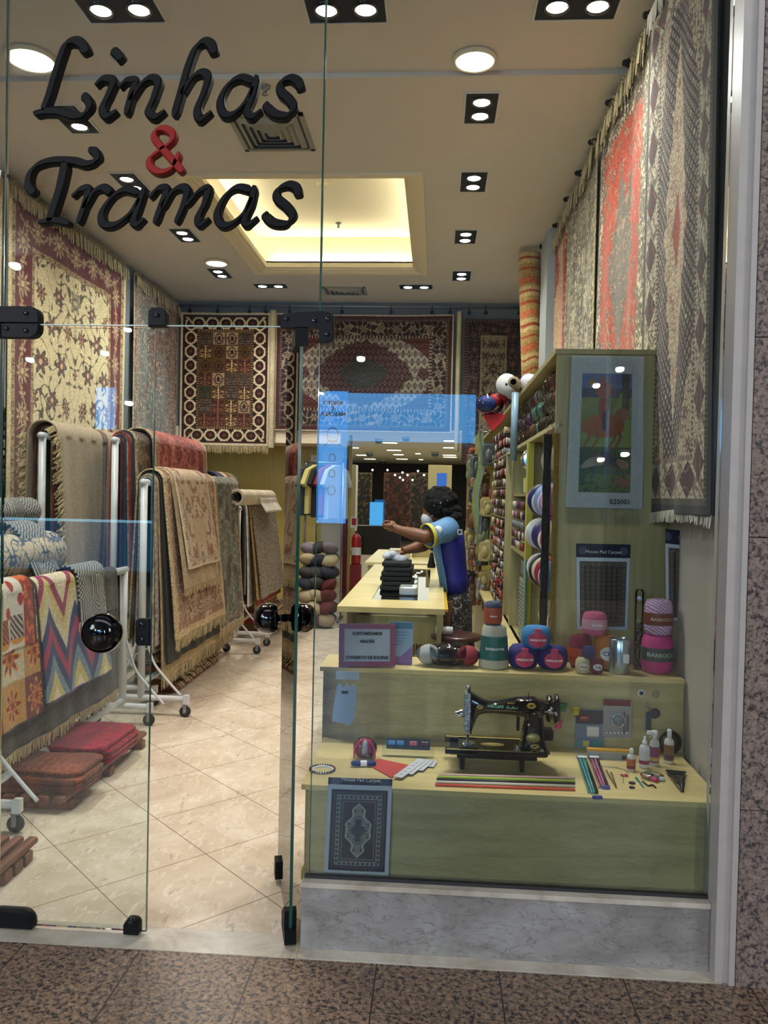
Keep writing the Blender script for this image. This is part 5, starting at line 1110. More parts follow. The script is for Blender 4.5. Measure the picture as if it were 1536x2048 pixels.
# hanging packets beyond, in front of the cupboard end
PK = [((130, 140, 110), 'sage green'), ((176, 160, 110), 'straw'), ((90, 96, 100), 'slate grey'), ((150, 150, 150), 'pale grey'), ((120, 90, 70), 'brown'), ((180, 90, 60), 'orange brown'), ((60, 70, 64), 'dark green'), ((190, 180, 170), 'ivory'), ((70, 60, 80), 'dark violet')]
pk = []
for c, n in PK:
    b = MB(); b.rbox((0, 0, -.075), (.09, .03, .15), .02, ax=1); b.prism([(-.04, -.012), (.04, -.012), (.03, .012), (-.03, .012)], -.003, .003, ax=1); b.ball((.0, -.012, -.08), .034, 10, 7, (1, .6, 1.4)); o = b.build('hanging_packet', mat('packet_'+n.replace(' ', '_'), c, .3, noise=.3, nscale=30)); pk.append((o, n, [0]))
for i in range(96):
    o, n, u = pk[rn.randrange(len(pk))]; q = o if not u[0] else copy_tree(o); u[0] = 1
    y = 7.5+rn.random()*1.9; z = .62+rn.random()*1.5; x = .50-.13*rn.random()*(1 if y > 8 else .4)
    q.location = (x, y, z); q.rotation_euler = (0, .2*(rn.random()-.5), rn.random()*1.2-.2); s = .8+.7*rn.random(); q.scale = (s, s, s)
    tag(q, '%s packet hanging past the thread wall, %s height, %s part' % (n, ['knee', 'waist', 'chest', 'head', 'overhead'][min(4, int((z-.6)/.31))], ['near', 'second', 'third', 'far'][min(3, int((y-7.5)/.48))]), 'packet', 'packets hanging at the cupboard far end')
for o, n, u in pk:
    if not u[0]: bpy.data.objects.remove(o)
for i, (px, c) in enumerate(((945, (180, 150, 90)), (938, (150, 160, 90)), (955, (130, 150, 120)))):
    p = at(px, 880+i*20, Y=8.2-.3*i); p.z = 2.16; p.x = .40; o = MB().ribbon(catmull([p, p+Vector((.03, 0, -.3)), p+Vector((-.02, 0, -.6)), p+Vector((.02, 0, -.95))], 6), .05, (0, 1, 0), th=.01).build('straw_garland', mat('straw_%d' % i, c, .8, bump=.6, bscale=60)); tag(o, ['straw yellow', 'olive green', 'pale green'][i]+' raffia garland hanging past the cupboard', 'garland')
# things on top of the cupboard
M_ROLLW = mat('white_roll', (206, 204, 204), .5); M_TUBE = mat('card_tube', (140, 124, 100), .8)
def tube_roll(lab, a, b_, r, m, hole=.5):
    a, b_ = Vector(a), Vector(b_); ax = (b_-a); L = ax.length; M = Matrix.Translation(a)@ax.to_track_quat('Z', 'Y').to_matrix().to_4x4()
    t = thing('fabric_roll', lab, 'fabric roll', a-Vector((0, 0, r)), 'rolls on top of the cupboard'); MB().lathe([(r*hole, 0), (r, 0), (r, L), (r*hole, L)], 24, M=M, cap=False).build('roll', m, t); MB().lathe([(r*hole*.8, -.004), (r*hole, -.004), (r*hole, L), (r*hole*.8, L)], 20, M=M, cap=False).build('core', M_TUBE, t)
tube_roll('thin cardboard-cored white roll sticking out over the cupboard top', (.46, 4.98, 2.262), (.70, 5.9, 2.27), .035, M_TUBE, .7)
tube_roll('thick white fabric roll on the cupboard top behind the plastic bag', (.44, 5.25, 2.285), (.75, 6.3, 2.29), .07, M_ROLLW, .12)
tube_roll('white fabric roll with lilac end on the cupboard top', (.56, 5.05, 2.27), (.80, 6.1, 2.27), .055, mat('lilac_white', (196, 192, 206), .5), .12)
tube_roll('pale blue tube standing in for a glass reflection beside the yarn shelf', (.475, 5.0, 2.20), (.475, 5.02, 1.78), .022, mat('blue_reflection', (130, 160, 180), .3), .3)  # reflection band on the window glass, built as a pale blue tube
t = thing('plastic_bag', 'clear plastic bag with blue and red cloth hanging from the cupboard top', 'plastic bag', (.36, 5.3, 2.05))
c0 = at(978, 808, Y=5.3)
MB().ball(c0, .085, 18, 12, (1.15, .8, .85)).build('film', M_PLASTIC, t)
b = MB(); b.ball(c0+Vector((-.02, 0, 0)), .07, 12, 8, (1, .7, .8)); b.build('blue_cloth', mat('blue_cloth', (24, 50, 120), .6), t); b = MB(); b.ball(c0+Vector((.06, .02, .03)), .06, 12, 8, (1.1, .7, .7)); b.build('red_cloth', mat('red_cloth', (186, 26, 30), .6), t)
p0 = at(985, 845, Y=5.3); b = MB(); b.prism([(-.06, .045), (-.01, .07), (.09, .05), (.05, -.01), (.0, -.06)], -.012, .012, ax=1, off=p0, ch=.004); o = b.build('red_pennant', mat('red_cloth', (186, 26, 30), .6)); tag(o, 'red pennant hanging under the plastic bag', 'pennant')
# ------------------------------------------------------------------ pictures on the cupboard end
YP = 3.598
def sheet(name, lab, cat, px, Y, pat, res=.002, nrm=None, bulge=.006, group=None, m=None):
    """flat paper seen at four photo corners (tl, tr, br, bl) on plane Y"""
    tl, tr, br, bl = [at(a, b, Y=Y) for a, b in px]; Wd, Ht = (tr-tl).length, (tl-bl).length
    def pos(U, V):
        u, v = U/Wd, V/Ht; X = (bl.x*(1-u)+br.x*u)*(1-v)+(tl.x*(1-u)+tr.x*u)*v; Z = (bl.z*(1-u)+br.z*u)*(1-v)+(tl.z*(1-u)+tr.z*u)*v; return X, Y-.002-bulge*np.sin(u*PI)**2*(.5+.5*np.sin(v*7)), Z
    t = thing(name, lab, cat, bl, group); rug('paper', Wd, Ht, pos, pat, t, res=res, m=m or MATS.get('print_paper') or mat('print_paper', attr=True, rough=.35), th=.0015); return t, tl, tr, br, bl
def p_hunt(U, V, Wd, Ht):
    u, v = U/Wd, V/Ht; c = base(U, (226, 226, 222)); m0 = (u > .16) & (u < .84) & (v > .105) & (v < .885)
    a = (u-.16)/.68; b_ = (v-.105)/.78; im = base(U, (160, 176, 96)); n = fbm(U*18, V*14, 3); im = put(im, b_ > .86, (130, 144, 186)); im = put(im, (b_ > .80) & (b_ < .88) & (n > .4), (96, 90, 120)); im = put(im, (b_ > .5) & (b_ < .8) & (n > .5), (150, 156, 70)); im = put(im, (b_ < .38), (52, 106, 62)); im = put(im, (b_ < .15), (110, 140, 50)); im = put(im, (b_ < .30) & (vines(U, V*1.5, 90, .4, 2)), (36, 84, 74), .8)
    im = put(im, (np.abs(a-.88) < .07) & (b_ > .66), (84, 84, 66)); im = put(im, (np.hypot((a-.45)/.42, (b_-.56)/.10) < 1), (196, 110, 50)); im = put(im, (np.hypot((a-.82)/.14, (b_-.66)/.05) < 1), (186, 120, 90))
    im = put(im, (np.hypot((a-.45)/.10, (b_-.72)/.14) < 1), (184, 56, 36)); im = put(im, (np.hypot((a-.45)/.17, (b_-.86)/.07) < 1), (190, 90, 80)); im = put(im, (np.hypot((a-.42)/.06, (b_-.95)/.035) < 1), (196, 130, 110)); im = put(im, (np.hypot((a-.22)/.09, (b_-.92)/.035) < 1), (196, 160, 110)); im = put(im, (np.abs(a-.47) < .035) & (b_ > .52) & (b_ < .68), (60, 40, 44))
    for q in (.12, .3, .62, .74): im = put(im, (np.abs(a-q-.05*np.sin(b_*30)) < .022) & (b_ > .36) & (b_ < .52), (176, 90, 46))
    for (cx, cy, w_, col) in ((.45, .24, .30, (120, 84, 70)), (.62, .27, .25, (56, 58, 84)), (.84, .29, .12, (190, 150, 120)), (.85, .14, .14, (180, 120, 84)), (.25, .2, .22, (196, 180, 160))): im = put(im, (np.hypot((a-cx)/w_, (b_-cy-.06*np.sin(a*5))/.038) < 1), col)
    im = put(im, fbm(U*60, V*60, 7) > .62, (150, 130, 110), .3); c = np.where(m0[..., None], im, c); return speckle(c, U, V, 3, .05, .003)
t, tl, tr, br, bl = sheet('needlepoint_poster', 'printed needlepoint canvas of a mounted hunt in a clear sleeve', 'poster', ((1143, 712), (1288, 714), (1284, 1018), (1131, 1015)), YP-.004, p_hunt, .0022)
text_mb('B25001', .030, facing(at(1240, 1004, Y=YP-.014)), .0004, .0004).build('lettering', M_INK, t)
a, b_ = at(1128, 1047, Y=YP-.006), at(1290, 716, Y=YP-.006); MB().box(a.x, b_.x, YP-.020, YP-.018, a.z, b_.z).build('clear_sleeve', M_PLASTIC, t)
def p_mpad(k):
    def f(U, V, Wd, Ht):
        u, v = U, V; c = base(U, (206, 212, 224)); top = Ht*.16 if k != 1 else Ht*.07; mg = .014
        W2, H2 = Wd-2*mg, Ht-top-mg*2.2; a, b_ = U-mg, V-mg; ins = (a > 0) & (a < W2) & (b_ > 0) & (b_ < H2)
        d, t_ = bands(a, b_, W2, H2); im = base(U, (84, 76, 72) if k != 1 else (30, 32, 46))
        if k == 1:
            im = put(im, (d > .03) & (vines(a, b_, 300, .3, 2)), (84, 60, 60)); x_, y_ = np.abs(a-W2/2), np.abs(b_-H2/2); md = x_/(W2*.24)+y_/(H2*.36)+.12*np.cos(y_*130) ; im = put(im, md < 1, (156, 156, 146)); im = put(im, (md < 1) & vines(x_, y_, 420, .5, 1), (50, 60, 76)); im = put(im, np.abs(md-1) < .07, (184, 186, 176)); im = put(im, (x_/(W2*.14)+y_/(H2*.12)) < 1, (50, 70, 84))
            im = np.where(((d > .018) & (d < .034))[..., None], put(base(U, (150, 156, 152)), (np.mod(t_, .016) < .009) & (d > .021) & (d < .031), (50, 60, 84)), im)
            im = put(im, (d > .010) & (d < .012), (110, 120, 130)); im = put(im, (d > .040) & (d < .043), (130, 134, 130))
        else:
            im = put(im, (d > .022) & (np.mod(a, .024) < .003), (50, 44, 44)); dx, dy, i_, j_ = lattice(a, b_, .024, .02, False); im = put(im, (d > .022) & (np.abs(np.abs(dx)/.007+np.abs(dy)/.006-1) < .35), (124, 112, 100)); im = put(im, (d > .022) & (np.hypot(dx, dy) < .0022), (60, 40, 40))
            im = np.where(((d > .004) & (d < .02))[..., None], put(base(U, (66, 58, 60)), (np.mod(t_, .010) < .005), (140, 130, 120)), im)
        c = np.where(ins[..., None], im, c); c = put(c, V > Ht-top, (24, 30, 66)); c = put(c, (V > Ht-top) & (np.hypot((np.abs(U-Wd/2)-Wd*.38)/.018, (V-Ht+top/2)/.018) < 1) & (np.mod((U+V)*200, 1) < .5), (110, 120, 150)); return c
    return f
t, tl, tr, br, bl = sheet('mouse_pad_card', 'carpet-patterned mouse pad card with navy header on the cupboard end', 'mouse pad', ((1152, 1087), (1261, 1089), (1255, 1260), (1154, 1258)), YP-.002, p_mpad(0), .0015, bulge=.002, group='carpet mouse pad cards')
text_mb('Mouse Pad Carpet', .020, facing(at(1207, 1104, Y=YP-.010))@Matrix.Shear('XY', 4, (.25, 0)) if False else facing(at(1207, 1104, Y=YP-.010)), .0004, 0, squeeze=1.05).build('lettering', M_PAPER, t)
sheet('mouse_pad_card', 'carpet-patterned mouse pad card leaning on the white side wall', 'mouse pad', ((1330, 1057), (1368, 1062), (1366, 1240), (1332, 1242)), 3.45, p_mpad(0), .002, bulge=.002, group='carpet mouse pad cards')
t, tl, tr, br, bl = sheet('mouse_pad_card', 'dark medallion carpet mouse pad card on the lower platform panel behind the glass', 'mouse pad', ((657, 1554), (785, 1558), (777, 1752), (648, 1746)), 2.742, p_mpad(1), .0011, bulge=.003, group='carpet mouse pad cards')
text_mb('Mouse Pad Carpet', .018, facing(at(722, 1560, Y=2.733)), .0004).build('lettering', M_PAPER, t)
# ------------------------------------------------------------------ goods on the upper step
def on(px, py, z=ZU): return at(px, py, Z=z)
cs = [at(674, 1249, Y=3.30), at(788, 1247, Y=3.33), at(793, 1332, Y=3.33), at(679, 1337, Y=3.29)]
t = thing('framed_sign', 'pink framed sign about custom shirts and clothes repair on the upper step', 'sign', (cs[3].x, 3.29, ZU))
ang = .12; c = sum(cs, Vector())/4; Wf, Hf = .236, .178; Mf = Matrix.Translation((c.x, 3.325, ZU+Hf/2+.001))@Matrix.Rotation(.10, 4, 'Z')@Matrix.Rotation(-.14, 4, 'X')@Matrix.Rotation(-.01, 4, 'Y')
fr = MB(); q = .022
for a, b_, cc, d in ((-Wf/2, Wf/2, -Hf/2, -Hf/2+q), (-Wf/2, Wf/2, Hf/2-q, Hf/2), (-Wf/2, -Wf/2+q, -Hf/2+q, Hf/2-q), (Wf/2-q, Wf/2, -Hf/2+q, Hf/2-q)):
    fr.rbox(((a+b_)/2, 0, (cc+d)/2), (b_-a, .018, d-cc), .004, M=Mf, ax=1)
fr.build('frame', mat('pink_frame', (158, 66, 104), .25, coat=.4), t); MB().box(-Wf/2+.015, Wf/2-.015, .002, .006, -Hf/2+.015, Hf/2-.015, M=Mf).build('sheet', mat('sign_sheet', (206, 216, 228), .5), t)
MB().box(-.02, .02, .0, .08, -Hf/2+.003, -Hf/2+.006, M=Mf).build('stand', M_PAPER, t)
for s_, z_ in (('CUSTOMIZAMOS', .047), ('ABADÁS', .015), ('CONSERTO DE ROUPAS', -.052)):
    text_mb(s_, .0175, Mf@Matrix.Translation((0, -.001, z_))@Matrix.Rotation(PI/2, 4, 'X'), .0004, .0009, squeeze=.93).build('lettering', M_INK, t)
c = at(803, 1286, Y=3.40); Mb = Matrix.Translation(c)@Matrix.Rotation(-.1, 4, 'X'); t = thing('brochure', 'pale blue and violet leaflet standing behind the pink frame', 'leaflet', (c.x, 3.4, ZU)); MB().box(-.052, .048, -.001, .001, -.092, .090, M=Mb).build('page', mat('leaflet_blue', (150, 182, 214), .4), t)
MB().box(-.050, .046, -.002, -.0012, .06, .088, M=Mb).build('header', mat('leaflet_header', (60, 120, 150), .4), t); MB().prism([(-.05, -.09), (.046, -.09), (.046, -.01), (.0, -.055), (-.05, -.06)], -.002, -.0012, ax=1, M=Mb).build('violet_wave', mat('leaflet_violet', (140, 100, 170), .4), t)
for i in range(5): MB().box(-.04, .03-.006*i, -.0022, -.0013, .045-.013*i, .047-.013*i, M=Mb).build('text_line', mat('leaflet_text', (90, 120, 150), .5), t)
# three yarn skeins in a bag: grey, black, crimson
t = thing('yarn_pack', 'clear bag of grey, black and crimson yarn lying on the upper step', 'yarn', (.07, 3.4, ZU)); c0, c1 = on(850, 1338), on(940, 1345)
for px_, k, col in ((857, 'silver_grey', (176, 180, 184)), (893, 'black', (22, 22, 26)), (935, 'crimson', (150, 32, 50))):
    p = at(px_, 1318, Y=3.40); p.z = ZU+.045; MB().ball(p, .05, 20, 12, (.98, 1.1, .86)).build(k+'_skein', yarn_mat('yarn_s_'+k, col), t)
p = at(895, 1318, Y=3.40); p.z = ZU+.048; b = MB(); b.ball(p, .055, 28, 14, (2.55, 1.15, .86)); b.build('clear_bag', M_PLASTIC, t); MB().prism([(0, -.012), (.03, -.03), (.035, 0), (.028, .028), (0, .012)], -.003, .003, ax=1, off=(p.x+.125, p.y, p.z-.02)).build('bag_end', M_PLASTIC, t)
def wound(name, lab, px, base_y, top_y, w_px, Y, col, z=ZU, prof='ball', col2=None, band=None, text=None, tcol=(240, 240, 240), bcol=(90, 30, 30), group=None, shape='band', tsz=.02, band_z=(.3, .62), crad=1):
    r = w_px/2/F*Y; h = (base_y-top_y)/F*Y; c = at(px, (base_y+top_y)/2, Y=Y); c = Vector((c.x, Y, z)); t = thing(name, lab, 'yarn', c, group)
    m = yarn_mat('yarn_w_'+'_'.join(map(str, col))+('v' if col2 else ''), col, col2); pr = {'ball': [(.3, 0), (.72, .02), (.92, .14), (1, .35), (1, .6), (.93, .82), (.74, .96), (.4, 1), (.2, .96)], 'cone': [(.9, 0), (1, .04), (.97, .2), (.84, .75), (.78, .95), (.68, 1), (.2, 1)], 'barrel': [(.6, 0), (.88, .04), (.98, .2), (1, .5), (.97, .8), (.85, .96), (.55, 1), (.3, .98)]}[prof]
    MB().lathe([(r*a, h*b_) for a, b_ in pr], 36, c).build('yarn', m, t)
    if shape == 'band' and band:
        def rad(f):
            for (a, b0), (a1, b1) in zip(pr[:-1], pr[1:]):
                if b0 <= f <= b1 and b1 > b0: return a+(a1-a)*(f-b0)/(b1-b0)
            return 1
        z0, z1 = band_z; MB().lathe([(r*rad(z0+(z1-z0)*i/6)*1.012+.0008, h*(z0+(z1-z0)*i/6)) for i in range(7)], 36, c, cap=False).build('paper_band', mat('band_'+'_'.join(map(str, bcol)), bcol, .35), t)
        zc = h*(z0+z1)/2
    elif band:
        zc = h*.5
    if shape == 'tag':       # rounded pink badge in front
        b = MB(); pts = [(math.cos(a*PI/12)*r*.62, math.sin(a*PI/12)*h*.33) for a in range(24)]; vs = []
        for x_, z_ in pts+[(0, 0)]:
            vs.append((c.x+x_, c.y-math.sqrt(max(0, 1-(x_/r)**2))*r*1.02-.003+abs(z_)*.10, c.z+h*.46+z_))
        vs2 = [(v[0], v[1]+.002, v[2]) for v in vs]; n = 24
        b.add(vs+vs2, [(i, (i+1) % n, n) for i in range(n)]+[(n+1+i, n+1+(i+1) % n, 2*n+1) for i in range(n)]+[(i, (i+1) % n, n+1+(i+1) % n, n+1+i) for i in range(n)]); b.build('label', mat('band_pink', (200, 60, 100), .35), t)
        b = MB(); b.box(c.x-r*.22, c.x+r*.22, c.y-r*1.0, c.y-r*.8, c.z+h*.72, c.z+h*.93); b.build('label_strap', mat('band_pink', (200, 60, 100), .35), t); zc = h*.46
    if shape == 'oval':
        b = MB(); n = 24; R1, R2 = r*.66, h*.20; vs = [(c.x+math.cos(a*2*PI/n)*R1, c.y-math.sqrt(max(0, 1-(math.cos(a*2*PI/n)*R1/r)**2))*r*1.03-.003, c.z+h*.5+math.sin(a*2*PI/n)*R2) for a in range(n)]+[(c.x, c.y-r*1.04-.004, c.z+h*.5)]
        vs2 = [(v[0], v[1]+.002, v[2]) for v in vs]; b.add(vs+vs2, [(i, (i+1) % n, n) for i in range(n)]+[(n+1+i, n+1+(i+1) % n, 2*n+1) for i in range(n)]+[(i, (i+1) % n, n+1+(i+1) % n, n+1+i) for i in range(n)]); b.build('oval_label', mat('oval_white', (216, 214, 210), .4), t); zc = h*.5
    if text:
        tb = text_mb(text, tsz, facing(Vector((0, 0, 0))), .0004, .0003); 
        vs = []
        for v in tb.v:
            x_ = v[0]; vs.append((c.x+x_, c.y-math.sqrt(max(.02, 1-(x_/r)**2))*r*1.035-.006+v[1], c.z+zc+v[2]))
        tb.v = vs; tb.build('lettering', mat('ink_'+'_'.join(map(str, tcol)), tcol, .5), t)
    return t
YU = 3.42
wound('yarn_cone', 'tall white cone of string with a parrot label on the upper step', 988, 1340, 1255, 60, 3.40, (206, 200, 186), prof='cone', band=1, bcol=(30, 96, 92), band_z=(.22, .76), text='BARBANTER', tsz=.014)
wound('yarn_pack', 'small navy yarn pack with orange label on top of the white cone', 986, 1253, 1206, 36, 3.40, (54, 66, 100), z=ZU+85/F*3.40, prof='barrel', band=1, bcol=(170, 76, 50), band_z=(.08, .75), text='âncora', tsz=.010)
wound('yarn_ball', 'light blue yarn ball resting on two navy balls', 1072, 1308, 1263, 58, YU, (40, 130, 196), z=ZU+.084, text='AMIGURUMI', shape='tag', tsz=.0125)
wound('yarn_ball', 'navy yarn ball with pink badge under the light blue ball, next to the cone', 1046, 1346, 1300, 60, YU, (34, 40, 130), text='AMIGURUMI', shape='tag', tsz=.0125)
wound('yarn_ball', 'navy yarn ball with pink badge under the light blue ball, next to the maroon ball', 1104, 1346, 1300, 60, YU, (34, 38, 126), text='AMIGURUMI', shape='tag', tsz=.0125)
wound('yarn_ball', 'maroon yarn ball with green and orange label behind the small cream ball', 1160, 1336, 1270, 46, 3.46, (126, 24, 60), shape='band', band=1, bcol=(190, 70, 40), band_z=(.1, .62), text='Anne', tsz=.02)
wound('yarn_ball', 'orange yarn ball with a white oval label beside the silver tin', 1212, 1341, 1273, 50, 3.45, (226, 130, 40), shape='oval', text='Cléa', tcol=(30, 36, 90), tsz=.026)
wound('yarn_ball', 'pink yarn ball on top of the maroon and orange balls', 1189, 1278, 1232, 48, 3.45, (222, 110, 150), z=ZU+.142, prof='barrel', shape='band', band=1, bcol=(206, 150, 170), band_z=(.3, .72), text='Esterlina', tsz=.013)
wound('yarn_ball', 'small cream yarn ball in front of the maroon ball', 1165, 1351, 1320, 29, 3.345, (206, 196, 160), shape='oval', text='Anne', tcol=(170, 40, 40), tsz=.014)
wound('yarn_ball', 'small maroon yarn ball in front of the orange ball', 1193, 1352, 1321, 27, 3.345, (120, 40, 56), shape='oval', text='Cléa', tcol=(30, 36, 80), tsz=.014)
wound('yarn_ball', 'small navy yarn ball on top of the two small balls', 1178, 1322, 1297, 26, 3.345, (40, 44, 110), z=ZU+.062, prof='ball')
t = thing('silver_tin', 'silver cylinder tin with barcode between the orange and pink balls', 'tin', on(1247, 1354)); c = Vector((on(1247, 1354).x, 3.38, ZU))
MB().lathe([(.040, 0), (.0425, .004), (.0425, .14), (.040, .144), (.034, .144), (.034, .141)], 32, c).build('body', mat('foil', (170, 190, 206), .22, .9), t); MB().box(c.x+.006, c.x+.030, c.y-.0425, c.y-.036, ZU+.048, ZU+.085).build('price_label', M_PAPER, t)
t = thing('bead_tube', 'tall clear tube of dark beads behind the silver tin', 'bead tube', (.86, 3.47, ZU)); c = Vector((at(1275, 1340, Y=3.47).x, 3.47, ZU)); MB().lathe([(.018, 0), (.018, .33), (.014, .34)], 20, c).build('tube', M_PLASTIC, t); 
q = MB(); r_ = random.Random(4)
for i in range(160): q.ball(c+Vector((r_.uniform(-.011, .011), r_.uniform(-.011, .011), .006+i*.0012)), .0036, 6, 4, mi=i % 3)
q = q.build('beads', [mat('bead_dark', (30, 28, 36), .2), mat('bead_wine', (90, 30, 50), .2), mat('bead_grey', (130, 130, 140), .2)], t); q['kind'] = 'stuff'
MB().ball(c+Vector((0, 0, .30)), .012, 10, 8).build('cotton_ball', M_PAPER, t)
wound('yarn_ball', 'large hot pink yarn ball at the right end of the upper step', 1314, 1356, 1281, 62, 3.42, (222, 70, 150), prof='barrel', shape='band', band=1, bcol=(60, 74, 70), band_z=(.34, .68), text='BARROCO', tcol=(180, 196, 190), tsz=.023)
wound('yarn_ball', 'lilac and white striped yarn ball stacked on the hot pink ball', 1316, 1283, 1213, 54, 3.42, (186, 130, 200), z=ZU+.158, prof='barrel', col2=(226, 210, 226), shape='band', band=1, bcol=(120, 60, 50), band_z=(.30, .64), text='BARROCO', tcol=(206, 190, 170), tsz=.018)
# ------------------------------------------------------------------ goods on the riser
YR = 3.288
def card(name, lab, cat, px0, py0, px1, py1, m, Y=YR, th=.003, lean=0):
    a, b_ = at(px0, py0, Y=Y), at(px1, py1, Y=Y); t = thing(name, lab, cat, (a.x, Y, b_.z)); o = MB(); o.rbox(((a.x+b_.x)/2, Y-th/2, (a.z+b_.z)/2), (b_.x-a.x, th, a.z-b_.z), .004, ax=1); o.build('card', m, t); return t, a, b_
t, a, b_ = card('magnet_pack', 'navy and red blister card with a white roll on the platform riser', 'blister card', 1152, 1418, 1207, 1500, mat('card_grey_blue', (110, 124, 150), .4))
Yc = YR-.004; p = lambda x, y, Y=Yc: at(x, y, Y=Y)
def pbox(par, name, x0, y0, x1, y1, m, Y=Yc, th=.001):
    a, b_ = at(x0, y0, Y=Y), at(x1, y1, Y=Y); return MB().box(a.x, b_.x, Y-th, Y, b_.z, a.z).build(name, m, par)
pbox(t, 'header', 1153, 1420, 1206, 1449, mat('header_navy', (36, 30, 56), .4)); pbox(t, 'red_patch', 1158, 1430, 1178, 1442, mat('patch_red', (140, 30, 36), .4), Yc-.001); pbox(t, 'picture_strip', 1154, 1480, 1206, 1496, mat('strip_teal', (60, 130, 140), .4)); pbox(t, 'yellow_picture', 1166, 1481, 1178, 1493, mat('strip_yellow', (206, 190, 90), .4), Yc-.001)
a = p(1184, 1461); MB().rbox((a.x, a.y-.012, a.z), (.048, .022, .046), .010, ax=0).build('white_roll', mat('roll_white', (214, 212, 212), .35), t)
text_mb('MAGIC', .008, facing(p(1168, 1436, Yc-.003)), .0003).build('lettering', M_PAPER, t)
t, a, b_ = card('tape_pack', 'grey and maroon blister card with a round coil on the platform riser', 'blister card', 1206, 1397, 1262, 1476, mat('card_grey', (150, 146, 150), .4), Y=YR-.001)
pbox(t, 'header', 1207, 1398, 1261, 1413, mat('header_maroon', (110, 36, 44), .4)); c = p(1236, 1440); MB().tube([(c.x+.026*math.cos(i*PI/14), c.y-.006, c.z+.026*math.sin(i*PI/14)) for i in range(28)], .003, 8, closed=True).build('coil', M_CHROME, t); MB().cyl((c.x, c.y-.002, c.z), .020, .003, 24, ax=1).build('disc', mat('disc_grey', (130, 138, 148), .4), t)
for i in range(2): a = p(1248+7*i, 1446); MB().rbox((a.x, a.y-.003, a.z), (.008, .005, .09-.02*i), .003, ax=1).build('grey_bar', mat('bar_grey', (90, 88, 94), .4), t)
for i in range(6): a = p(1213+8*i, 1466); MB().ball((a.x, a.y-.001, a.z), .0045, 8, 6, (1, .4, 1)).build('white_icon', M_PAPER, t)
for lab, px, py, col, s in (('green plastic bucket pin on the riser behind the handwheel', 1126, 1413, (30, 140, 90), 1.0), ('yellow plastic bucket pin on the riser', 1152, 1420, (206, 190, 60), 1.0), ('pink plastic bucket pin on the riser below the green one', 1117, 1447, (226, 90, 140), 1.0)):
    c = at(px, py, Y=YR-.006); m = MB(); m.lathe([(.012, -.02), (.015, .008), (.019, .008), (.019, .013), (.013, .013), (.010, -.018)], 20, c, sy=.5, cap=False); m.lathe([(.001, -.02), (.012, -.02), (.012, -.018)], 20, c, sy=.5); o = m.build('bucket_pin', mat('pin_'+lab.split()[0], col, .35), loc=c); tag(o, lab, 'pin', 'bucket-shaped pins on the riser')
c = at(1282, 1386, Y=YR-.004); t = thing('eye_button', 'white and dark eye button stuck near the top of the riser', 'button', c); MB().cyl(c, .014, .005, 24, ax=1).build('white_disc', M_PAPER, t); MB().cyl(c-Vector((0, .004, 0)), .008, .004, 20, ax=1).build('dark_pupil', mat('pupil_blue', (20, 40, 70), .2), t)
c = at(1312, 1389, Y=YR-.004); m = MB(); m.cyl(c, .014, .005, 24, ax=1); tag(m.build('clear_button', mat('olive_clear', (140, 136, 104), .2), loc=c), 'greyish clear button beside the eye button', 'button')
c = at(1310, 1427, Y=YR-.004); m = MB(); m.lathe([(.001, .004), (.02, .003), (.020, -.003), (.016, -.005), (.001, -.003)], 28, c, ax=1); tag(m.build('large_button', mat('slate_button', (30, 52, 74), .3), loc=c), 'large slate blue button on the riser above the bottles', 'button')
c = at(1297, 1444, Y=YR-.004); t = thing('seam_ripper', 'dark blue hooked tool hanging on the riser', 'tool', c); MB().rbox((c.x, c.y, c.z), (.020, .008, .085), .009, ax=1).build('handle', mat('tool_blue', (24, 62, 96), .35), t); MB().tube(catmull([c+Vector((0, 0, .04)), c+Vector((.002, 0, .06)), c+Vector((-.016, 0, .062)), c+Vector((-.010, 0, .074)), c+Vector((.004, 0, .07))], 6), .0018, 6).build('hook', M_STEEL, t)
# clear carrier packets left on the glass side
c = at(690, 1350, Y=2.78); t = thing('hanging_sleeve', 'white hanging packet of ribbons taped behind the glass above the platform', 'packet', (c.x, 2.78, .6)); a, b_ = at(672, 1342, Y=2.78), at(718, 1360, Y=2.78)
MB().box(a.x, b_.x, 2.78, 2.782, b_.z, a.z).build('tape_strip', mat('tape_white', (190, 204, 216), .4, alpha=.75), t)
pts = [at(x, y, Y=2.785) for x, y in ((674, 1372), (680, 1366), (686, 1376), (694, 1366), (700, 1376), (706, 1368), (714, 1374), (712, 1410), (708, 1440), (700, 1450), (664, 1442), (666, 1420))]
MB().prism([(q.x, q.z) for q in pts], 2.783, 2.787, ax=1).build('packet', mat('packet_film', (176, 196, 222), .3, alpha=.7), t); a, b_ = at(683, 1382, Y=2.78), at(696, 1388, Y=2.78); MB().box(a.x, b_.x, 2.7815, 2.783, b_.z, a.z).build('barcode', M_INK, t)
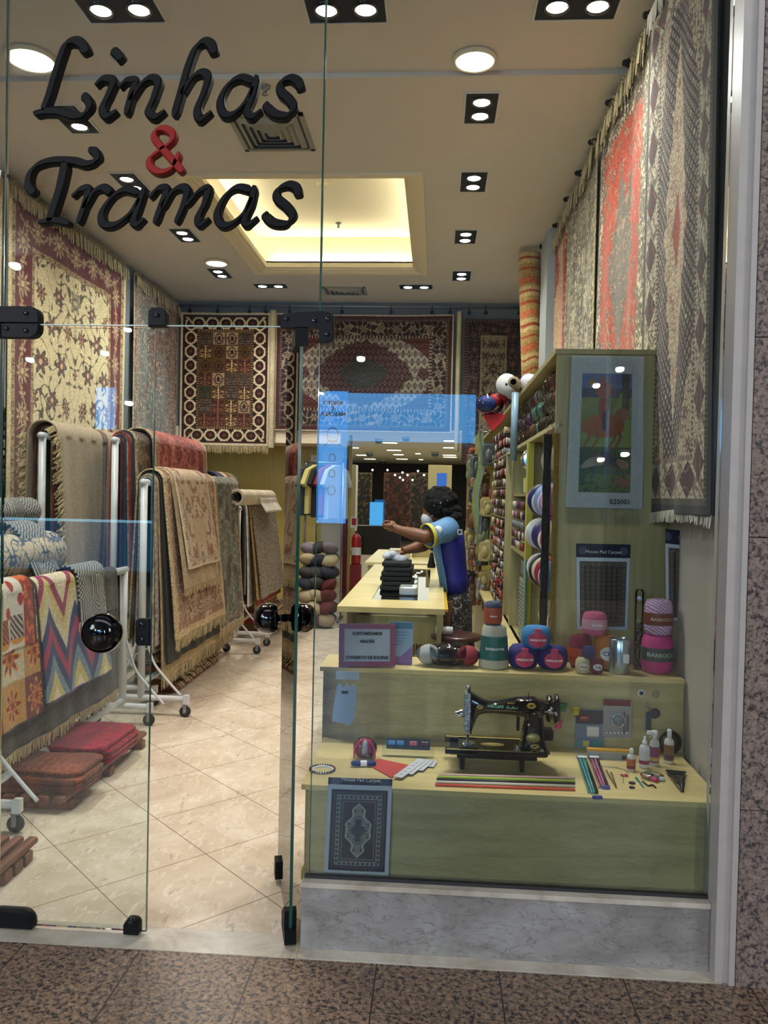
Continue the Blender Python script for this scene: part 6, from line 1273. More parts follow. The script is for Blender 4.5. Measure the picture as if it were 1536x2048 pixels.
# ------------------------------------------------------------------ goods on the lower step
def lo(px, py): return at(px, py, Z=ZL)
c = lo(645, 1540); t = thing('bead_bracelet', 'ring of dark, white and red pins at the left end of the lower step', 'bracelet', c); MB().lathe([(.033, .001), (.035, .004), (.045, .004), (.046, .001), (.044, 0)], 36, c, cap=False).build('ring', M_PAPER, t)
for i in range(30):
    a = 2*PI*i/30; MB().box(-.0022, .0022, -.004, .004, 0, .005, M=Matrix.Translation(c+Vector((.045*math.cos(a), .045*math.sin(a), .002)))@Matrix.Rotation(a+PI/2, 4, 'Z')).build('pin', mat('pin_red', (160, 30, 60), .4) if i % 30 in (0, 1, 2, 3, 15, 16, 17) else M_INK, t)
c = lo(729, 1518)+Vector((0, .02, 0)); t = thing('yarn_packet', 'net bag of pink and pale yarn on the lower step', 'yarn', c)
for i in range(5): MB().ball(c+Vector((-.028+.014*i, .005*(i % 2), .036+.004*(i % 2))), .026, 12, 8, (.62, .8, 1.25)).build('skein', yarn_mat('yarn_n%d' % (i % 3), [(206, 60, 110), (170, 60, 90), (196, 206, 214)][i % 3]), t)
MB().tube(catmull([c+Vector((-.04, -.02, .005)), c+Vector((-.036, -.03, .045)), c+Vector((0, -.02, .078)), c+Vector((.036, -.03, .05)), c+Vector((.04, -.02, .005))], 6), .003, 8).build('red_cord', mat('cord_red', (206, 30, 70), .4), t); MB().ball(c+Vector((0, 0, .038)), .046, 16, 10, (1.02, .85, .9)).build('net_film', M_PLASTIC, t)
c = lo(727, 1533)+Vector((0, 0, .012)); t = thing('thread_skein', 'royal blue embroidery skein with a white band on the lower step', 'thread', c); Mr = Matrix.Translation(c)@Matrix.Rotation(.15, 4, 'Z'); MB().lathe([(.005, -.047), (.010, -.044), (.012, -.02), (.010, 0), (.012, .02), (.010, .044), (.005, .047)], 16, ax=0, M=Mr, sy=.8).build('floss', yarn_mat('floss_blue', (20, 50, 130)), t); MB().lathe([(.0125, -.012), (.0125, .012)], 16, ax=0, M=Mr, sy=.85, cap=False).build('paper_band', M_PAPER, t)
c = lo(815, 1520)+Vector((0, .03, .0)); t = thing('tool_case', 'clear case of hooks with pink and dark labels on the lower step', 'case', c); Mr = Matrix.Translation(c)@Matrix.Rotation(-.35, 4, 'X'); MB().box(-.10, .10, -.005, .018, .006, .075, M=Mr).build('clear_lid', M_PLASTIC, t)
MB().box(-.085, .085, .004, .012, .03, .07, M=Mr).build('insert', mat('insert_dark', (40, 34, 44), .4), t)
for i, (x, col) in enumerate(((-.065, (60, 130, 190)), (-.03, (60, 130, 190)), (.02, (190, 90, 110)), (.065, (90, 30, 50)))): MB().rbox((x, 0, .052), (.03, .012, .018), .005, M=Mr, ax=0).build('hook_handle', mat('hook_%d' % i, col, .3), t)
c = lo(775, 1535); q = [lo(734, 1530), lo(757, 1519), lo(826, 1534), lo(783, 1557)]; b = MB(); b.prism([(v.x, v.y) for v in q], ZL+.001, ZL+.004); tag(b.build('felt_sheet', mat('coral_felt', (188, 66, 58), .9), loc=q[0]), 'coral red felt sheet under the white rulers', 'felt sheet')
t = thing('needle_card_fan', 'fan of four white printed rulers on the red felt', 'card', lo(830, 1540))
for i in range(4):
    a = lo(795+i*21, 1560-i*8); b_ = lo(845+i*7, 1523+i*.5); v = (b_-a); n = Vector((-v.y, v.x, 0)).normalized()*.017
    MB().prism([((a-n).x, (a-n).y), ((a+n).x, (a+n).y), ((b_+n).x, (b_+n).y), ((b_-n).x, (b_-n).y)], ZL+.005+.0015*(3-i), ZL+.0062+.0015*(3-i)).build('ruler', mat('ruler_white', (206, 208, 216), .4), t)
    for k in range(5): s_ = a.lerp(b_, .15+.15*k); MB().box(s_.x-.008, s_.x+.006, s_.y-.001, s_.y+.001, ZL+.0063+.0015*(3-i), ZL+.0067+.0015*(3-i)).build('print_line', M_INK, t)
for i, (ya, yb, col, n) in enumerate(((1552, 1560, (236, 190, 200), 'pink'), (1556, 1566, (190, 220, 90), 'lime green'), (1561, 1571, (50, 46, 60), 'dark grey'), (1566, 1576, (232, 228, 222), 'white'), (1572, 1583, (236, 96, 80), 'coral red'))):
    a, b_ = lo(876-i*1.5, ya), lo(1150, yb-1); b = MB(); b.tube([a+Vector((0, 0, .005)), b_+Vector((0, 0, .005))], .0042, 10); tag(b.build('knitting_stick', mat('stick_'+n.replace(' ', '_'), col, .35), loc=a), '%s long thin rod lying in front of the sewing machine' % n, 'rod', 'coloured rods before the sewing machine')
for n, col, a0, a1, cap in (('teal', (90, 206, 206), (1160, 1512), (1186, 1588), (30, 60, 160)), ('pink', (246, 130, 180), (1183, 1512), (1208, 1578), (80, 90, 180))):
    a, b_ = lo(*a0)+Vector((0, -.01, .006)), lo(*a1)+Vector((0, 0, .006)); t = thing('knitting_needle_pack', n+' knitting needles in a clear sleeve on the lower step', 'knitting needles', a)
    for s in (-1, 1): MB().tube([a+Vector((s*.007, 0, 0)), b_+Vector((s*.004, 0, 0))], .0038, 8).build('needle', mat('needle_'+n, col, .3), t)
    v = b_-a; nn_ = Vector((-v.y, v.x, 0)).normalized()*.018; MB().prism([((a-nn_).x, (a-nn_).y), ((a+nn_).x, (a+nn_).y), ((b_+nn_).x, (b_+nn_).y), ((b_-nn_).x, (b_-nn_).y)], ZL+.001, ZL+.0125).build('clear_sleeve', M_PLASTIC, t)
    e = b_+(v.normalized()*.02); e.z = ZL+.006
    if n == 'teal': MB().rbox((e.x+.008, e.y-.02, ZL+.004), (.034, .012, .010), .004, M=None).build('blue_cap', mat('cap_blue', (30, 60, 160), .3), t)
    else: MB().rbox((b_.x+.006, b_.y, ZL+.006), (.03, .006, .013), .002).build('blue_cap', mat('cap_violet', (80, 90, 180), .3), t)
    MB().rbox((a.x, a.y-.04, ZL+.0135), (.036, .018, .002), .003).build('paper_tab', M_PAPER, t)
a, b_ = lo(1188, 1524), lo(1262, 1530); t = thing('long_box', 'long grey and yellow box at the back of the lower step', 'box', a); Mr = Matrix.Translation(Vector(((a.x+b_.x)/2, 3.17, ZL)))@Matrix.Rotation(-.03, 4, 'Z'); MB().box(-.085, .085, -.016, .016, 0, .028, M=Mr).build('carton', mat('box_grey', (140, 142, 146), .35), t); MB().box(-.086, .086, -.008, .0165, .0281, .036, M=Mr).build('yellow_lid', mat('box_yellow', (216, 160, 40), .4), t); MB().box(.045, .075, -.017, -.0162, .004, .020, M=Mr).build('barcode', M_INK, t)
for lab, px, by, ty, w, body, cap, lcol, l2 in (('small glue bottle with orange label, shortest of the four', 1262, 1541, 1497, 17, (206, 204, 200), 'flat', (170, 90, 40), (120, 40, 40)), ('white glue bottle with pointed nozzle, second of the four', 1288, 1535, 1473, 20, (206, 206, 210), 'nozzle', (196, 196, 206), (150, 50, 90)), ('spray bottle with violet label, third of the four', 1308, 1530, 1462, 19, (206, 200, 196), 'spray', (140, 60, 110), (190, 160, 90)), ('glue bottle with brown and gold label, last before the wall', 1337, 1526, 1459, 19, (210, 206, 196), 'flat', (130, 90, 50), (90, 60, 90))):
    c = at(px, by, Z=ZL); k = c.y/F; h = (by-ty)*k; r_ = w/2*k; t = thing('glue_bottle', lab, 'bottle', c, 'glue bottles on the lower step')
    MB().lathe([(r_*.85, 0), (r_, h*.04), (r_, h*.62), (r_*.85, h*.70), (r_*.42, h*.75), (r_*.40, h*.78)], 24, c).build('body', mat('bottle_'+str(px), body, .3), t)
    MB().lathe([(r_*1.01, h*.10), (r_*1.01, h*.56)], 24, c, cap=False).build('label', mat('blabel_'+str(px), lcol, .4), t); MB().lathe([(r_*1.02, h*.14), (r_*1.02, h*.26)], 24, c, cap=False).build('label_stripe', mat('bstripe_'+str(px), l2, .4), t)
    if cap == 'nozzle': MB().lathe([(r_*.5, h*.76), (r_*.5, h*.84), (r_*.22, h*.88), (r_*.18, h)], 16, c).build('cap', M_PAPER, t)
    elif cap == 'spray': m = MB(); m.lathe([(r_*.5, h*.76), (r_*.5, h*.88), (r_*.6, h*.9), (r_*.55, h)], 16, c); m.box(c.x-.03, c.x+.006, c.y-.006, c.y+.006, c.z+h*.90, c.z+h*.99); m.tube([c+Vector((-.012, 0, h*.89)), c+Vector((-.02, 0, h*.78))], .002, 6); m.build('spray_head', M_PAPER, t)
    else: MB().lathe([(r_*.46, h*.77), (r_*.46, h*.96), (r_*.36, h)], 16, c).build('cap', M_PAPER, t)
c = at(1340, 1506, Y=3.26); t = thing('embroidery_hoop', 'black oval trinket leaning behind the last glue bottle', 'trinket', (c.x, 3.26, ZL)); c.z = ZL+.046
MB().tube([c+Vector((.040*math.cos(i*PI/14), 0, .042*math.sin(i*PI/14))) for i in range(28)], .006, 8, closed=True).build('rim', M_BLACK, t); MB().lathe([(.001, 0), (.034, .002), (.036, .004)], 24, c, ax=1).build('plate', mat('dark_plate', (24, 24, 30), .3), t)
def tiny(name, lab, cat, m, f, c):
    b = MB(); f(b, c); tag(b.build(name, m, loc=c), lab, cat)
t = thing('tweezers', 'gold tweezers lying open on the lower step', 'tweezers', lo(1225, 1570)); M_GOLD = mat('gold', (190, 140, 50), .25, .9)
for a0, a1 in (((1212, 1542), (1232, 1577)), ((1222, 1546), (1233, 1577))): MB().ribbon([lo(*a0)+Vector((0, 0, .004)), lo(*a1)+Vector((0, 0, .004))], [.006, .003], (0, 0, 1), th=.002).build('arm', M_GOLD, t)
tiny('sewing_needle', 'thin steel needle lying before the long box', 'needle', M_STEEL, lambda b, c: b.tube([lo(1198, 1533)+Vector((0, 0, .003)), lo(1238, 1537)+Vector((0, 0, .003))], .0014, 6), lo(1198, 1533))
tiny('sewing_needle', 'curved steel needle lying beside the small glue bottle', 'needle', M_STEEL, lambda b, c: b.tube(catmull([lo(1232, 1537)+Vector((0, 0, .003)), lo(1246, 1540)+Vector((0, 0, .003)), lo(1258, 1548)+Vector((0, 0, .003))], 4), .0013, 6), lo(1232, 1537))
t = thing('number_pin', 'red number twenty-three topper on a short stick, lying flat', 'cake topper', lo(1248, 1553)); Mr = Matrix.Translation(lo(1249, 1552)+Vector((0, 0, .002))); text_mb('23', .030, Mr, .001, .001).build('number', mat('pin_red', (160, 30, 60), .4), t); MB().tube([lo(1247, 1556)+Vector((0, 0, .002)), lo(1246, 1568)+Vector((0, 0, .002))], .001, 6).build('stick', M_STEEL, t)
t = thing('snap_button', 'black snap fastener halves lying near the front edge', 'snap fastener', lo(1264, 1570)); MB().lathe([(.004, 0), (.012, 0), (.012, .004), (.006, .006)], 20, lo(1264, 1567)).build('upper_half', M_BLACK, t); MB().lathe([(.003, 0), (.010, 0), (.010, .004), (.004, .005)], 20, lo(1264, 1576)).build('lower_half', M_BLACK, t)
t = thing('thread_spool_bag', 'clear bag with peach, green and magenta thread spools', 'thread', lo(1305, 1560)); 
for i, (px, py, col, rz) in enumerate(((1293, 1558, (226, 170, 140), -.8), (1300, 1553, (30, 110, 80), -1.1), (1312, 1556, (226, 190, 170), -.6), (1307, 1563, (190, 50, 110), -.9), (1318, 1562, (180, 190, 190), -.3))):
    Mr = Matrix.Translation(lo(px, py)+Vector((0, 0, .009)))@Matrix.Rotation(rz, 4, 'Z'); MB().lathe([(.009, -.016), (.009, -.013), (.0075, -.012), (.0075, .012), (.009, .013), (.009, .016)], 14, ax=0, M=Mr).build('spool', mat('sp_%d' % i, col, .5), t)
MB().ball(lo(1304, 1557)+Vector((0, 0, .011)), .034, 16, 8, (1.25, 1, .35)).build('clear_bag', M_PLASTIC, t)
tiny('seam_cutter', 'small tool with teal handle beside the spool bag', 'tool', mat('teal_handle', (20, 130, 110), .35), lambda b, c: b.tube([lo(1272, 1558)+Vector((0, 0, .005)), lo(1282, 1570)+Vector((0, 0, .004)), lo(1288, 1578)+Vector((0, 0, .003))], [.004, .003, .001], 8), lo(1272, 1558))
tiny('metal_clasp', 'dark metal clasp lying in front of the spool bag', 'clasp', mat('dark_metal', (40, 34, 30), .4, .6), lambda b, c: b.tube(catmull([lo(1285, 1565)+Vector((0, 0, .004)), lo(1296, 1573)+Vector((0, 0, .004)), lo(1305, 1572)+Vector((0, 0, .004)), lo(1311, 1577)+Vector((0, 0, .004))], 5), .003, 8), lo(1285, 1565))
t = thing('scissors_pack', 'small scissors in a triangular clear and dark pack at the right end', 'scissors', lo(1358, 1560)); v = [lo(1331, 1546), lo(1373, 1550), lo(1368, 1586), lo(1361, 1586)]; MB().prism([(q.x, q.y) for q in v], ZL+.001, ZL+.010).build('clear_pack', M_PLASTIC, t); v = [lo(1331, 1545), lo(1373, 1549), lo(1368, 1556), lo(1336, 1554)]; MB().prism([(q.x, q.y) for q in v], ZL+.010, ZL+.012).build('dark_header', M_BLACK, t)
for s, e in ((1342, 1362), (1362, 1364)): MB().tube([lo(s, 1558)+Vector((0, 0, .006)), lo(e, 1582)+Vector((0, 0, .006))], [.004, .0015], 8).build('blade', M_STEEL, t); MB().tube([lo(s, 1556)+Vector((.008*math.cos(i*PI/6), .012*math.sin(i*PI/6), .006)) for i in range(12)], .0018, 6, closed=True).build('finger_ring', M_STEEL, t)
# ================================================================== SEWING MACHINE
def sm(x, y, Y=3.04): return at(880+x/5.908, 1340+y/5.908, Y=Y)
MK = Vector((sm(700, 0).x, 3.04, ZL)); mc = thing('sewing_machine', 'antique black and gold sewing machine on the lower step of the window', 'sewing machine', MK)
sil = [(350, 255), (372, 258), (460, 312), (560, 358), (650, 366), (800, 347), (900, 332), (1000, 322), (1120, 326), (1175, 352), (1250, 372), (1252, 500), (1216, 522), (1226, 640), (1236, 760), (1250, 880), (1282, 985), (930, 968), (948, 850), (962, 760), (984, 640), (996, 575), (975, 540), (900, 522), (760, 506), (600, 494), (520, 500), (462, 520), (432, 565), (402, 640), (376, 702), (346, 702)]
def soft(pts, n=3):
    C = catmull([Vector((p[0], p[1], 0)) for p in pts]+[Vector((pts[0][0], pts[0][1], 0))], n); return [(c.x, c.y) for c in C[:-1]]
P2 = [sm(x, y) for x, y in soft(sil, 3)]
def loft_body(pts, ym, hw, name, m, par, lay=((-1, .0), (-.86, .5), (-.5, .85), (0, 1), (.5, .85), (.86, .5), (1, 0)), inset=.007):
    """rounded slab: outline shrinks towards its two faces"""
    n = len(pts); V = [Vector((p.x, 0, p.z)) for p in pts]; nr = []
    area = sum(V[i].x*V[(i+1) % n].z-V[(i+1) % n].x*V[i].z for i in range(n)); sg = 1 if area > 0 else -1
    for i in range(n):
        t = (V[(i+1) % n]-V[i-1]).normalized(); nr.append(Vector((-t.z, 0, t.x))*sg)
    b = MB(); vs = []
    for f, k in lay:
        for i in range(n): q = V[i]+nr[i]*inset*(1-k); vs.append((q.x, ym+f*hw, q.z))
    L = len(lay); from mathutils.geometry import tessellate_polygon
    tri = tessellate_polygon([[Vector((p.x, p.z, 0)) for p in V]]); fs = [tuple(t)[::-1] for t in tri]+[tuple(i+(L-1)*n for i in t) for t in tri]
    for j in range(L-1):
        for i in range(n): fs.append((j*n+i, j*n+(i+1) % n, (j+1)*n+(i+1) % n, (j+1)*n+i))
    b.add(vs, fs, 0, True); return b.build(name, m, par)
loft_body(P2, 3.045, .040, 'arm_casting', M_BLACKG, mc)
YB_ = 2.95
def bd(x, y): return sm(x, y, YB_)
zt, zb_ = bd(600, 905).z, bd(600, 985).z; x0, x1 = bd(60, 940).x, bd(1285, 1000).x; zt = ZL+.078; 
bed = MB(); bed.rbox(((x0+.05+x1)/2+.0, 3.04, zt-.008), (x1-x0-.05, .18, .016), .012); bed.box(x0, x0+.12, 2.95, 2.985, zt-.016, zt); bed.box(x0, x0+.12, 3.095, 3.13, zt-.016, zt); bed.build('bed', M_BLACKG, mc)
b = MB(); b.box(x0+.045, x1-.04, 2.965, 3.115, zt-.034, zt-.016); b.box(x0+.02, x0+.06, 2.99, 3.09, zt-.03, zt-.014); b.build('under_bed', M_BLACK, mc)
for x in (x0+.065, bd(975, 1100).x): 
    for y in (2.975, 3.105): b = MB(); b.prism([(-.010, 0), (.010, 0), (.008, -(zt-.034-ZL)), (-.006, -(zt-.034-ZL))], -.008, .008, ax=1, off=(x, y, zt-.034)); b.build('leg', M_BLACK, mc)
M_GILT = mat('gilt_decal', (214, 184, 104), .45, .1, noise=.35, nscale=300)
for y in (2.956, 3.115): MB().box(x0+.006, x1-.06, y, y+.008, zt, zt+.0006).build('gilt_border', M_GILT, mc)
MB().lathe([(.001, 0), (.035, 0), (.035, .0008)], 28, (bd(640, 900).x, 3.035, zt), sx=1.3, sy=.55).build('gilt_medallion', M_GILT, mc)
MB().rbox((bd(350, 890).x, 3.04, zt+.001), (.05, .05, .003), .015).build('needle_plate', M_CHROME, mc)
a, b_ = sm(292, 262), sm(350, 702); MB().rbox(((a.x+b_.x)/2+.0, 3.045, (a.z+b_.z)/2), (b_.x-a.x, .066, a.z-b_.z), .006, ax=1).build('face_plate', mat('engraved_chrome', (150, 165, 180), .25, .9, bump=.9, bscale=90), mc)
c = sm(322, 700); MB().tube([c+Vector((0, 0, .012)), Vector((c.x, 3.045, zt+.004))], [.0045, .0016], 10).build('needle_bar', M_CHROME, mc)
b = MB(); b.box(c.x-.010, c.x+.006, 3.03, 3.06, zt+.001, zt+.004); b.tube([Vector((c.x+.004, 3.045, zt+.003)), Vector((c.x+.004, 3.045, c.z+.01))], .0035, 8); b.build('presser_foot', M_CHROME, mc)
c = sm(335, 225); MB().lathe([(.004, -.02), (.007, -.01), (.007, 0), (.010, .002), (.010, .008), (.006, .012)], 16, (c.x, 3.045, c.z)).build('pressure_screw', M_CHROME, mc)
c = sm(292, 505); MB().lathe([(.003, -.038), (.006, -.036), (.006, -.03), (.009, -.028), (.009, -.024), (.014, -.02), (.016, -.012), (.014, -.004), (.012, 0)], 20, (c.x, 3.03, c.z), ax=0).build('tension_dial', M_CHROME, mc)
c = sm(1048, 335); MB().tube([(c.x, 3.045, c.z), (c.x, 3.045, c.z+.05)], .0016, 8).build('spool_pin', M_CHROME, mc)
c = sm(1245, 445); MB().lathe([(.020, -.01), (.022, 0), (.045, .004), (.050, .010), (.050, .022), (.036, .026), (.036, .030), (.052, .034), (.056, .038), (.056, .044), (.050, .050), (.020, .052), (.012, .056)], 36, (c.x, 3.045, c.z-.004), ax=0).build('handwheel', M_BLACKG, mc)
c = sm(1225, 462); b = MB(); b.tube([(c.x-.004, 3.0, c.z), (c.x+.045, 2.995, c.z)], .004, 8); b.ball((c.x+.018, 2.995, c.z+.003), .009, 10, 8); b.ball((c.x+.04, 2.995, c.z-.004), .008, 10, 8); b.ball((c.x+.022, 2.995, c.z+.014), .007, 10, 8); b.build('bobbin_winder', M_CHROME, mc)
a, b_ = sm(1225, 705), sm(1336, 835); b = MB(); b.rbox(((a.x+b_.x)/2, 3.06, (a.z+b_.z)/2), (b_.x-a.x, .05, a.z-b_.z), .005, ax=1); b.tube([(b_.x-.03, 3.05, b_.z+.002), (b_.x-.035, 3.05, b_.z-.02)], .004, 6); b.build('motor_block', M_BLACK, mc)
YF_ = 3.0035
c = sm(1098, 805, YF_); b = MB(); b.lathe([(.001, -.0025), (.026, -.0025), (.027, .001)], 32, (c.x, YF_-.001, c.z), ax=1, sx=1, sy=.74); b.build('maker_badge', mat('brass_badge', (176, 168, 110), .4, .5, noise=.2, nscale=200), mc)
c = sm(1110, 590, YF_); b = MB(); b.rbox((c.x, YF_, c.z), (.034, .006, .062), .016, ax=1); b.build('access_cover', M_BLACKG, mc)
for x, y, r in ((1048, 642, .0045), (1112, 512, .003), (1105, 695, .002)): c = sm(x, y, YF_); MB().cyl((c.x, YF_-.004, c.z), r, .005, 12, ax=1).build('screw', M_CHROME, mc)
c = sm(912, 950, 2.965); MB().lathe([(.013, 0), (.013, .004), (.008, .008), (.008, .014), (.011, .016), (.009, .02)], 20, (c.x, 2.972, zt)).build('stitch_knob', M_CHROME, mc); c = sm(1205, 975, 2.955); MB().lathe([(.010, 0), (.010, .005), (.005, .012), (.004, .013)], 16, (c.x, 2.968, zt)).build('bed_screw', M_CHROME, mc)
a = sm(925, 640); b = MB(); b.rbox((a.x, 3.06, a.z), (.012, .03, .055), .005, ax=1); b.build('winder_arm', M_BLACKG, mc)
M_DEC = mat('decal_gold', (206, 176, 76), .4, .3); M_DECG = mat('decal_green', (150, 226, 186), .4)
c = sm(655, 432, YF_-.001); text_mb('WESTLAKE', .0155, facing(c), .0004, .0003, squeeze=.80).build('lettering', M_DECG, mc)
def scroll(name, cx, cy, rx, ry, m, n=3, seed=0):
    b = MB(); c = sm(cx, cy, YF_-.001)
    for k in range(n):
        ph = k*2*PI/n+seed
        b.tube([c+Vector((rx*(.35+.65*i/12)*math.cos(ph+i*.42), 0, ry*(.35+.65*i/12)*math.sin(ph+i*.42))) for i in range(13)], .0011, 5)
    b.build(name, m, mc)
scroll('gilt_scroll', 470, 438, .012, .007, M_GILT, 4); scroll('gilt_scroll', 1080, 425, .017, .011, M_DEC, 6, .4); scroll('gilt_scroll', 1120, 905, .018, .008, M_GILT, 5)
b = MB(); a = sm(780, 445, YF_-.001)
for i in range(14): b.tube([a+Vector((.0032*i, 0, -.004)), a+Vector((.0032*i+.0025, 0, .003+.004*math.sin(i)))], .0008, 5)
b.build('decal_script', M_DECG, mc)
b = MB(); a = sm(800, 400, YF_-.001)
for i in range(6): b.tube([a+Vector((.0045*i, 0, 0)), a+Vector((.0045*i+.003, 0, .006*(1 if i % 2 else .6)))], .0013, 5)
b.build('decal_leaves', M_DEC, mc)
b = MB(); b.tube([sm(540, 472, YF_), sm(800, 480, YF_), sm(900, 492, YF_)], .0008, 6); b.build('gilt_line', M_GILT, mc)
# ================================================================== COUNTER
ZC = .95
sc = thing('sales_counter', 'pale wood sales counter with glass top running into the shop', 'counter', (-.22, 4.25, 0))
b = MB(); C0, C1, D0, D1 = -.515, .062, 4.245, 6.9; g0, g1, h0_, h1_ = -.355, -.03, 4.57, 6.55
for q in ((C0, C1, D0, h0_), (C0, C1, h1_, D1), (C0, g0, h0_, h1_), (g1, C1, h0_, h1_)): b.box(q[0], q[1], q[2], q[3], ZC-.03, ZC)
b.build('top_frame', M_WOODT, sc); MB().box(g0, g1, h0_, h1_, ZC-.008, ZC-.003).build('glass_top', M_GLASS, sc)
MB().box(-.485, -.465, 4.29, 6.86, 0, ZC-.03).build('left_panel', M_WOODV, sc); MB().box(.02, .045, 4.29, 6.86, 0, ZC-.03).build('right_panel', M_WOODV, sc); MB().box(-.465, .02, 4.75, 4.77, 0, ZC-.12).build('inner_panel', M_WOODV, sc)
for z in (.30, .58): MB().box(-.465, .02, 4.29, 4.75, z, z+.018).build('shelf', M_WOODV, sc)
MB().box(-.46, .015, 4.78, 6.85, ZC-.16, ZC-.145).build('display_shelf', mat('dark_tray', (92, 84, 66), .6), sc)
for i in range(9):
    x = -.44+i*.032; o = MB().rbox((x, 4.42, .68), (.022, .14, .16+.02*(i % 3)), .003).build('zip_packet', mat('zip_%d' % (i % 4), [(90, 100, 130), (150, 60, 80), (190, 190, 196), (60, 70, 90)][i % 4], .5), loc=(x, 4.42, .6)); o.location.z = .6; tag(o, '%s zip packet on the front shelf of the counter' % ['slate blue', 'rose', 'pale grey', 'dark slate'][i % 4], 'packet', 'zip packets in the counter front')
for i in range(3):
    t = thing('gold_braid_spool', ['spool of gold braid lying at the left in the counter front', 'spool of gold braid in the middle of the counter front', 'spool of olive gold braid beside the right panel'][i], 'braid', (-.15+.07*i, 4.4, .62), 'gold braid in the counter front')
    b = MB(); c = Vector((-.115+.05*i, 4.36, .69)); 
    for k in range(8): b.tube([c+Vector((-.02+k*.005, .035*math.cos(a*PI/8), .045*math.sin(a*PI/8)+.003*math.sin(a*3))) for a in range(16)], .004, 5, closed=True)
    b.build('braid', mat('braid_%d' % (i//2), [(180, 140, 60), (150, 140, 60)][i//2], .35, .5), t); MB().lathe([(.012, -.026), (.055, -.026), (.055, -.024), (.012, -.024)], 24, c, ax=0).build('flange', mat('flange_olive', (120, 110, 60), .5), t)
o = MB().box(.062, .082, 4.45, 5.6, ZC-.045, ZC-.030).build('yard_stick', mat('yardstick_yellow', (222, 176, 30), .4), loc=(.07, 4.45, ZC-.04)); tag(o, 'bright yellow measuring stick along the right edge of the counter', 'measuring stick')
# folded black clothes, white cloth, packages
for i in range(6):
    y0 = 5.0; b = MB(); b.rbox((-.235+.008*math.sin(i*2), y0+.15, ZC+.014+i*.030), (.21-.006*i, .30, .027), .02); o = b.build('folded_trousers', mat('black_cloth_%d' % (i % 3), [(18, 24, 26), (26, 34, 38), (14, 18, 22)][i % 3], .85, bump=.3, bscale=40), loc=(-.235, y0, ZC+i*.030)); tag(o, 'dark folded garment on the counter, %s of the stack' % ['bottom', 'second from the bottom', 'third from the bottom', 'fourth from the bottom', 'fifth from the bottom', 'top'][i], 'folded clothes', 'dark garments on the counter')
b = MB(); rr_ = random.Random(2); pts = [at(x, y, Y=5.2) for x, y in ((775, 1112), (785, 1108), (795, 1116), (800, 1122), (806, 1118))]
for p in pts: b.ball(p, .032, 10, 8, (1.2, 1.2, .8))
o = b.build('white_cloth', mat('white_cotton', (206, 208, 222), .8), loc=pts[0]); md = o.modifiers.new('r', 'REMESH'); md.mode = 'VOXEL'; md.voxel_size = .008; md = o.modifiers.new('s', 'SMOOTH'); md.iterations = 4; tag(o, 'crumpled white cloth under the clerk\'s hand on the dark stack', 'cloth')
for i in range(3):
    c = at(820, 1136+i*20, Y=5.35-.12*i); b = MB(); b.rbox((c.x, 5.42-.28*i, ZC+.025), (.11, .16, .05), .02); o = b.build('wrapped_package', mat('foil_white', (196, 200, 204), .2, .3), loc=(c.x, 5.42-.28*i, ZC)); tag(o, 'shiny white wrapped package beside the dark stack, %s' % ['farthest in', 'middle one', 'nearest the window'][i], 'package', 'white packages on the counter')
# far table with pale boxes
ft = thing('work_table', 'pale work table beyond the counter', 'table', (-.25, 7.1, 0)); MB().rbox((-.25, 8.0, .93), (.75, 1.7, .03), .01).build('table_top', M_WOODT, ft)
for x in (-.58, .08):
    for y in (7.2, 8.8): MB().box(x-.02, x+.02, y-.02, y+.02, 0, .915).build('leg', M_WOODV, ft)
c = at(868, 1120, Y=7.3); t = thing('sewing_cone', 'dark thread cone standing on the counter near the clerk', 'thread cone', (c.x, 6.7, ZC)); MB().lathe([(.035, 0), (.035, .01), (.012, .12), (.008, .125)], 20, (-.045+.02, 6.7, ZC)).build('cone', M_BLACK, t)
for i, (px, py, col, n) in enumerate(((800, 1082, (206, 200, 176), 'ivory'), (845, 1085, (176, 160, 110), 'tan'), (880, 1090, (196, 190, 170), 'pale'))): c = at(px, py, Y=7.8+.2*i); b = MB(); b.rbox((c.x, c.y, .985), (.2, .25, .08), .01); tag(b.build('carton', mat('carton_%d' % i, col, .6), loc=(c.x, c.y, .945)), n+' carton on the work table behind the clerk', 'carton', 'cartons on the work table')
# stool
st = thing('wooden_stool', 'dark red wooden stool beside the counter', 'stool', (.22, 4.75, 0)); M_MAH = mat('mahogany', (64, 24, 16), .35, noise=.15, nscale=12, coat=.3)
cst = at(912, 1252, Y=4.75); MB().lathe([(.13, 0), (.15, .01), (.15, .03), (.13, .035)], 28, (cst.x, 4.75, .70)).build('seat', M_MAH, st)
for sx in (-1, 1):
    for sy in (-1, 1): MB().tube([(cst.x+sx*.09, 4.75+sy*.09, .70), (cst.x+sx*.14, 4.75+sy*.14, 0)], [.018, .014], 10).build('leg', M_MAH, st)
for z in (.25, .42): MB().tube([(cst.x+math.cos(a*PI/8)*(.165-.06*z/.7), 4.75+math.sin(a*PI/8)*(.165-.06*z/.7), z) for a in range(16)], .008, 6, closed=True).build('ring_rail', M_MAH, st)
o = MB().lathe([(.012, -.05), (.025, -.05), (.025, .05), (.012, .05)], 16, (cst.x-.07, 4.7, .76), ax=0).build('paper_roll', M_PAPER, loc=(cst.x-.07, 4.7, .735)); tag(o, 'small white roll lying on the dark stool', 'roll')
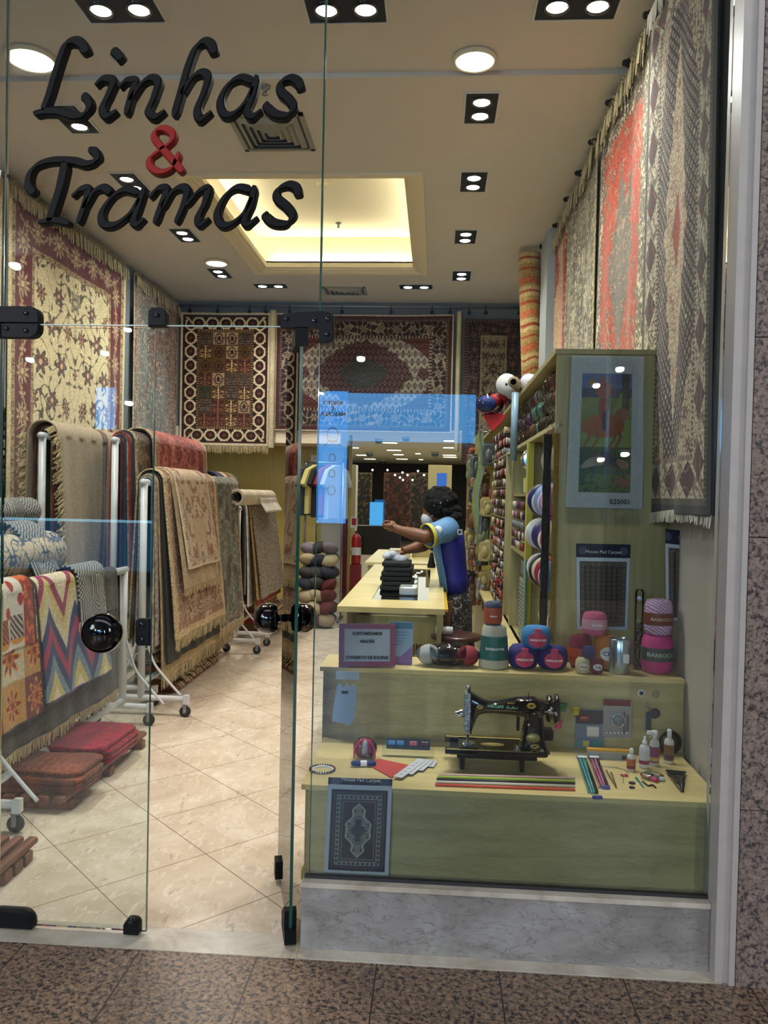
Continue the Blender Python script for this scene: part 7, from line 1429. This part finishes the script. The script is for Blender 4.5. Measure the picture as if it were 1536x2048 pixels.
# ================================================================== BACK WALL: mirror, notices, clothes, extinguisher
slab('trim_7', M_WOODY, (-1.16, -1.12, YB-.04, YB, 0, 2.33), (.40, .44, YB-.04, YB, 0, 2.33))
slab('trim_8', mat('crimson_post', (104, 14, 34), .4), (-1.24, -1.165, YB-.06, YB, 0, 2.02)); slab('wall_back_door_jamb', M_PAINTW, (-1.52, -1.24, YB-.01, YB+.119, 0, 2.17))
def notice(lab, px0, py0, px1, py1, lines, Y=YB-.012, sz=.036):
    a, b_ = at(px0, py0, Y=Y), at(px1, py1, Y=Y); t = thing('notice', lab, 'notice', (a.x, Y, b_.z)); MB().box(a.x, b_.x, Y-.002, Y, b_.z, a.z).build('paper', M_PAPER, t); n = len(lines); h = (a.z-b_.z)/n
    for i, s_ in enumerate(lines): text_mb(s_, sz, facing(Vector(((a.x+b_.x)/2, Y-.003, a.z-h*(i+.5)))), .0006, .0006).build('lettering', M_INK, t)
notice('white notice refusing cheques on the yellow back panel', 602, 983, 638, 1014, ['NÃO', 'ACEITAMOS', 'CHEQUES'], sz=.046)
notice('pale notice about faulty goods above the cheques notice', 606, 957, 638, 978, ['NÃO TROCAMOS', 'MERCADORIA', 'COM DEFEITO'], sz=.030)
notice('small label with yellow mark at the top of the back panel', 622, 910, 637, 935, ['A', 'AVISO'], sz=.03)
c = at(708, 1045, Y=YB-.05); t = thing('fire_sign', 'red and white extinguisher sign on the back wall', 'sign', c); MB().rbox((c.x, c.y, c.z), (.09, .004, .15), .004, ax=1).build('plate', M_PAPER, t); MB().rbox((c.x, c.y-.003, c.z+.01), (.06, .003, .09), .004, ax=1).build('red_symbol', mat('sign_red', (170, 24, 20), .4), t)
c = Vector((at(710, 1100, Y=10.2).x, 10.35, 0)); t = thing('fire_extinguisher', 'red fire extinguisher beside the back opening', 'fire extinguisher', c); zb2 = at(710, 1128, Y=10.35).z
MB().lathe([(.055, zb2), (.065, zb2+.015), (.065, zb2+.32), (.05, zb2+.37), (.02, zb2+.39), (.02, zb2+.41)], 24, c).build('cylinder', mat('extinguisher_red', (170, 22, 26), .3, coat=.3), t); MB().lathe([(.0655, zb2+.12), (.0655, zb2+.22)], 24, c, cap=False).build('label', M_PAPER, t)
b = MB(); b.box(c.x-.02, c.x+.05, c.y-.01, c.y+.01, zb2+.41, zb2+.43); b.tube(catmull([c+Vector((.02, -.02, zb2+.42)), c+Vector((.09, -.03, zb2+.36)), c+Vector((.085, -.05, zb2+.15))], 6), .009, 8); b.build('valve_and_hose', M_BLACK, t); MB().box(c.x-.07, c.x+.07, c.y-.07, c.y+.07, 0, zb2).build('stand', mat('stand_red', (130, 20, 24), .5), t)
# clothes rail and heap of cloth bags
XR0, YR0 = -1.42, 9.7
rt = thing('clothes_rail', 'steel clothes rail at the back beside the crimson post', 'clothes rail', (XR0, YR0, 0)); MB().tube([(-1.62, 9.75, 1.93), (-1.14, 9.75, 1.93)], .012, 10).build('bar', M_STEEL, rt)
for x in (-1.6, -1.14): MB().tube([(x, 9.75, 0), (x, 9.75, 1.93)], .012, 10).build('upright', M_STEEL, rt); MB().box(x-.02, x+.02, 9.5, 10.0, 0, .025).build('foot', M_STEEL, rt)
for i, (x, col, n, L_) in enumerate(((-1.54, (50, 56, 64), 'charcoal', .62), (-1.46, (196, 190, 120), 'pale yellow', .6), (-1.38, (24, 26, 34), 'black', .64), (-1.30, (140, 24, 34), 'crimson', .62), (-1.22, (190, 194, 196), 'white', .66))):
    t = thing('shirt', '%s shirt hanging on the back clothes rail' % n, 'shirt', (x, 9.75, 1.3), 'shirts on the rail'); b = MB(); hw = .035
    prof = [(-.06, .0), (-.20, -.06), (-.29, -.24), (-.22, -.28), (-.19, -.20), (-.20, -L_), (.20, -L_), (.19, -.20), (.22, -.28), (.29, -.24), (.20, -.06), (.06, .0)]
    Mr = Matrix.Translation((x, 9.75, 1.90))@Matrix.Rotation(PI/2-.55, 4, 'Z'); b.prism([(p_[0], p_[1]) for p_ in prof], -hw, hw, ax=1, M=Mr, ch=.012); b.build('cloth', mat('shirt_'+n.replace(' ', '_'), col, .85, bump=.4, bscale=14), t); MB().tube(catmull([(x, 9.75, 1.90), (x, 9.75, 1.93), (x+.012, 9.75, 1.947), (x+.02, 9.75, 1.935)], 4), .003, 6).build('hanger_hook', M_STEEL, t)
r_ = random.Random(9); hc = [((170, 156, 124), 'beige'), ((40, 44, 60), 'navy'), ((90, 30, 34), 'wine'), ((140, 126, 96), 'khaki'), ((60, 56, 54), 'charcoal'), ((120, 110, 120), 'mauve')]
for i in range(40):
    lv = i//6; x = -1.50+.125*(i % 3)+.03*r_.random(); y = 9.15+.2*((i//3) % 2)+.04*lv; z = .07+.135*lv+.03*r_.random(); col, n = hc[r_.randrange(6)]
    b = MB(); b.ball((0, 0, 0), .115, 14, 9, (1, .95, .62)); o = b.build('cloth_bundle', mat('bundle_'+n, col, .85, bump=.5, bscale=12), loc=(0, 0, 0)); o.location = (x, y, z); o.rotation_euler = (r_.random()-.5, r_.random()*.9-.4, r_.random()*3); tag(o, '%s cloth bundle below the hanging shirts, %s layer, %s column, %s' % (n, ['floor', 'second', 'third', 'fourth', 'fifth', 'sixth', 'top'][lv], ['first', 'second', 'third'][i % 3], ['front', 'back'][(i//3) % 2]), 'cloth bundle', 'cloth bundles heaped at the back')
# ================================================================== CLERK
YC_ = 5.40
def cp(px, py, dy=0.0): return at(px, py, Y=YC_+dy)
M_SKIN = mat('brown_skin', (118, 74, 50), .5, noise=.06, nscale=30); ck = thing('person', 'dark-haired clerk in a blue football shirt and mask, one fist raised over the counter', 'person', (cp(895, 1100).x, YC_, 0))
b = MB(); sh_l, sh_r = cp(888, 1062, -.17), cp(884, 1060, .16)
neck, hd = cp(884, 1040), cp(872, 1014)
b.tube([cp(893, 1062), neck, cp(876, 1024)], [.062, .052, .05], 12)
b.ball(hd, .085, 20, 14, (1.0, .86, 1.22)); fc = cp(862, 1030); b.ball(fc, .058, 16, 12, (.95, .95, 1.05)); b.ball(cp(851, 1024), .016, 10, 8, (1.3, .8, 1)); b.ball(cp(858, 1042), .034, 12, 8, (1.1, .9, .7)); b.ball(hd+Vector((.022, -.078, -.01)), .022, 10, 8, (.7, .4, 1.3))
b.tube([cp(895, 1065), cp(900, 1100), cp(902, 1150), cp(916, 1200)], [.085, .09, .085, .085], 14); b.tube([sh_l, cp(893, 1058), sh_r], [.055, .07, .055], 12)
for s, hip in ((-1, -.09), (1, .09)): b.tube([cp(903, 1200, hip), Vector((cp(916, 1200).x+.0, YC_+hip*1.1, .48)), Vector((cp(916, 1200).x+.01, YC_+hip*1.1, .09))], [.07, .055, .042], 12); f0 = Vector((cp(916, 1200).x, YC_+hip*1.1, .045)); b.tube([f0+Vector((.05, 0, .0)), f0+Vector((-.06, 0, -.003)), f0+Vector((-.15, 0, -.015))], [.036, .038, .025], 10)
# left arm (towards the camera): shoulder, elbow, raised fist
el, wr, hdl = cp(848, 1074, -.26), cp(800, 1060, -.24), cp(780, 1052, -.22)
b.tube([sh_l, sh_l.lerp(el, .5), el, el.lerp(wr, .35), wr, wr.lerp(hdl, .5)], [.055, .052, .045, .044, .028, .027], 12)
b.ball(hdl+Vector((.008, 0, 0)), .038, 14, 10, (1.0, .75, .95))
for k in range(4):
    yk = -.026+.018*k; r0 = .0095-.0006*abs(k-1.4); c = hdl+Vector((-.022, yk, .018-.003*k)); b.tube([c+Vector((.02, 0, .012)), c+Vector((-.008, 0, .014)), c+Vector((-.022, 0, -.004)), c+Vector((-.014, 0, -.024)), c+Vector((.004, 0, -.026))], [r0, r0, r0, r0*.95, r0*.85], 8)
b.tube([hdl+Vector((.014, -.03, .0)), hdl+Vector((-.008, -.042, .006)), hdl+Vector((-.030, -.036, .004))], [.013, .0115, .009], 8)
# right arm: reaching down to the cloth
el2, wr2, hd2 = cp(846, 1092, .10), cp(812, 1100, .0), cp(797, 1106, -.06)
b.tube([sh_r, sh_r.lerp(el2, .5), el2, el2.lerp(wr2, .4), wr2, wr2.lerp(hd2, .4)], [.054, .05, .043, .040, .027, .026], 12); b.ball(hd2, .036, 14, 10, (1.15, 1, .55))
for k in range(4):
    o_ = Vector((-.012-.002*k, -.030+.020*k, -.003)); L_ = (.06, .07, .066, .052)[k]; b.tube([hd2+o_, hd2+o_+Vector((-L_*.5, -.01, .004)), hd2+o_+Vector((-L_*.85, -.016, -.012)), hd2+o_+Vector((-L_, -.018, -.028))], [.010, .0095, .009, .0075], 8)
b.tube([hd2+Vector((.012, -.03, -.004)), hd2+Vector((-.006, -.052, -.012)), hd2+Vector((-.024, -.060, -.022))], [.012, .010, .008], 8)
o = b.build('body', M_SKIN, ck); md = o.modifiers.new('one_surface', 'REMESH'); md.mode = 'VOXEL'; md.voxel_size = .0055; md.use_smooth_shade = True; md = o.modifiers.new('soft', 'SMOOTH'); md.iterations = 3; md.factor = .5
def section_loft(rings, n=24):
    """rings: centre, rx, ry"""
    b = MB(); vs = []
    for c, rx, ry in rings:
        for i in range(n): a = 2*PI*i/n; vs.append((c[0]+rx*math.cos(a), c[1]+ry*math.sin(a), c[2]))
    fs = []
    for j in range(len(rings)-1):
        for i in range(n): fs.append((j*n+i, j*n+(i+1) % n, (j+1)*n+(i+1) % n, (j+1)*n+i))
    b.add(vs, fs, 0, True); return b
M_SH = mat('royal_blue_shirt', (34, 34, 128), .6, noise=.1, nscale=8, bump=.3, bscale=12); M_SHL = mat('light_blue_panel', (96, 140, 186), .6, bump=.3, bscale=12)
rg = [(cp(890, 1044), .055, .075), (cp(893, 1053), .085, .14), (cp(897, 1070), .105, .175), (cp(900, 1100), .105, .172), (cp(904, 1130), .098, .160), (cp(908, 1155), .095, .160), (cp(912, 1182), .098, .168)]
sh = section_loft(rg).build('shirt', M_SH, ck); md = sh.modifiers.new('t', 'SOLIDIFY'); md.thickness = .006
q = MB(); vs = []; n = 9
for j, (c, rx, ry) in enumerate(rg[2:]):
    for i in range(n): a = PI*1.02+PI*.30*i/(n-1)-(.0 if True else 0); vs.append((c[0]+(rx+.005)*math.cos(a), c[1]+(ry+.005)*math.sin(a), c[2]))
q.add(vs, [(j*n+i, j*n+i+1, (j+1)*n+i+1, (j+1)*n+i) for j in range(len(rg)-3) for i in range(n-1)], 0, True); q = q.build('side_panel', M_SHL, sh); md = q.modifiers.new('t', 'SOLIDIFY'); md.thickness = .004
sl = MB(); e1 = sh_l.lerp(el, .70); sl.tube([sh_l+Vector((.03, .05, .01)), sh_l+Vector((0, .0, .0)), sh_l.lerp(el, .35), e1], [.085, .080, .074, .078], 18, cap=False); so = sl.build('sleeve', M_SHL, sh); md = so.modifiers.new('t', 'SOLIDIFY'); md.thickness = .005
e2 = sh_l.lerp(el, .84); sl = MB(); sl.tube([sh_l.lerp(el, .66), e2], [.0805, .0825], 18, cap=False); so = sl.build('yellow_cuff', mat('cuff_yellow', (206, 196, 90), .6), sh); md = so.modifiers.new('t', 'SOLIDIFY'); md.thickness = .006
sl = MB(); sl.tube([sh_r+Vector((.03, -.05, .01)), sh_r, sh_r.lerp(el2, .5), sh_r.lerp(el2, .8)], [.08, .075, .070, .074], 16, cap=False); so = sl.build('sleeve', M_SHL, sh); md = so.modifiers.new('t', 'SOLIDIFY'); md.thickness = .005
c = sh_l.lerp(el, .3)+Vector((0, -.082, .02)); sl = MB(); sl.lathe([(.001, -.002), (.026, -.002), (.028, .004)], 18, c, ax=1); sl.build('sleeve_badge', M_PAPER, sh)
text_mb('CI', .05, Matrix.Translation(cp(912, 1062)+Vector((.02, -.19, .0)))@Matrix.Rotation(.7, 4, 'Z')@Matrix.Rotation(PI/2, 4, 'X'), .001, .001).build('lettering', M_PAPER, sh)
M_TR = ramp_mat('black_branch_print', lambda k: k.mix(k.ramp(k.math('ABSOLUTE', k.math('SUBTRACT', k.noise(9, 1, None, 2.5), .5)), [(0, (255, 255, 255)), (.012, (230, 230, 230)), (.020, (0, 0, 0))]), (14, 12, 14), (170, 165, 165)), .8)
tr = section_loft([(cp(912, 1172), .092, .16), (cp(916, 1200), .095, .175), (Vector((cp(917, 1200).x, YC_, .62)), .098, .19), (Vector((cp(919, 1200).x, YC_, .25)), .102, .20), (Vector((cp(919, 1200).x, YC_, .12)), .104, .205)]).build('skirt', M_TR, ck); md = tr.modifiers.new('t', 'SOLIDIFY'); md.thickness = .006
hb = MB(); hb.ball(hd+Vector((.022, 0, .022)), .112, 22, 14, (.98, .90, 1.02)); r_ = random.Random(3)
for i in range(90):
    a, e = r_.random()*2*PI, r_.uniform(-.5, 1.3); d_ = Vector((math.cos(a)*math.cos(e), math.sin(a)*math.cos(e), math.sin(e))); 
    if d_.x < -.45 and d_.z < .25: continue
    hb.ball(hd+Vector((.025, 0, .018))+Vector((d_.x*.105, d_.y*.095, d_.z*.105)), r_.uniform(.018, .028), 8, 6)
for i in range(40): p = cp(900, 1026)+Vector((r_.uniform(-.02, .06), r_.uniform(-.07, .07), r_.uniform(-.04, .03))); hb.ball(p, r_.uniform(.02, .032), 8, 6)
hb.build('hair', mat('black_curly_hair', (9, 7, 8), 1.0, bump=.3, bscale=120), ck)
mk = MB(); mk.ball(cp(856, 1038), .056, 16, 12, (.85, 1.02, .92)); o = mk.build('face_mask', mat('mask_white', (200, 206, 214), .7), ck); MB().tube([cp(862, 1034, -.055), hd+Vector((.02, -.085, -.01))], .002, 6).build('ear_loop', M_PAPER, o); 
for s in (-1, 1): MB().ball(cp(853, 1017)+Vector((.0, s*.032, 0)), .011, 10, 8, (.8, 1, .8)).build('eye', mat('eye_white', (190, 184, 176), .3), ck); MB().ball(cp(853, 1017)+Vector((-.006, s*.032, 0)), .006, 8, 6).build('pupil', M_BLACKG, ck)
MB().box(-.05, .05, -.006, .006, -.006, .006, M=Matrix.Translation(hd+Vector((.03, -.10, .03)))@Matrix.Rotation(-.4, 4, 'Y')).build('hair_clip', M_STEEL, ck)

# ================================================================== WHAT SHOWS THROUGH THE BACK OPENING
def hallbox(name, lab, cat, px0, py0, px1, py1, Y, m, th=.06):
    a, b_ = at(px0, py0, Y=Y), at(px1, py1, Y=Y); z0 = max(0, b_.z); o = MB(); o.rbox(((a.x+b_.x)/2, Y, (a.z+z0)/2), (b_.x-a.x, th, a.z-z0), .01, ax=2); tag(o.build(name, m, loc=((a.x+b_.x)/2, Y, z0)), lab, cat); return o
hallbox('information_screen', 'light blue lit screen standing in the back hall', 'screen', 740, 1004, 765, 1072, 13.5, emis('screen_blue', (90, 180, 245), 1.0))
hallbox('information_screen', 'second blue screen behind the first in the back hall', 'screen', 750, 999, 768, 1060, 14.5, emis('screen_blue_dim', (50, 120, 190), .6))
hallbox('blue_poster', 'blue lit poster high at the right of the back hall', 'poster', 874, 946, 893, 980, 14.0, emis('poster_blue', (80, 130, 230), .8))
hallbox('pillar', 'cream pillar at the left of the back hall', 'pillar', 700, 930, 711, 1100, 12.5, M_CREAM, .3)
hallbox('pillar', 'cream pillar at the right of the back hall', 'pillar', 857, 930, 900, 1100, 16.0, mat('pillar_tan', (170, 154, 110), .6), .3)
hallbox('floor_cabinet', 'long dark cabinet across the back hall', 'cabinet', 700, 1050, 800, 1110, 13.0, mat('cab_dark', (30, 26, 30), .5), .3)
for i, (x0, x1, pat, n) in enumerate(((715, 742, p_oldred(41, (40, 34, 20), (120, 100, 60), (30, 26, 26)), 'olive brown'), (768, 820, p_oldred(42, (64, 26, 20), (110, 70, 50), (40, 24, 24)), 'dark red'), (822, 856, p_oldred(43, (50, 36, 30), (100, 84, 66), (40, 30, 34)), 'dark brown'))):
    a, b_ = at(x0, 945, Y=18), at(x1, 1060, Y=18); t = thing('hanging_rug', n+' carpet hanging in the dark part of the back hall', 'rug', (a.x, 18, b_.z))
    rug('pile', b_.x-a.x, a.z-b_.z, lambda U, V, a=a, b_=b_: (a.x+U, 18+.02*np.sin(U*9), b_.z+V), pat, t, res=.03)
for i, (px, py) in enumerate(((745, 940), (775, 940), (805, 945), (836, 942), (790, 950), (800, 955), (815, 950), (825, 960), (806, 960), (848, 950))):
    p = at(px, py, Y=17.5-.0*i); tag(MB().ball(p, .022, 8, 6).build('small_lamp', emis('tiny_glow', (255, 250, 240), 6), loc=p), 'tiny bright lamp at the dark hall end, %s' % ['leftmost of the scatter', 'second from its left', 'in the upper middle', 'upper one toward the right', 'just left of the middle cluster', 'centre of the middle cluster', 'right side of the middle cluster', 'lowest toward the right', 'lowest of the middle cluster', 'rightmost of the scatter'][i], 'lamp', 'tiny lamps at the far end of the back hall')
